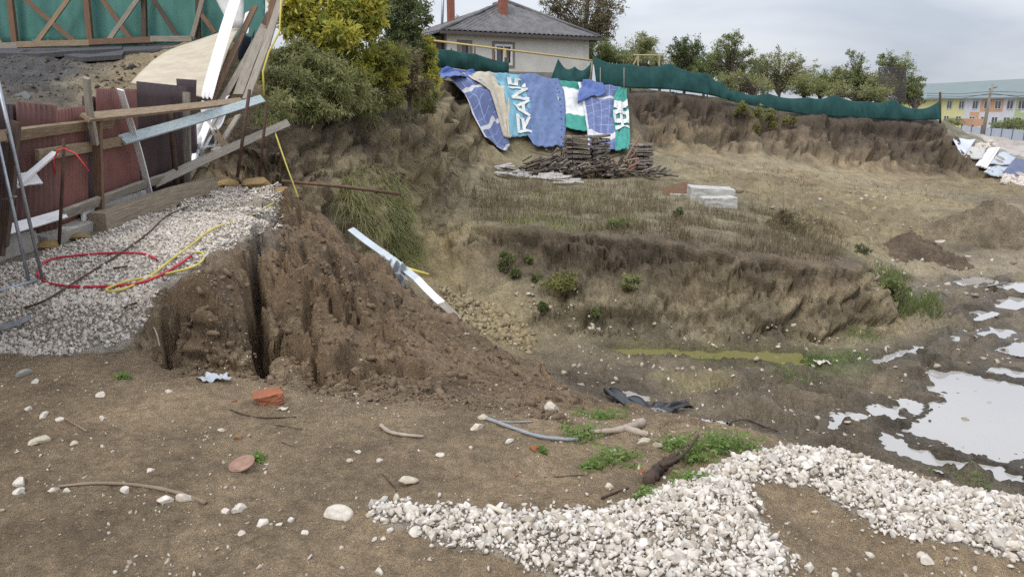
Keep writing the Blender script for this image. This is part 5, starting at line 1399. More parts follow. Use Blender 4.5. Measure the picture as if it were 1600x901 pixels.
def b_gw(n, l, sp):
    c = mixc(n, l, band(n, l, sp.outputs[1], .30, .80), (.05, .28, .23), (.66, .68, .68))
    d = n.new('ShaderNodeMath'); d.operation = 'MULTIPLY'; l.new(band(n, l, sp.outputs[0], -.1, .09), d.inputs[0]); l.new(grid(n, l, sp.outputs[1], 13, .35), d.inputs[1])
    return mixc(n, l, d.outputs[0], c, (.05, .16, .17))
M_T_GW = uvmat('green_white_tarp', b_gw)
M_T_GREEN = uvmat('green_tarp', lambda n, l, sp: mixc(n, l, band(n, l, sp.outputs[1], .28, .74), (.045, .28, .235), (.055, .26, .22)))
M_T_PLAIN = mat('plain_blue_tarp', (.11, .17, .40), (.075, .12, .32), .55, 3)

def edge_pts(pix, lift):
    out = []
    for u, v in pix:
        h_ = base_hit(u, v); yc = 33.2 + (u - 700) / 280 * 5
        if h_[1] > yc + .2: h_ = P(u, v, y=yc)
        out.append(Vector((h_[0], h_[1], h_[2])))
    return out
def along(pts, t):
    k = t * (len(pts) - 1); i = min(int(k), len(pts) - 2); return pts[i].lerp(pts[i + 1], k - i)
def tarp(left, right, m, label, lift=.10, nu=22, nv=34, seed=0, wr=.035, name='tarpaulin'):
    """hung from its top edge; left and right edges run from the foot up as pixel traces on the bank"""
    Lp, Rp = edge_pts(left, lift), edge_pts(right, lift); ph = [random.Random(seed).uniform(0, 6.3) for _ in range(8)]
    def xy(s, t): return along(Lp, t).lerp(along(Rp, t), -.10 + 1.22 * s)
    gp2 = [[xy(a / nu, b2 / nv) for b2 in range(nv + 1)] for a in range(nu + 1)]
    gx = np.array([[p.x for p in r_] for r_ in gp2]); gy = np.array([[p.y for p in r_] for r_ in gp2]); gz = np.array([[p.z for p in r_] for r_ in gp2])
    zt = np.maximum.reduce([samp(gx, gy, 0), H(gx, gy), H(gx, gy - .15) - .1, gz])
    def fn(s, t):
        p = xy(s, t); a, b2 = s * nu, t * nv; i0, j0 = min(int(a), nu - 1), min(int(b2), nv - 1); fa, fb_ = a - i0, b2 - j0
        z = (zt[i0, j0] * (1 - fa) + zt[i0 + 1, j0] * fa) * (1 - fb_) + (zt[i0, j0 + 1] * (1 - fa) + zt[i0 + 1, j0 + 1] * fa) * fb_
        w = wr * (math.sin(9 * s + 3 * t + ph[0]) * .5 + math.sin(17 * s - 5 * t + ph[1]) * .3 + .35 * math.sin(6 * t + 2.5 * s + ph[2]) + .3 * math.sin(26 * s + 9 * t + ph[3]) * (1 - t))
        w += .018 * math.sin(t * 23 + 6 * math.sin(s * 5 + ph[4])) - .10 * max(0, t - .9)
        return (p.x, p.y - lift * .6 - w * .7, z + lift + .06 + w)
    o = sheet(name, fn, nu, nv, m, None, .008); tag(o, label, 'tarpaulin')
    return o, fn
tarp([(792, 243), (768, 232), (752, 205), (735, 170), (712, 138), (700, 124)], [(797, 234), (790, 222), (780, 190), (765, 150), (745, 132), (728, 126)], M_T_CHECK1, 'leftmost tarpaulin, blue checked with white bands, trailing down to a point', seed=1)
tarp([(788, 222), (780, 190), (768, 150), (742, 132), (724, 120)], [(800, 223), (796, 190), (789, 155), (778, 132), (772, 120)], M_T_BEIGE, 'dirty beige tarpaulin between blue checked and cyan ones', .14, seed=2)
ocy, fcy = tarp([(801, 222), (796, 190), (788, 155), (780, 135), (774, 122)], [(832, 220), (829, 190), (827, 160), (822, 140), (817, 124)], M_T_CYAN, 'cyan tarpaulin with white sideways letters', .16, seed=3, wr=.03)
tarp([(838, 240), (826, 215), (822, 180), (820, 150), (818, 124)], [(877, 238), (878, 210), (877, 180), (874, 155), (866, 131)], M_T_BLUE, 'plain blue tarpaulin with a row of eyelets down its right edge', .20, seed=4, wr=.07)
tarp([(884, 208), (880, 190), (876, 165), (870, 145), (866, 131)], [(922, 214), (922, 195), (920, 170), (915, 150), (912, 136)], M_T_GW, 'green tarpaulin with a broad white field', .16, seed=5)
tarp([(922, 242), (920, 210), (918, 190), (912, 160), (908, 137)], [(957, 243), (956, 215), (959, 185), (960, 160), (962, 143)], M_T_CHECK2, 'blue checked tarpaulin right of the white field', .20, seed=6)
ogr, fgr = tarp([(962, 246), (962, 220), (958, 190), (960, 160), (966, 146)], [(981, 244), (981, 215), (979, 190), (976, 165), (977, 148)], M_T_GREEN, 'rightmost green tarpaulin with white block letters', .24, seed=7, wr=.03)
tarp([(902, 176), (903, 172), (908, 158), (911, 148), (913, 137)], [(903, 176), (920, 168), (940, 160), (942, 158), (938, 142)], M_T_PLAIN, 'folded corner of plain blue tarpaulin over the white field', .34, 14, 16, 8, .03)
tarp([(690, 128), (692, 122), (695, 114)], [(735, 126), (738, 122), (736, 117)], M_T_PLAIN, 'bunched blue tarpaulin end at the top of the bank', .16, 16, 10, 9, .09)
# lettering: strokes laid on the tarpaulin surface
GLYPH = {'R': [((0, 0), (0, 1)), ((0, 1), (.6, .95)), ((.6, .95), (.6, .55)), ((.6, .55), (0, .5)), ((.2, .5), (.7, 0))], 'A': [((0, 0), (.35, 1)), ((.35, 1), (.7, 0)), ((.15, .38), (.55, .38))],
         'N': [((0, 0), (0, 1)), ((0, 1), (.65, 0)), ((.65, 0), (.65, 1))], 'S': [((.65, .9), (.1, .95)), ((.1, .95), (.08, .58)), ((.08, .58), (.6, .42)), ((.6, .42), (.6, .06)), ((.6, .06), (.0, .08))],
         'H': [((0, 0), (0, 1)), ((.65, 0), (.65, 1)), ((0, .5), (.65, .5))], 'M': [((0, 0), (0, 1)), ((0, 1), (.35, .45)), ((.35, .45), (.7, 1)), ((.7, 1), (.7, 0))], 'I': [((.2, 0), (.2, 1))], 'E': [((0, 0), (0, 1)), ((0, 1), (.6, 1)), ((0, .5), (.5, .5)), ((0, 0), (.6, 0))]}
def letters(text, fn, s_base, s_top, t0, t1, sw, m, parent):
    n_ = len(text)
    for i, ch in enumerate(text):
        a = t0 + (t1 - t0) * i / n_; h = (t1 - t0) / n_ * .86
        b_ = MB()
        for (x0, y0), (x1, y1) in GLYPH[ch]:
            P0 = Vector((a + x0 / .7 * h, s_base + (s_top - s_base) * y0)); P1 = Vector((a + x1 / .7 * h, s_base + (s_top - s_base) * y1))
            asp = 3.6
            d = Vector(((P1 - P0).x * asp, (P1 - P0).y)); d.normalize(); nn = Vector((-d.y / asp, d.x)) * sw
            d2 = Vector((d.x / asp, d.y)) * sw * .9
            A, B = P0 - d2, P1 + d2; k = 6; vs = []
            for j in range(k + 1):
                c = A.lerp(B, j / k)
                for sg in (-1, 1):
                    q_ = c + nn * sg; f_ = Vector(fn(min(max(q_.y, 0), 1), min(max(q_.x, 0), 1))); vs.append(f_ + Vector((0, -.06, .05)))
            b_.add(vs, [(2 * j, 2 * j + 1, 2 * j + 3, 2 * j + 2) for j in range(k)])
        b_.obj('letter', m, parent)
M_LET = mat('printed_white', (.66, .68, .66), (.55, .57, .54), .6, 6)
letters('RANS', fcy, .84, .36, .05, .88, .06, M_LET, ocy)
letters('HEMI', fgr, .90, .12, .30, .74, .085, M_LET, ogr)

# ================================================================== timber stacks, vine stakes, scrap on the bench
def stack(u, v, wpx, layers, label, thick, y, depth=1.1, rot=0, mats=(M_WOODG, M_WOODD, M_WOODG), sag=.0, gap=1.12):
    g = P(u, v, y=y); z0 = Hs(g[0], g[1]); w = wpx / FPX * y
    t = thing('timber_stack', label, 'timber stack', (g[0], g[1], z0))
    for k in range(layers):
        if k % 2 == 0 or thick > .12:
            n_ = 3
            for j in range(n_):
                yy = g[1] + (j - (n_ - 1) / 2) * depth / n_ + random.uniform(-.03, .03); zz = z0 + thick * gap * k + thick / 2 - .02 + random.uniform(-.01, .01)
                dx = random.uniform(-.07, .07)
                board('plank', (g[0] - w / 2 + dx, yy + rot, zz + random.uniform(-.02, .02)), (g[0] + w / 2 + dx, yy - rot, zz + random.uniform(-.03, .03) - sag), depth / n_ * .92, thick * .82, random.choice(mats), t, (0, 0, 1), .012, 4)
        else:
            for j in range(4):
                xx = g[0] + (j - 1.5) * w / 4.2; zz = z0 + thick * gap * k + thick / 2 - .02
                board('plank', (xx, g[1] - depth * .52, zz), (xx + random.uniform(-.04, .04), g[1] + depth * .5, zz), w / 5, thick * .75, random.choice(mats), t, (0, 0, 1), .01, 3)
    return t
M_PAL = mat('silver_grey_planks', (.33, .29, .25), (.14, .115, .10), .9, 7, (.6, 8, 8), .3, 14)
M_PAL2 = mat('dark_grey_planks', (.21, .18, .155), (.09, .075, .065), .9, 7, (.6, 8, 8), .3, 14)
stack(902, 262, 40, 16, 'tall stack of grey planks in front of the green and white tarpaulin', .085, 29.6, 1.0, .10, (M_PAL, M_PAL2, M_PAL2), .10)
stack(937, 258, 28, 15, 'narrow dark plank stack leaning right in front of the checked tarpaulin', .09, 30.0, .9, -.12, (M_PAL2, M_PAL2, M_PAL), -.08)
stack(1001, 266, 34, 14, 'square stack of pale grey pallets right of the tarpaulins', .075, 30.2, 1.0, 0, (M_PAL, M_PAL, M_PAL2))
def bundle(u, v, y, wpx, n_, label, cols, spread=.8, r=.034, L=(.35, .9)):
    g = P(u, v, y=y); t = thing('stake_bundle', label, 'stake bundle', (g[0], g[1], Hs(g[0], g[1]))); w = wpx / FPX * y
    for k in range(n_):
        x0 = g[0] + random.uniform(-.5, .5) * w; y0 = g[1] + random.uniform(-.5, .5); z0 = Hs(x0, y0) + .04 + abs(random.gauss(0, .34)) * (1 - abs(x0 - g[0]) / w * 1.6)
        a = random.gauss(0, .7) + math.pi / 2 * random.choice((0, 1, 1)); el = random.uniform(-.1, .75) * spread; l_ = random.uniform(*L)
        d = Vector((math.sin(a) * math.cos(el), -abs(math.cos(a)) * math.cos(el), math.sin(el)))
        p = Vector((x0, y0 + .3, max(z0, .0 + Hs(x0, y0)))); MB().tube([p, p + d * l_], [r * random.uniform(.7, 1.3)] * 2, 5).obj('stake', random.choice(cols), t)
    return t
M_PINKW = mat('pinkish_sawn_wood', (.42, .27, .20), (.30, .19, .14), .9, 6, (.6, 6, 6))
M_OLDSTK = mat('old_stakes', (.17, .148, .128), (.085, .072, .062), .9, 6)
bundle(868, 264, 29.0, 60, 110, 'dark tangle of old stakes left of the tall plank stack', (M_OLDSTK, M_OLDSTK, M_WOODD, M_WOODG))
bundle(868, 240, 30.2, 26, 34, 'fan of pale brown stakes against the blue tarpaulin foot', (M_PINKW, M_WOODG, M_OLDSTK), 1.6, .025, (.6, 1.0))
bundle(925, 272, 28.6, 80, 150, 'dark tangle of old stakes in front of the plank stacks', (M_OLDSTK, M_WOODD, M_OLDSTK, M_WOODG))
bundle(978, 264, 28.8, 34, 40, 'tangle with pinkish fresh stakes beside the pallets', (M_PINKW, M_PINKW, M_OLDSTK), 1.6)
bundle(830, 268, 28.6, 44, 60, 'low heap of dark stakes at the left end of the wood pile', (M_OLDSTK, M_WOODD), .7)
bundle(1020, 278, 28.4, 34, 26, 'grey brushwood heap at the right end of the wood pile', (M_WOODG, M_OLDSTK), .9)
M_SLAT = mat('bleached_slats', (.46, .44, .42), (.28, .26, .24), .9, 8, (.6, 7, 7))
t = thing('slat_heap', 'heap of bleached flat slats lying left of the wood pile', 'slat heap', tuple(P(825, 278, y=27.4)))
for k in range(46):
    u = random.uniform(765, 880); v = 265 + (u - 765) * .16 + random.uniform(-2, 9); h_ = base_hit(u, v); a = random.gauss(.15, .5); l_ = random.uniform(.3, .9)
    p = Vector((h_[0], h_[1], Hs(h_[0], h_[1]) + .05 + random.uniform(0, .12)))
    board('slat', p, p + Vector((math.cos(a) * l_, -math.sin(a) * l_ * .6, random.uniform(-.08, .08))), random.uniform(.08, .2), .025, M_SLAT, t, (0, -.3, 1), .01, 2)
# concrete blocks
M_CB = mat('pale_concrete', (.48, .47, .44), (.36, .35, .325), .9, 5, bump=.3, bscale=24)
def cblock(u0, v0, u1, y, h, dep, label, rotz=0, m=M_CB, tilt=0, name='concrete_block'):
    a, b_ = P(u0, v0, y=y), P(u1, v0, y=y); w = b_[0] - a[0]; cx = (a[0] + b_[0]) / 2; z = Hs(cx, y)
    bm = bmesh.new(); bmesh.ops.create_cube(bm, size=1); bmesh.ops.subdivide_edges(bm, edges=bm.edges, cuts=4, use_grid_fill=True)
    for v in bm.verts:
        v.co = Vector((v.co.x * w, v.co.y * dep, v.co.z * h)) + Vector((random.uniform(-1, 1), random.uniform(-1, 1), random.uniform(-1, 1))) * .012
    bmesh.ops.bevel(bm, geom=[e for e in bm.edges if e.calc_face_angle(0) > 1], offset=.025, segments=2)
    me = bpy.data.meshes.new(name); bm.to_mesh(me); bm.free()
    o = link(name, me, m); o.location = (cx, y + dep / 2, z + h / 2 - .05); o.rotation_euler = (0, tilt, rotz); return tag(o, label, 'concrete block')
cblock(1082, 306, 1150, 21.6, .42, 1.0, 'larger pale concrete block on the weedy bench', -.10, tilt=.05)
cblock(1098, 322, 1152, 20.6, .34, .55, 'smaller pale concrete block in front of the larger one', .12)
cblock(1050, 304, 1080, 22.4, .10, .5, 'low white slab left of the concrete blocks', .3)
p = P(1040, 300, y=22.8); z = Hs(p[0], p[1])
o = board('board', (p[0] - .1, p[1], z + .05), (p[0] + .65, p[1] - .2, z + .28), .35, .03, M_WOODB, None, (0, -1, .6)); tag(o, 'reddish brown board tilted behind the white slab', 'board')
o = board('board', P(1128, 296, y=22.3), P(1160, 300, y=22.0), .4, .03, M_WOODD); tag(o, 'dark board resting on the back of the larger concrete block', 'board')
# spoil heaps
def heap(u, v, y, wpx, hpx, label, seed, m, dep=.8):
    g = P(u, v, y=y); z0 = Hs(g[0], g[1]) - .1; w = wpx / FPX * y; h = hpx / FPX * y + .1; n_ = 70
    xs = np.linspace(-.5, .5, n_); A, B_ = np.meshgrid(xs, xs, indexing='ij')
    r = np.hypot(A * (1 + .25 * np.sin(B_ * 6 + seed)), B_) * 2
    hh = np.clip(1 - r, 0, 1) ** .9
    xx, yy = A * w * 1.15, B_ * w * dep * 1.15
    zz = h * hh + (.10 * perlin(xx / .5 + seed, yy / .5, 71) + .16 * np.abs(perlin(xx / .26 + seed, yy / .26, 72)) + .10 * perlin(xx / .11, yy / .11, 73)) * np.minimum(1, hh * 6) * min(1, h)
    zz = np.where(hh <= 0, -.35, zz)
    idx = np.arange(n_ * n_).reshape(n_, n_); F = np.stack([idx[:-1, :-1], idx[1:, :-1], idx[1:, 1:], idx[:-1, 1:]], -1).reshape(-1, 4)
    me = np_mesh('soil_heap', np.stack([xx, yy, zz], -1).reshape(-1, 3), F, True)
    cb = np.array(m) * (1 + .3 * perlin(xx.ravel() / .6, yy.ravel() / .6, 74) + .2 * perlin(xx.ravel() / .2, yy.ravel() / .2, 75))[:, None]
    at_ = me.color_attributes.new('soil', 'FLOAT_COLOR', 'POINT'); at_.data.foreach_set('color', np.concatenate([cb, np.full((len(cb), 1), .2)], 1).astype(np.float32).ravel())
    o = link('soil_heap', me, gm); o.location = (g[0], g[1] + w * dep * .35, z0); return tag(o, label, 'soil heap')
M_HEAP = mat('dark_spoil', (.14, .105, .075), (.085, .062, .045), .95, 4, bump=.7, bscale=14)
M_HEAP2 = mat('brown_spoil', (.235, .19, .125), (.16, .125, .085), .95, 2.5, bump=.6, bscale=9)
heap(1443, 412, 20.4, 150, 42, 'small dark soil heap with white scraps at the pit edge', 1, (.135, .10, .068))
heap(1570, 398, 22.5, 190, 62, 'broad grey-brown spoil heap at the right edge', 3, (.205, .165, .108), .6)
for u, v, w, lab in [(1470, 377, 14, 'white scrap near the top of the small dark heap'), (1416, 391, 8, 'white scrap on the left flank of the dark heap'), (1513, 401, 10, 'white scrap at the right foot of the dark heap')]:
    p = P(u, v, y=20.9); me = rock_mesh('scrap', int(u), 2, 9, .4); o = link('scrap', me, M_WHITE); o.location = p; s = w / FPX * 21 * .5; o.scale = (s, s, s); tag(o, lab, 'litter')
for u, v, w, lab in [(1397, 480, 8, 'white lump beside the grass at the bank nose'), (1270, 572, 9, 'white lump on the algae mud')]:
    stone(u, v, w, lab)

# ================================================================== house on the bank
A0 = Vector((-3.45, 41.0, 0)); E1 = Vector((7.8, 3.9, 0)).normalized(); E2 = Vector((-E1.y, E1.x, 0)); HL, HD = 8.9, 8.0
ZB, ZE = 2.55, 5.42
house = thing('house', 'single-storey pale rendered house with grey corrugated hip roof above the tarpaulins', 'house', tuple(A0 + E1 * HL / 2 + E2 * HD / 2 + Vector((0, 0, ZB))))
HM = Matrix((E1, E2, Vector((0, 0, 1)))).transposed()
def hp(a, b_, z): return A0 + E1 * a + E2 * b_ + Vector((0, 0, z))
M_REND = mat('cream_render', (.63, .61, .565), (.54, .52, .48), .9, 1.2, bump=.12, bscale=30)
M_PLINTH = mat('grey_plinth', (.28, .26, .235), (.21, .195, .175), .9, 2)
M_SLATE = mat('grey_corrugated_roofing', (.175, .172, .175), (.105, .102, .105), .85, 2.5, (1, 1, 1), .2, 30)
M_DARKT = mat('dark_trim', (.10, .09, .085), rough=.8)
M_GLASS = mat('window_glass', (.05, .055, .065), (.09, .10, .11), .08, 2, spec=.8)
M_CHIM = mat('chimney_brick', (.30, .12, .085), (.20, .08, .06), .9, 8, bump=.3)
# wall with a window opening: pieces around it
WX0, WX1, WZ0, WZ1 = 2.78, 3.88, 3.78, 4.88
SX0, SX1, SZ0, SZ1 = .70, 1.30, 4.05, 4.88
def wallbox(b_, a0, a1, z0, z1, th=.3): b_.box(hp((a0 + a1) / 2, th / 2, (z0 + z1) / 2), (a1 - a0, th, z1 - z0), HM)
b_ = MB()
for a0, a1, z0, z1 in [(0, SX0, ZB + .9, ZE), (SX0, SX1, ZB + .9, SZ0), (SX0, SX1, SZ1, ZE), (SX1, WX0, ZB + .9, ZE), (WX0, WX1, ZB + .9, WZ0), (WX0, WX1, WZ1, ZE), (WX1, HL, ZB + .9, ZE)]: wallbox(b_, a0, a1, z0, z1)
b_.box(hp(HL - .15, HD / 2 + .15, (ZB + .9 + ZE) / 2), (.3, HD - .3, ZE - ZB - .9), HM); b_.box(hp(.15, HD / 2 + .15, (ZB + .9 + ZE) / 2), (.3, HD - .3, ZE - ZB - .9), HM); b_.box(hp(HL / 2, HD - .15, (ZB + .9 + ZE) / 2), (HL - .6, .3, ZE - ZB - .9), HM)
b_.obj('wall', M_REND, house)
MB().box(hp(HL / 2, HD / 2, ZB + .25), (HL + .04, HD + .04, 1.296), HM).obj('plinth', M_PLINTH, house)
MB().box(hp(HL - .17, -.004, (ZB + ZE) / 2 + .44), (.34, .03, ZE - ZB - .9), HM).obj('corner_strip', mat('bright_render', (.62, .60, .55), rough=.9), house)
def window(a0, a1, z0, z1, mull):
    w_ = MB()
    for x0, x1, q0, q1 in [(a0 - .14, a0, z0 - .14, z1 + .14), (a1, a1 + .14, z0 - .14, z1 + .14), (a0, a1, z1, z1 + .14), (a0, a1, z0 - .14, z0)]: w_.box(hp((x0 + x1) / 2, -.01, (q0 + q1) / 2), (x1 - x0, .05, q1 - q0), HM)
    o = w_.obj('window', mat('window_surround', (.24, .21, .185), rough=.9), house)
    f = MB(); e = .12
    for x0, x1, q0, q1 in [(a0, a0 + e, z0, z1), (a1 - e, a1, z0, z1), (a0 + e, a1 - e, z1 - e, z1), (a0 + e, a1 - e, z0, z0 + e)] + ([((a0 + a1) / 2 - .04, (a0 + a1) / 2 + .04, z0 + e, z1 - e)] if mull else []): f.box(hp((x0 + x1) / 2, .0, (q0 + q1) / 2), (x1 - x0, .06, q1 - q0), HM)
    f.obj('frame', mat('white_frame', (.75, .75, .75), rough=.5) if mull else M_WOODG, o)
    if mull:
        for x0, x1 in ((a0 + e, (a0 + a1) / 2 - .04), ((a0 + a1) / 2 + .04, a1 - e)): MB().box(hp((x0 + x1) / 2, .10, (z0 + z1) / 2), (x1 - x0, .01, z1 - z0 - 2 * e), HM).obj('pane', M_GLASS, o)
    else: MB().box(hp((a0 + a1) / 2, .10, (z0 + z1) / 2), (a1 - a0 - 2 * e, .01, z1 - z0 - 2 * e), HM).obj('pane', M_GLASS, o)
window(WX0, WX1, WZ0, WZ1, True); window(SX0, SX1, SZ0, SZ1, False)
# hip roof with corrugated faces
ov = .45; RZ = ZE + .02; apex1, apex2 = hp(5.05, 3.2, 7.55), hp(5.05, 4.9, 7.55)
cn = [hp(-ov, -ov, RZ), hp(HL + ov, -ov, RZ), hp(HL + ov, HD + ov, RZ), hp(-ov, HD + ov, RZ)]
def roof_face(a, b_, top_a, top_b):
    L = (b_ - a).length; nrm = (b_ - a).cross(top_a - a).normalized(); n_ = int(L / .055)
    def fn(s, t):
        lo = a.lerp(b_, s); hi = top_a.lerp(top_b, s)
        p = lo.lerp(hi, t); g = (p - a).dot((b_ - a) / L)
        return tuple(p + nrm * (.035 * math.sin(2 * math.pi * g / .30) + .03 * (1 - (t * 3.2) % 1)))
    return sheet('roof', fn, n_, 16, M_SLATE, house, .012, True)
roof_face(cn[0], cn[1], apex1, apex1 + E1 * .02); roof_face(cn[1], cn[2], apex1, apex2); roof_face(cn[2], cn[3], apex2, apex2 - E1 * .02); roof_face(cn[3], cn[0], apex2, apex1)
for a, b2 in ((cn[0], apex1), (cn[1], apex1), (apex1, apex2)): MB().tube([a + Vector((0, 0, .06)), b2 + Vector((0, 0, .07))], .09, 8).obj('ridge_cap', M_SLATE, house, True)
f = MB()
for a, b2 in ((0, 1), (1, 2), (2, 3), (3, 0)):
    p, q_ = cn[a], cn[b2]; d = (q_ - p).normalized(); M_ = Matrix((d, Vector((-d.y, d.x, 0)), Vector((0, 0, 1)))).transposed(); f.box((p + q_) / 2 + Vector((0, 0, -.10)), ((q_ - p).length, .06, .16), M_)
f.obj('fascia', M_DARKT, house)
f = MB().box(hp(HL / 2, HD / 2, ZE - .03), (HL + 2 * ov - .2, HD + 2 * ov - .2, .04), HM).obj('soffit', M_DARKT, house)
ch = MB().box(hp(4.15, 1.75, 7.1), (.42, .42, 1.9), HM).obj('chimney', M_CHIM, house)
MB().box(hp(4.15, 1.75, 8.03), (.50, .50, .10), HM).obj('chimney_cap', M_CHIM, ch); MB().box(hp(4.15, 1.75, 8.25), (.22, .22, .34), HM).obj('chimney_pot', M_DARKT, ch)
ch = MB().box(hp(2.1, 4.6, 7.0), (.36, .36, 1.7), HM).obj('chimney', M_CHIM, house); MB().box(hp(2.1, 4.6, 7.9), (.42, .42, .09), HM).obj('chimney_cap', M_DARKT, ch)
shed = thing('lean_to', 'small dark lean-to at the left end of the house', 'shed', tuple(hp(-.9, 1, ZB)))
MB().box(hp(-.75, 1.2, 4.15), (1.0, 2.0, 2.1), HM).obj('wall', M_WOODD, shed); MB().add([hp(-1.6, -.2, 5.0), hp(-.47, -.2, 5.36), hp(-.47, 2.6, 5.36), hp(-1.6, 2.6, 5.0), hp(-1.6, -.2, 5.08), hp(-.47, -.2, 5.44), hp(-.47, 2.6, 5.44), hp(-1.6, 2.6, 5.08)], [(0, 3, 2, 1), (4, 5, 6, 7), (0, 1, 5, 4), (2, 3, 7, 6), (1, 2, 6, 5), (3, 0, 4, 7)]).obj('roof', M_SLATE, shed)
# utility poles
px_tube([(690, 60, 46), (693, -25, 46)], 2.0, M_GALV, 'utility_pole', None, 'slim grey utility pole rising behind the left end of the house', 'pole')
px_tube([(656, 40, 40), (657, -20, 40)], 1.2, M_WOODG, 'utility_pole', None, 'thin wooden pole at the top between the dark tree and the house', 'pole')
# yellow gas pipe on posts
gp = thing('gas_pipe', 'thin yellow gas pipe on posts crossing in front of the house', 'pipe', tuple(P(790, 130, y=38)))
M_GASP = mat('yellow_gas_pipe', (.55, .42, .16), (.44, .33, .13), .6, 5)
q_ = [Vector(P(664, 62, y=36.5)), Vector(P(792, 78, y=37.5)), Vector(P(935, 96, y=39))]
MB().tube(q_, .045, 8).obj('pipe', M_GASP, gp, True)
MB().tube([Vector(P(925, 96, y=38.9)), Vector(P(922, 134, y=38.9)) - Vector((0, 0, .3))], .07, 6).obj('post', mat('pale_post', (.50, .42, .30), rough=.9), gp)
MB().tube([Vector(P(789, 78, y=37.4)), Vector(P(790, 90, y=37.4))], .06, 6).obj('bracket', M_GASP, gp)

# ================================================================== dark green net fences
def net(name, label, top, bot, posts, m=M_NET, sag=.12, fold=.05, seed=0, nv=10, nu=120):
    """top, bot: traces (u,v,y); sag between the traced points"""
    T = [Vector(P(*q_[:2], y=q_[2])) for q_ in top]; B = [Vector(P(*q_[:2], y=q_[2])) for q_ in bot]
    root = thing(name, label, 'net fence', tuple(B[len(B) // 2])); ph = seed * 1.7
    def fn(s, t):
        k = s * (len(T) - 1); fr_ = k - math.floor(k); a = along(T, s); b2 = along(B, s)
        p = b2.lerp(a, t); L = (T[0] - T[-1]).length
        w = fold * (math.sin(s * L * 5 + ph + 2.5 * t * math.sin(s * L * 1.3)) + .6 * math.sin(s * L * 11 + 3 * t + ph)) * (1 - .5 * t) + .12 * math.sin(math.pi * fr_) * math.sin(t * 3.3)
        return (p.x, p.y - w - .03 * math.sin(math.pi * t), p.z - sag * math.sin(math.pi * fr_) * t * t)
    sheet('net', fn, nu, nv, m, root, .008)
    for u, v0, v1, y, r in posts:
        px_tube([(u, v0, y), (u, v1 + 3, y)], r, M_STEELR, 'post', root, n=6)
    return root
net('net_fence', 'sloping dark green net below the house windows', [(664, 72, 35.2), (705, 78, 35.6), (742, 84, 36), (795, 98, 36.5)], [(672, 105, 35.2), (705, 106, 35.6), (742, 112, 36), (795, 119, 36.5)], [(705, 76, 108, 35.7, 1.1), (742, 74, 112, 36.1, 1.1), (773, 80, 116, 36.3, 1.1), (794, 90, 120, 36.6, 1.3)], sag=.05, seed=1, nu=70)
net('net_fence', 'dark green net draped in a swag from the yellow pipe', [(872, 92, 38.2), (898, 104, 38.4), (924, 97, 38.7)], [(858, 131, 37.4), (895, 133, 37.8), (920, 131, 38.4)], [], sag=.30, seed=2, nu=40, fold=.09)
net('net_fence', 'long dark green net running along the top of the bank past the bushes', [(926, 88, 38.9), (985, 100, 39.4), (1047, 99, 40), (1105, 114, 40.4), (1130, 128, 40.6), (1150, 142, 40.8), (1200, 146, 42), (1262, 152, 43), (1305, 148, 44), (1355, 158, 44.7), (1398, 155, 45.2), (1432, 170, 45.6), (1468, 158, 46)],
    [(932, 132, 38.4), (985, 138, 38.9), (1047, 140, 39.5), (1105, 148, 40), (1130, 154, 40.2), (1150, 160, 40.4), (1200, 170, 41.6), (1262, 180, 42.6), (1305, 183, 43.6), (1355, 186, 44.3), (1398, 187, 44.8), (1432, 188, 45.2), (1470, 187, 45.6)],
    [(985, 98, 140, 39.6, .9), (1047, 97, 142, 40.2, .9), (1105, 112, 150, 40.6, .9), (1200, 144, 172, 42.2, .9), (1305, 146, 184, 44.2, .9), (1398, 153, 188, 45.4, .9), (1469, 144, 190, 46.1, 1.6)], sag=.16, seed=3, nu=220)
for u in (938, 975): px_tube([(u, 106, 37.9), (u, 142, 37.6)], .6, M_WOODG, 'stake', None, 'thin grey stake %s above the tarpaulin tops' % ('left of its twin' if u == 938 else 'right of its twin'), 'stake')
tf = thing('trellis_frame', 'pale timber goal-like frame behind the long net', 'frame', tuple(P(1015, 100, y=45)))
for a, b2 in [((990, 86), (1035, 87)), ((997, 86), (997, 108)), ((1030, 87), (1030, 108)), ((997, 88), (988, 104))]:
    MB().tube([Vector(P(*a, y=45)), Vector(P(*b2, y=45))], .05, 6).obj('pole', mat('pale_pole', (.45, .38, .26), rough=.9), tf)
bbd = thing('backboard', 'dark square mesh backboard standing among the right-hand trees', 'backboard', tuple(P(1394, 158, y=48)))
f = MB(); a, b2, c, d = [Vector(P(u, v, y=48)) for u, v in ((1373, 106), (1415, 106), (1415, 157), (1377, 157))]
for k in range(22):
    t_ = k / 21; f.tube([a.lerp(b2, t_), d.lerp(c, t_)], .020, 4); f.tube([a.lerp(d, t_), b2.lerp(c, t_)], .020, 4)
f.obj('mesh_panel', M_DARKT, bbd)
f = MB()
for p, q_ in ((a, b2), (b2, c), (c, d), (d, a)): f.tube([p, q_], .035, 6)
f.obj('frame', M_DARKT, bbd)

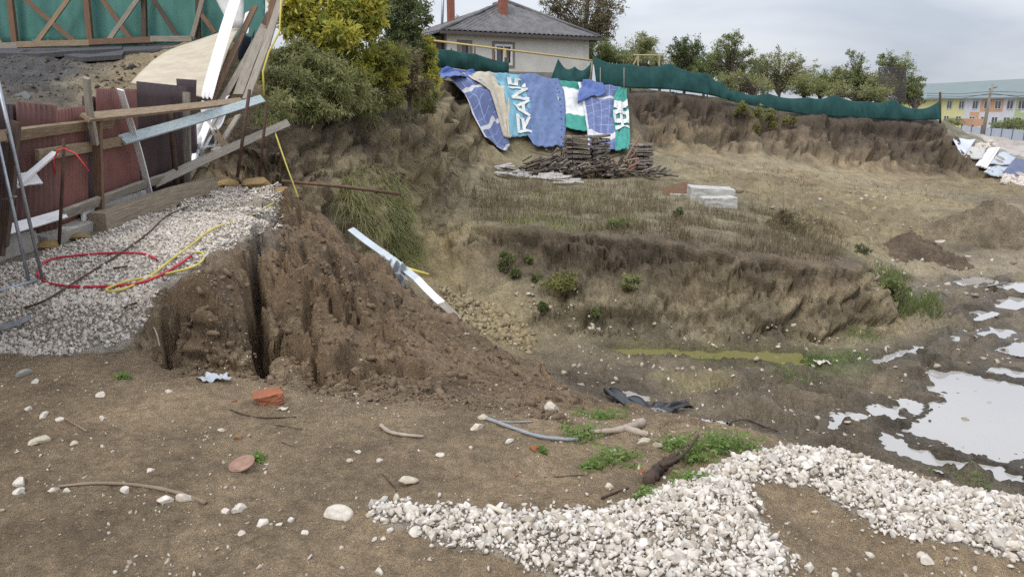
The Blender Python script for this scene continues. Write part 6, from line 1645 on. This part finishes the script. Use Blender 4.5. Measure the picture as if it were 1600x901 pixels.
# ================================================================== far apartment building, fences and yard
G0 = Vector(P(1440, 165, y=172)); G1 = Vector(P(1660, 165, y=128)); G0.z = G1.z = 0
F1 = (G1 - G0); FL = F1.length; F1.normalize(); F2 = Vector((-F1.y, F1.x, 0))
if F2.y < 0: F2 = -F2
FM = Matrix((F1, F2, Vector((0, 0, 1)))).transposed()
ZG, ZW, ZR = -3.6, 3.2, 6.7
def q3(a, b_, z): return G0 + F1 * a + F2 * b_ + Vector((0, 0, z))
def ua(u, ):                                                   # along-facade distance of a pixel column
    d = ray(u, 165); k = (G0.x * d[1] - G0.y * d[0]) / (F1.y * d[0] - F1.x * d[1]); return k
apt = thing('apartment_building', 'long two-storey building with multicoloured facade and grey-green roof far right', 'building', tuple(q3(FL / 2, 6, ZG)))
CW = {'y': (.64, .61, .31), 'w': (.60, .61, .64), 'o': (.60, .35, .21), 'g': (.42, .49, .27)}  # facade colours, with some distance haze mixed in as paleness
CM = {k: mat('render_' + k, c, tuple(x * .93 for x in c), .9, .8) for k, c in CW.items()}
segs = [(1400, 1470, 'y', 'y'), (1470, 1507, 'y', 'y'), (1507, 1517, 'w', 'w'), (1517, 1532, 'w', 'o'), (1532, 1568, 'o', 'w'), (1568, 1587, 'w', 'w'), (1587, 1596, 'g', 'g'), (1596, 1612, 'w', 'g'), (1612, 1660, 'y', 'w')]
ZM = .35
for u0, u1, top, bot in segs:
    a0, a1 = ua(u0), ua(u1)
    MB().box(q3((a0 + a1) / 2, 3, (ZM + ZW) / 2), (a1 - a0, 6, ZW - ZM), FM).obj('facade_panel', CM[top], apt)
    MB().box(q3((a0 + a1) / 2, 3, (ZM + ZG) / 2), (a1 - a0, 6, ZM - ZG), FM).obj('facade_panel', CM[bot], apt)
MWF = mat('white_window_frame', (.62, .63, .65), rough=.6)
for u in (1484, 1503, 1524.5, 1543, 1560, 1579, 1597, 1616, 1636):
    for zc in (1.75, -1.35):
        a = ua(u if zc > 0 else u - 2); w_ = MB()
        for dx0, dx1, dz0, dz1 in [(-.95, -.83, -.85, .85), (.83, .95, -.85, .85), (-.83, .83, .73, .85), (-.83, .83, -.85, -.73), (-.06, .06, -.73, .73)]: w_.box(q3(a + (dx0 + dx1) / 2, -.06, zc + (dz0 + dz1) / 2), (dx1 - dx0, .12, dz1 - dz0), FM)
        o = w_.obj('window', MWF, apt)
        for sx in (-.445, .445): MB().box(q3(a + sx, -.03, zc), (.77, .05, 1.46), FM).obj('pane', M_GLASS, o)
M_GROOF = mat('grey_green_roof', (.19, .235, .235), (.17, .215, .215), .6, .5)  # roof colour lightened to suggest haze
r_ = MB(); a0, a1 = ua(1395), ua(1665)
r_.add([q3(a0, -.9, ZW - .1), q3(a1, -.9, ZW - .1), q3(a1, 7, ZR), q3(a0, 7, ZR), q3(a1, 14.5, ZW - .1), q3(a0, 14.5, ZW - .1), q3(a0, -.9, ZW - .35), q3(a1, -.9, ZW - .35), q3(a1, 14.5, ZW - .35), q3(a0, 14.5, ZW - .35)],
       [(0, 1, 2, 3), (3, 2, 4, 5), (6, 7, 1, 0), (7, 8, 4, 2, 1), (9, 6, 0, 3, 5), (9, 8, 7, 6), (8, 9, 5, 4)]); r_.obj('roof', M_GROOF, apt)
po = MB().box(Vector(P(1518, 191, y=140)), (4.6, 2.2, 1.3), FM); o = po.obj('kiosk', mat('orange_wall', (.50, .30, .20), rough=.9)); o.location.z = 0
tag(o, 'small orange structure in front of the far building', 'kiosk')
# concrete yard fence: panels with posts
yf = thing('yard_fence', 'bluish grey panel fence with dark posts far right', 'fence', tuple(P(1550, 215, y=100)))
M_PANEL = mat('bluish_panel', (.46, .50, .56), (.40, .44, .50), .8, 1.5); M_POSTB = mat('blue_grey_post', (.09, .12, .15), rough=.7)
pu = [1497, 1516.5, 1545, 1548, 1564, 1580, 1597, 1622]
yv = lambda u: 112 - (u - 1497) * .20
pts = [Vector(P(u, 214 + (u - 1497) * .105, y=yv(u))) for u in (1500, 1516, 1531, 1547, 1563, 1580, 1598, 1622)]
for p, q_ in zip(pts, pts[1:]):
    d = (q_ - p).normalized(); Mx = Matrix((d, Vector((-d.y, d.x, 0)).normalized(), Vector((0, 0, 1)))).transposed(); MB().box((p + q_) / 2 + Vector((0, 0, .75)), ((q_ - p).length, .08, 1.75), Mx).obj('panel', M_PANEL, yf)
    MB().box((p + q_) / 2 + Vector((0, -.10, 1.25)), ((q_ - p).length, .08, .10), Mx).obj('rail', M_POSTB, yf)
for p in pts: MB().box(p + Vector((0, -.12, .85)), (.22, .16, 2.1)).obj('post', M_POSTB, yf)
gf = slab([(1472, 198, 118), (1499, 199, 118), (1499, 199, 117.8), (1472, 198, 117.8)], 1.7, mat('green_mesh', (.05, .16, .09), rough=.8), 'green mesh panel left of the bluish yard fence', 'fence panel', 'fence_panel')
o = slab([(1472, 206, 116), (1498, 207, 116), (1498, 207, 115.8), (1472, 206, 115.8)], 1.0, M_PANEL, 'low pale wall below the green mesh panel', 'wall', 'low_wall')
up = thing('utility_pole', 'leaning concrete utility pole with crossarm before the far building', 'pole', tuple(P(1537, 217, y=104)))
MB().tube([Vector(P(1535, 216, y=104)), Vector(P(1546, 153, y=104)), Vector(P(1552, 130, y=104))], [.26, .18, .14], 8).obj('shaft', M_WOODG, up, True)
MB().tube([Vector(P(1545, 140, y=104)), Vector(P(1558, 136, y=104))], .07, 6).obj('crossarm', M_DARKT, up)
for k, (v0, v1, v2) in enumerate([(146, 143, 141), (150, 148, 146), (153, 146, 150)]):
    px_tube([(1448, v0, 90), (1500, v0 + 1, 97), (1549, v1, 104), (1610, v2 + 4, 96), (1680, v2, 90)], .35, M_DARKT, 'overhead_wire', None, ['topmost', 'middle', 'lowest'][k] + ' overhead wire of the three at the far building', 'wire', 4)
# sheets and boards in the far yard, lying on a slight slope
def flat(pix, m, label, th=.06, name='sheet_of_film', cat='sheet', lift=.03):
    q4 = [np.array(p_, float) for p_ in pix]
    def fn(a, b_):
        p_ = (q4[3] * (1 - a) + q4[2] * a) * (1 - b_) + (q4[0] * (1 - a) + q4[1] * a) * b_
        h_ = base_hit(p_[0], p_[1]); return (h_[0], h_[1], h_[2] + .10 + .03 * math.sin(a * 9 + b_ * 5))
    return tag(sheet(name, fn, 8, 8, m, None, th), label, cat)
flat([(1489, 219), (1524, 221), (1506, 247), (1498, 240)], mat('white_film', (.66, .70, .78), rough=.5), 'white film sheet nearest the right end of the bank in the yard')
flat([(1515, 232), (1540, 234), (1534, 252), (1508, 249)], mat('light_grey_film', (.56, .54, .51), rough=.7), 'light grey sheet between white film and pale boards')
flat([(1562, 240), (1592, 242), (1577, 261), (1545, 259)], mat('silver_film', (.50, .55, .62), rough=.4), 'silvery sheet right of the pale boards')
flat([(1586, 248), (1640, 252), (1640, 282), (1562, 279)], mat('navy_film', (.10, .12, .22), (.07, .085, .16), .5, 2), 'dark blue sheet at the right edge of the yard')
flat([(1552, 262), (1576, 264), (1560, 280), (1536, 272)], mat('pale_blue_film', (.46, .52, .58), rough=.5), 'pale blue sheet below the pale boards')
for k in range(4):
    a = base_hit(1549 + k * 4.5, 233.5); b2 = base_hit(1528 + k * 4.5, 262 + k * 1.6)
    o = board('pale_board', (a[0], a[1], a[2] + .12), (b2[0], b2[1], b2[2] + .12), .30, .05, M_WHITEP); tag(o, ['first', 'second', 'third', 'fourth'][k] + ' from the left of four pale parallel boards in the yard', 'board', 'pale boards in the yard')
x_, y_ = [], []
for _ in range(120):
    h_ = base_hit(random.uniform(1565, 1600), random.uniform(279, 292)); x_.append(h_[0]); y_.append(h_[1])
for _ in range(60):
    h_ = base_hit(random.uniform(1524, 1548), random.uniform(228, 233)); x_.append(h_[0]); y_.append(h_[1])
x_, y_ = np.array(x_), np.array(y_); s_ = rng.uniform(.08, .25, len(x_))
tag(scatter_mesh('yard_rubble', hull, np.stack([x_, y_, H(x_, y_) + .08], 1), rand_rot(len(x_)), s_, M_TERR), 'pale rubble beside the sheets in the far yard', 'rubble', None, 'stuff')
# ================================================================== foliage
G_DARK = [(.07, .098, .042), (.11, .145, .058), (.16, .195, .08), (.21, .24, .11)]
G_MID = [(.105, .14, .052), (.17, .205, .078), (.235, .27, .105), (.31, .33, .145)]
G_YEL = [(.20, .24, .06), (.36, .38, .09), (.52, .49, .10), (.64, .57, .11)]
G_LIME = [(.12, .135, .045), (.20, .215, .07), (.29, .29, .095), (.36, .34, .13)]
G_OLIVE = [(.16, .185, .075), (.26, .28, .115), (.35, .36, .16), (.43, .42, .22)]
G_BROWN = [(.11, .088, .050), (.17, .135, .078), (.22, .18, .10), (.18, .185, .08)]
G_DRY = [(.10, .072, .048), (.165, .125, .078), (.24, .195, .12), (.30, .25, .16)]
G_FRESH = [(.09, .15, .04), (.16, .25, .065), (.24, .34, .10), (.32, .41, .16)]
LM = {k: leafmat('leaf_' + k, c) for k, c in dict(dark=G_DARK, mid=G_MID, yel=G_YEL, olive=G_OLIVE, brown=G_BROWN, lime=G_LIME, dry=G_DRY, fresh=G_FRESH).items()}
M_BARK = mat('bark', (.13, .105, .085), (.075, .06, .05), .95, 6, (1, 1, .3), .5, 14)

def bush(name, label, cat, base, blobs, n, leaf, mkey, seed=0, trunk=True, gap=.35, tintz=True, aspect=.38, droop=-.15, twig=.012, parent=None, group=None, shade=.5):
    """blobs: list of (centre offset from base, radii); leaves gather on twig ends through the volume, thinner inside"""
    r = np.random.default_rng(1000 + seed); base = Vector(base); out_ = []
    for c, rad in blobs:                     # break each mass into a core and uneven lobes
        out_.append((c, tuple(.85 * q_ for q_ in rad)))
        for _ in range(6):
            d = r.normal(size=3); d /= np.linalg.norm(d); s_ = r.uniform(.25, .5)
            out_.append((tuple(np.array(c) + d * np.array(rad) * r.uniform(.6, .95)), tuple(s_ * q_ for q_ in rad)))
    blobs = out_
    root = thing(name, label, cat, tuple(base), group)
    C_, D_, T_ = [], [], []; tips = []
    tot = sum((b_[1][0] * b_[1][1] * b_[1][2]) ** .67 for b_ in blobs)
    for (c, rad) in blobs:
        c = np.array(c) + np.array(base); rad = np.array(rad)
        k = max(24, int(n * rad.prod() ** .67 / tot)); nc = max(6, k // 26)
        d = r.normal(size=(nc, 3)); d /= np.linalg.norm(d, axis=1)[:, None]; rr_ = r.random(nc) ** .38
        cl = c + d * rr_[:, None] * rad * (1 + .28 * perlin(d[:, 0] * 2.2 + seed, d[:, 1] * 2.2 + d[:, 2], 81))[:, None]
        tips += [Vector(x) for x in cl[r.choice(nc, min(nc, 4), False)]]
        keepc = r.random(nc) > gap * .5 * (1 - rr_); cl = cl[keepc]; d = d[keepc]; rr_ = rr_[keepc]
        m_ = max(4, k // max(1, len(cl)))
        size = rad.mean() * .17
        cc = np.repeat(cl, m_, 0); off = r.normal(size=cc.shape) * size * np.array([1, 1, .8])
        ct = np.repeat(r.normal(.5, .30, len(cl)), m_)
        dirn = np.repeat(d, m_, 0) * .6 + r.normal(size=cc.shape) * .7; dirn[:, 2] += droop
        C_.append(cc + off); D_.append(dirn); T_.append(ct + r.normal(0, .13, len(cc)))
    C_, D_, T_ = np.concatenate(C_), np.concatenate(D_), np.concatenate(T_)
    L = leaf * r.uniform(.6, 1.35, len(C_))
    leaves_mesh('crown', C_, D_, L, L * aspect, T_, LM[mkey], root)
    if trunk:
        f = MB(); r2 = random.Random(seed); top = max(b_[0][2] for b_ in blobs); h0 = top * .55
        f.tube([base - Vector((0, 0, .15)), base + Vector((r2.uniform(-.1, .1), 0, h0 * .5)), base + Vector((r2.uniform(-.15, .15), 0, h0))], [twig * 6, twig * 4.5, twig * 3], 7)
        for tp in tips:
            st = base + Vector((0, 0, h0 * r2.uniform(.3, 1))); md = st.lerp(tp, .5) + Vector((r2.uniform(-.1, .1), r2.uniform(-.1, .1), .12 * (tp - st).length))
            f.tube([st, md, tp], [twig * 2, twig * 1.3, twig * .5], 4, False)
        f.obj('trunk', M_BARK, root)
    return root
def gp_(u, y, dz=0):
    p = W(u, y, 1.0); z = Hs(p[0], p[1]); return Vector((W(u, y, z)[0], y, z + dz))
def blob_px(u, v, y, wpx, hpx, base, dep=None):
    p = Vector(P(u, v, y=y)); s = y / FPX
    return (tuple(p - Vector(base)), (wpx / 2 * s, (dep if dep else wpx / 2 * s), hpx / 2 * s))
# --- overgrown cliff edge on the left
b0 = gp_(520, 16.3)
bush('yellow_bush', 'big bush turning yellow at the top of the left cliff', 'bush', b0, [blob_px(*a, b0) for a in [(510, 10, 15.2, 110, 90), (560, 0, 15.6, 80, 90), (575, 40, 15.6, 50, 60), (520, 55, 14.8, 90, 50), (462, 25, 14.6, 60, 70)]], 15000, .125, 'yel', 1, gap=.3)
b0 = gp_(470, 14.6)
bush('green_bush', 'olive green feathery bush bending over the cliff beside the fallen boards', 'bush', b0, [blob_px(*a, b0) for a in [(490, 105, 14.2, 110, 56), (455, 140, 13.4, 76, 64), (520, 135, 14.0, 76, 56), (465, 95, 14.4, 70, 50)]], 16000, .115, 'olive', 2, aspect=.22, droop=-.5)
b0 = gp_(560, 16.2)
bush('green_bush', 'yellow-green shrub hanging in the middle of the overgrown cliff edge', 'bush', b0, [blob_px(*a, b0) for a in [(570, 90, 16.0, 90, 60), (550, 125, 15.3, 70, 50), (600, 110, 16.6, 70, 60)]], 8000, .115, 'yel', 3, aspect=.3, droop=-.3)
b0 = gp_(500, 14.3)
bush('spilling_shrub', 'loose olive shrub spilling over the cliff edge below the yellow bush', 'shrub', b0, [blob_px(*a, b0) for a in [(545, 145, 14.8, 96, 56), (495, 168, 13.6, 80, 36), (432, 172, 12.6, 64, 56), (575, 165, 15.4, 50, 36)]], 9000, .10, 'olive', 11, aspect=.2, droop=-.8, trunk=False)
b0 = gp_(610, 16.8)
bush('spilling_shrub', 'yellow-green loose shrub over the cliff edge below the dark tree', 'shrub', b0, [blob_px(*a, b0) for a in [(600, 95, 16.4, 70, 60), (605, 150, 16.2, 56, 36), (662, 150, 19.4, 44, 50)]], 5000, .10, 'lime', 12, aspect=.28, droop=-.5, trunk=False)
b0 = gp_(630, 21.5)
bush('dark_tree', 'dark green tree left of the house above the cliff', 'tree', b0, [blob_px(*a, b0) for a in [(628, 20, 21.5, 74, 90), (640, 60, 21, 50, 60), (605, 45, 21, 40, 60)]], 9000, .10, 'dark', 4)
b0 = gp_(640, 18.6)
bush('brown_bush', 'brownish bush with bare twigs on the corner of the cliff', 'bush', b0, [blob_px(*a, b0) for a in [(625, 100, 18.6, 70, 60), (650, 130, 18.4, 60, 60), (610, 130, 17.2, 60, 50)]], 3000, .10, 'brown', 5, gap=.8)
b0 = gp_(668, 22.0)
bush('yellow_sapling', 'yellowing sapling on the cliff corner left of the tarpaulins', 'sapling', b0, [blob_px(*a, b0) for a in [(668, 95, 22, 36, 70), (676, 130, 21.6, 26, 60), (660, 70, 22.4, 30, 40)]], 2600, .12, 'yel', 6, gap=.5)
def hang(name, label, pixpoly, n, L, mkey, droop, width=.008, seed=0, kind='stuff', up=.5, tint=.5, back=.0, out=-.6):
    r = np.random.default_rng(2000 + seed); pos = []
    a = np.array(pixpoly, float); lo, hi = a.min(0), a.max(0)
    k = max(60, n // 12)
    while len(pos) < k:
        u, v = r.uniform(lo[0], hi[0]), r.uniform(lo[1], hi[1])
        if inpoly(np.array([u]), np.array([v]), pixpoly)[0]:
            h_ = base_hit(u, v); pos.append(h_)
    pos = np.array(pos); m_ = n // k
    p = np.repeat(pos, m_, 0) + r.normal(size=(k * m_, 3)) * .06 * [1, 1, .4]
    d = r.normal(size=p.shape) * .45; d[:, 1] += out; d[:, 2] += up
    tn = np.repeat(r.normal(tint, .2, k), m_) + r.normal(0, .12, len(p))
    o = blades_mesh(name, p, d, L * r.uniform(.5, 1.3, len(p)), width, droop, tn, LM[mkey])
    return tag(o, label, 'grass', None, kind)
hang('hanging_grass', 'long olive grass hanging over the edge of the left cliff', [(420, 150), (470, 120), (560, 130), (640, 140), (680, 150), (670, 190), (600, 200), (540, 195), (500, 205), (430, 195)], 700, .40, 'olive', .8, .012, 1)
hang('hanging_grass', 'brown dry grass hanging at the corner of the left cliff', [(560, 150), (660, 130), (690, 150), (680, 180), (600, 190), (560, 190)], 260, .40, 'brown', .8, .012, 5)
hang('cliff_grass', 'green grass clump growing on the left cliff face', [(545, 268), (600, 262), (640, 300), (648, 345), (610, 372), (560, 350), (535, 320)], 2600, .5, 'olive', .6, .014, 2, tint=.85)
hang('cliff_grass', 'grass tufts at the foot of the cliff above the rail', [(600, 380), (640, 350), (660, 400), (640, 430)], 1600, .4, 'olive', .5, .010, 3)
hang('turf', 'short grass on the top of the bank below the house', [(700, 110), (800, 118), (930, 133), (990, 140), (985, 147), (900, 138), (800, 124), (705, 122)], 3000, .35, 'mid', .3, .02, 4, up=1.2, out=0)
# --- weeds of the bench
def weeds(name, label, areas, n, mkey, L, width, droop, seed, tint=.5):
    r = np.random.default_rng(3000 + seed); P_, LL = [], []
    for poly, share in areas:
        a = np.array(poly, float); lo, hi = a.min(0), a.max(0); k = int(n * share / 7); c = 0
        while c < k:
            u, v = r.uniform(lo[0], hi[0]), r.uniform(lo[1], hi[1])
            if inpoly(np.array([u]), np.array([v]), poly)[0]:
                h_ = base_hit(u, v)
                if perlin(h_[0] / 1.4, h_[1] / 1.4, 90 + seed) > -.3 + .3 * r.random(): P_.append(h_)
                c += 1
    P_ = np.array(P_); p = np.repeat(P_, 7, 0) + r.normal(size=(len(P_) * 7, 3)) * [.10, .10, 0]; p[:, 2] = H(p[:, 0], p[:, 1]) - .01
    d = r.normal(size=p.shape) * .28; d[:, 2] = 1
    tn = np.repeat(r.normal(tint, .22, len(P_)), 7) + r.normal(0, .1, len(p))
    o = blades_mesh(name, p, d, L * r.uniform(.35, 1.4, len(p)), width, droop, tn, LM[mkey]); return tag(o, label, 'weeds', None, 'stuff')
BEN = [(745, 345), (730, 300), (770, 270), (860, 285), (1040, 285), (1080, 320), (1200, 330), (1300, 345), (1330, 390), (1300, 410), (1100, 380), (1000, 365), (900, 360), (800, 350)]
weeds('dry_weeds', 'dry brown weeds covering the bench', [(BEN, 1.0)], 16000, 'dry', .27, .014, .2, 1)
weeds('reddish_weeds', 'tall dark weed stalks on the bench', [([(740, 330), (760, 280), (860, 285), (1040, 285), (1060, 330), (960, 345), (800, 345)], .6), ([(1150, 300), (1260, 330), (1310, 360), (1290, 390), (1180, 350)], .4)], 2600, 'brown', .5, .010, .05, 2)
weeds('green_weeds', 'low green grass along the bench edge', [([(780, 340), (1000, 345), (1020, 362), (900, 362), (790, 352)], .6), ([(820, 300), (980, 300), (960, 330), (840, 325)], .4)], 1700, 'olive', .25, .016, .3, 3)
weeds('far_grass', 'sparse dry grass on the graded slope', [([(1040, 250), (1180, 255), (1380, 290), (1500, 300), (1480, 320), (1300, 300), (1100, 280)], 1.0)], 1400, 'dry', .22, .018, .2, 4)
weeds('nose_grass', 'grass tuft at the nose of the bank', [([(1372, 432), (1400, 425), (1430, 445), (1420, 475), (1385, 465)], .7), ([(1400, 475), (1470, 470), (1465, 490), (1420, 495)], .3)], 2600, 'mid', .35, .016, .3, 5, .4)
weeds('mud_grass', 'fine green grass on the wet mud below the bank', [([(1250, 560), (1340, 555), (1360, 568), (1270, 580)], .6), ([(1215, 590), (1260, 588), (1265, 600), (1220, 602)], .2), ([(1320, 500), (1390, 525), (1330, 540)], .2)], 1500, 'fresh', .14, .012, .4, 6, .3)
weeds('cliff_weeds', 'thin dry grass on the cliff and bank faces', [([(650, 300), (720, 260), (760, 330), (740, 420), (690, 400)], .4), ([(700, 170), (740, 200), (770, 260), (720, 260)], .25), ([(880, 400), (1000, 400), (1180, 450), (1000, 500), (860, 480)], .35)], 1100, 'dry', .26, .012, .4, 7)
# small bushes of the cove
for u, v, y, w_, h_, mk, lab in [(880, 440, None, 56, 30, 'lime', 'yellow-green bush low in the cove'), (790, 405, None, 24, 34, 'mid', 'small olive bush on the cove face'), (805, 425, None, 16, 12, 'mid', 'dark green leafy plant beside the olive bush'), (826, 405, None, 12, 12, 'mid', 'tiny dark plant right of the olive bush'),
                                 (838, 433, None, 14, 12, 'mid', 'dark tuft left of the yellow-green bush'), (846, 478, None, 16, 10, 'mid', 'dark green tuft under the yellow-green bush'), (985, 440, None, 30, 26, 'olive', 'faded bush right of the yellow-green one'), (930, 492, None, 14, 16, 'mid', 'green tuft at the foot of the cove'),
                                 (1395, 452, None, 36, 44, 'mid', 'green shrub at the nose of the bank'), (1345, 390, None, 22, 20, 'dark', 'dark shrub on top of the bank nose'), (965, 350, None, 36, 14, 'mid', 'green patch of shrub on the bench edge'), (1240, 350, None, 70, 40, 'brown', 'brown dried shrub on the right of the bench'), (1060, 334, None, 14, 16, 'dark', 'dark small bush before the concrete blocks')]:
    g = base_hit(u, v + h_ * .35); yy = g[1]
    base = Vector((g[0], yy, Hs(g[0], yy)))
    bush('shrub', lab, 'shrub', base, [blob_px(u, v, yy, w_, h_, base)], 500 + w_ * 16, .06 if w_ < 30 else .075, mk, int(u), twig=.004, gap=.5)
# --- bright saplings on the back bank
for u, v, y, w_, h_, lab in [(1005, 127, 38.3, 34, 30, 'bright green young bush before the net above the bank'), (1155, 168, 39.6, 22, 18, 'pale yellow-green plant under the dip of the net'), (1183, 178, 39.4, 18, 28, 'bright sapling in the middle under the net'), (1202, 182, 39.5, 16, 22, 'bright sapling right of another under the net'), (1184, 200, 39.0, 8, 10, 'small bright plant low on the dark bank'), (1228, 187, 40, 9, 9, 'small bright plant right on the dark bank'), (1240, 188, 40.2, 7, 8, 'tiny rightmost bright plant on the dark bank'), (1208, 196, 39.3, 9, 8, 'tiny bright plant below the saplings')]:
    g = base_hit(u, v + h_ * .4); base = Vector((g[0], g[1], Hs(g[0], g[1])))
    bush('sapling', lab, 'sapling', base, [blob_px(u, v, g[1] - .2, w_, h_, base)], 350 + w_ * 12, .13, 'lime', int(u) + 5, twig=.008, gap=.4)
# --- trees and bushes behind the net
BK = [
 ('walnut_tree', 'tall loose-crowned tree with brownish leaves behind the right end of the house', 'tree', 912, 52, [(880, 30, 60, 70), (925, 15, 90, 90), (950, 50, 50, 60), (905, 65, 70, 50), (865, 10, 40, 50), (935, -15, 70, 40)], 5200, .17, 'brown', .9),
 ('round_bush', 'round dark bush top behind the timber frame', 'bush', 1007, 56, [(1007, 68, 48, 34), (1000, 85, 60, 30)], 2400, .15, 'olive', .3),
 ('willow_bush', 'dark bush with upright shoots behind the long net', 'bush', 1068, 50, [(1060, 80, 40, 50), (1080, 78, 40, 46), (1070, 100, 60, 40)], 2800, .16, 'dark', .5),
 ('willow_bush', 'light green bush with feathery top right of the upright-shoot bush', 'bush', 1140, 50, [(1140, 66, 36, 36), (1125, 95, 60, 50), (1155, 95, 50, 50), (1100, 105, 40, 40)], 3600, .15, 'mid', .5),
 ('thorn_bush', 'twiggy dull bush above the dip of the net', 'bush', 1215, 51, [(1190, 108, 50, 40), (1225, 102, 60, 44), (1250, 112, 40, 44), (1215, 125, 80, 34)], 3200, .13, 'olive', .9),
 ('orchard_bush', 'green bush between the twiggy bush and the slim trees', 'bush', 1280, 53, [(1270, 130, 50, 30), (1290, 128, 50, 40)], 2000, .14, 'mid', .5),
 ('slim_tree', 'slim sparse tree left of the dark backboard', 'tree', 1335, 51, [(1335, 100, 36, 40), (1345, 118, 40, 40), (1325, 130, 50, 40)], 1500, .15, 'mid', .9),
 ('slim_tree', 'light green tree around the dark backboard', 'tree', 1405, 51, [(1400, 96, 50, 30), (1415, 120, 44, 50), (1385, 130, 40, 50), (1425, 145, 30, 40)], 2800, .15, 'mid', .7),
 ('hedge_bush', 'low olive bush behind the net left of the upright-shoot bush', 'bush', 1030, 48, [(1025, 100, 60, 30), (985, 98, 40, 26)], 2000, .14, 'olive', .4),
 ('hedge_bush', 'low bush behind the net under the twiggy bush', 'bush', 1180, 47, [(1175, 132, 70, 36), (1140, 125, 50, 30)], 2000, .14, 'olive', .4),
 ('hedge_bush', 'low bush behind the net under the slim trees', 'bush', 1350, 48, [(1310, 140, 60, 26), (1365, 146, 60, 26)], 2000, .14, 'olive', .4),
 ('hedge_bush', 'low yellowish bush at the far right end of the net', 'bush', 1428, 50, [(1425, 150, 34, 30)], 900, .14, 'mid', .4),
 ('hedge_bush', 'low bush filling the gap left of the light green feathery bush', 'bush', 1098, 49, [(1098, 108, 50, 34), (1080, 115, 40, 26)], 1600, .14, 'mid', .4),
 ('hedge_bush', 'low pale bush between feathery bush and twiggy bush behind the net', 'bush', 1175, 52, [(1178, 112, 50, 44)], 1600, .14, 'lime', .5),
 ('hedge_bush', 'low olive bush right of the twiggy bush behind the net', 'bush', 1255, 50, [(1258, 132, 60, 34)], 1600, .14, 'olive', .4),
 ('hedge_bush', 'yellowish low bush at the foot of the slim sparse tree', 'bush', 1305, 52, [(1306, 124, 40, 36), (1290, 138, 50, 24)], 1500, .14, 'lime', .5),
 ('hedge_bush', 'low bush between the two slim trees at the right', 'bush', 1372, 50, [(1370, 132, 44, 40)], 1500, .14, 'olive', .5),
 ('garden_bush', 'green bush touching the right corner of the house', 'bush', 935, 47, [(935, 82, 50, 36), (960, 85, 50, 34)], 2200, .14, 'mid', .4),
 ('roof_tree', 'bare twiggy tree top behind the left chimney', 'tree', 716, 60, [(716, 40, 20, 24)], 160, .12, 'brown', .9),
]
for i, (nm, lab, cat, u, y, bl, n_, lf, mk, gap) in enumerate(BK):
    base = gp_(u, y)
    bush(nm, lab, cat, base, [blob_px(a, b_, y + random.uniform(-.6, .6), c, d, base) for a, b_, c, d in bl], int(n_ * 2.6), lf * .95, mk, 50 + i, gap=gap, twig=.018)
for i, (u, v, y, w_, h_, mk, lab) in enumerate([(1487, 190, 124, 28, 12, 'olive', 'olive hedge bush before the yellow part of the far building'), (1578, 195, 108, 48, 22, 'mid', 'rounded green hedge bush before the white part of the far building'), (1600, 193, 112, 40, 18, 'dark', 'dark hedge bush at the right edge before the far building')]):
    base = Vector(P(u, v + h_ / 2, y=y)); bush('hedge', lab, 'hedge', base, [blob_px(u, v, y, w_, h_, base), blob_px(u - w_ * .25, v + 1, y, w_ * .6, h_ * .8, base)], 2600, .22, mk, 90 + i, twig=.02, gap=.2)
# --- fresh weeds at the lip
def tuft(u, v, wpx, n_, L, lab, mk='fresh', seed=0, leafy=True):
    r = np.random.default_rng(4000 + seed + int(u)); h_ = hit(u, v); s = wpx / FPX * h_.length
    p = np.stack([h_.x + r.normal(0, s * .3, n_), h_.y + r.normal(0, s * .22, n_), np.zeros(n_)], 1); p[:, 2] = H(p[:, 0], p[:, 1]) - .004
    d = r.normal(size=(n_, 3)) * .6; d[:, 2] = np.abs(d[:, 2]) * .5 + .55
    t = thing('weed', lab, 'weed', tuple(h_), 'weeds at the lip of the pit'); n_ = max(n_, 30)
    p = np.resize(p, (n_, 3)); d = np.resize(d, (n_, 3))
    tag(blades_mesh('stem', p, d, L * r.uniform(.5, 1.3, n_), .004, .35, r.normal(.35, .2, n_), LM[mk], t), kind='stuff')
    if leafy:
        k = 4; pp = np.repeat(p, k, 0) + np.repeat(d / np.linalg.norm(d, axis=1)[:, None], k, 0) * (L * r.uniform(.2, 1, n_ * k))[:, None] * .8; dd = r.normal(size=pp.shape); dd[:, 2] *= .4
        tag(leaves_mesh('leaf', pp, dd, .034 * r.uniform(.6, 1.4, len(pp)), .011, r.normal(.55, .2, len(pp)), LM[mk], t), kind='stuff')
for a in [(940, 655, 70, 60, .09, 'weed patch behind the pale split branch'), (905, 680, 60, 50, .08, 'weed patch at the end of the grey hose'), (960, 715, 70, 55, .07, 'weed patch in the soil left of the dark log'), (925, 730, 40, 26, .06, 'sparse weed left of the weed patch by the log'),
          (1045, 698, 34, 34, .08, 'weed between tan stone and dark log'), (1110, 700, 60, 60, .13, 'tall lush weed clump behind the gravel right of the log'), (1150, 702, 50, 50, .12, 'lush weed clump at the right end of the lip weeds'), (1085, 720, 50, 46, .09, 'low weed on the gravel edge beside the log'), (1070, 752, 50, 36, .07, 'low weed below the dark log'),
          (1012, 775, 26, 16, .06, 'sparse weed among gravel below the log'), (1525, 752, 50, 46, .09, 'weed tuft behind the right gravel lobe'), (1490, 742, 60, 30, .06, 'low weed left of the tuft behind the right gravel lobe'), (402, 716, 16, 12, .035, 'tiny green sprout behind the rusty lid'), (190, 590, 12, 10, .03, 'tiny green sprout on the upper left soil'), (846, 706, 14, 10, .035, 'tiny sprout beside the orange brick fragment')]:
    tuft(*a)
tuft(1110, 562, 30, 30, .16, 'pale green plant standing in the mud before the algae pool', 'fresh', 3)
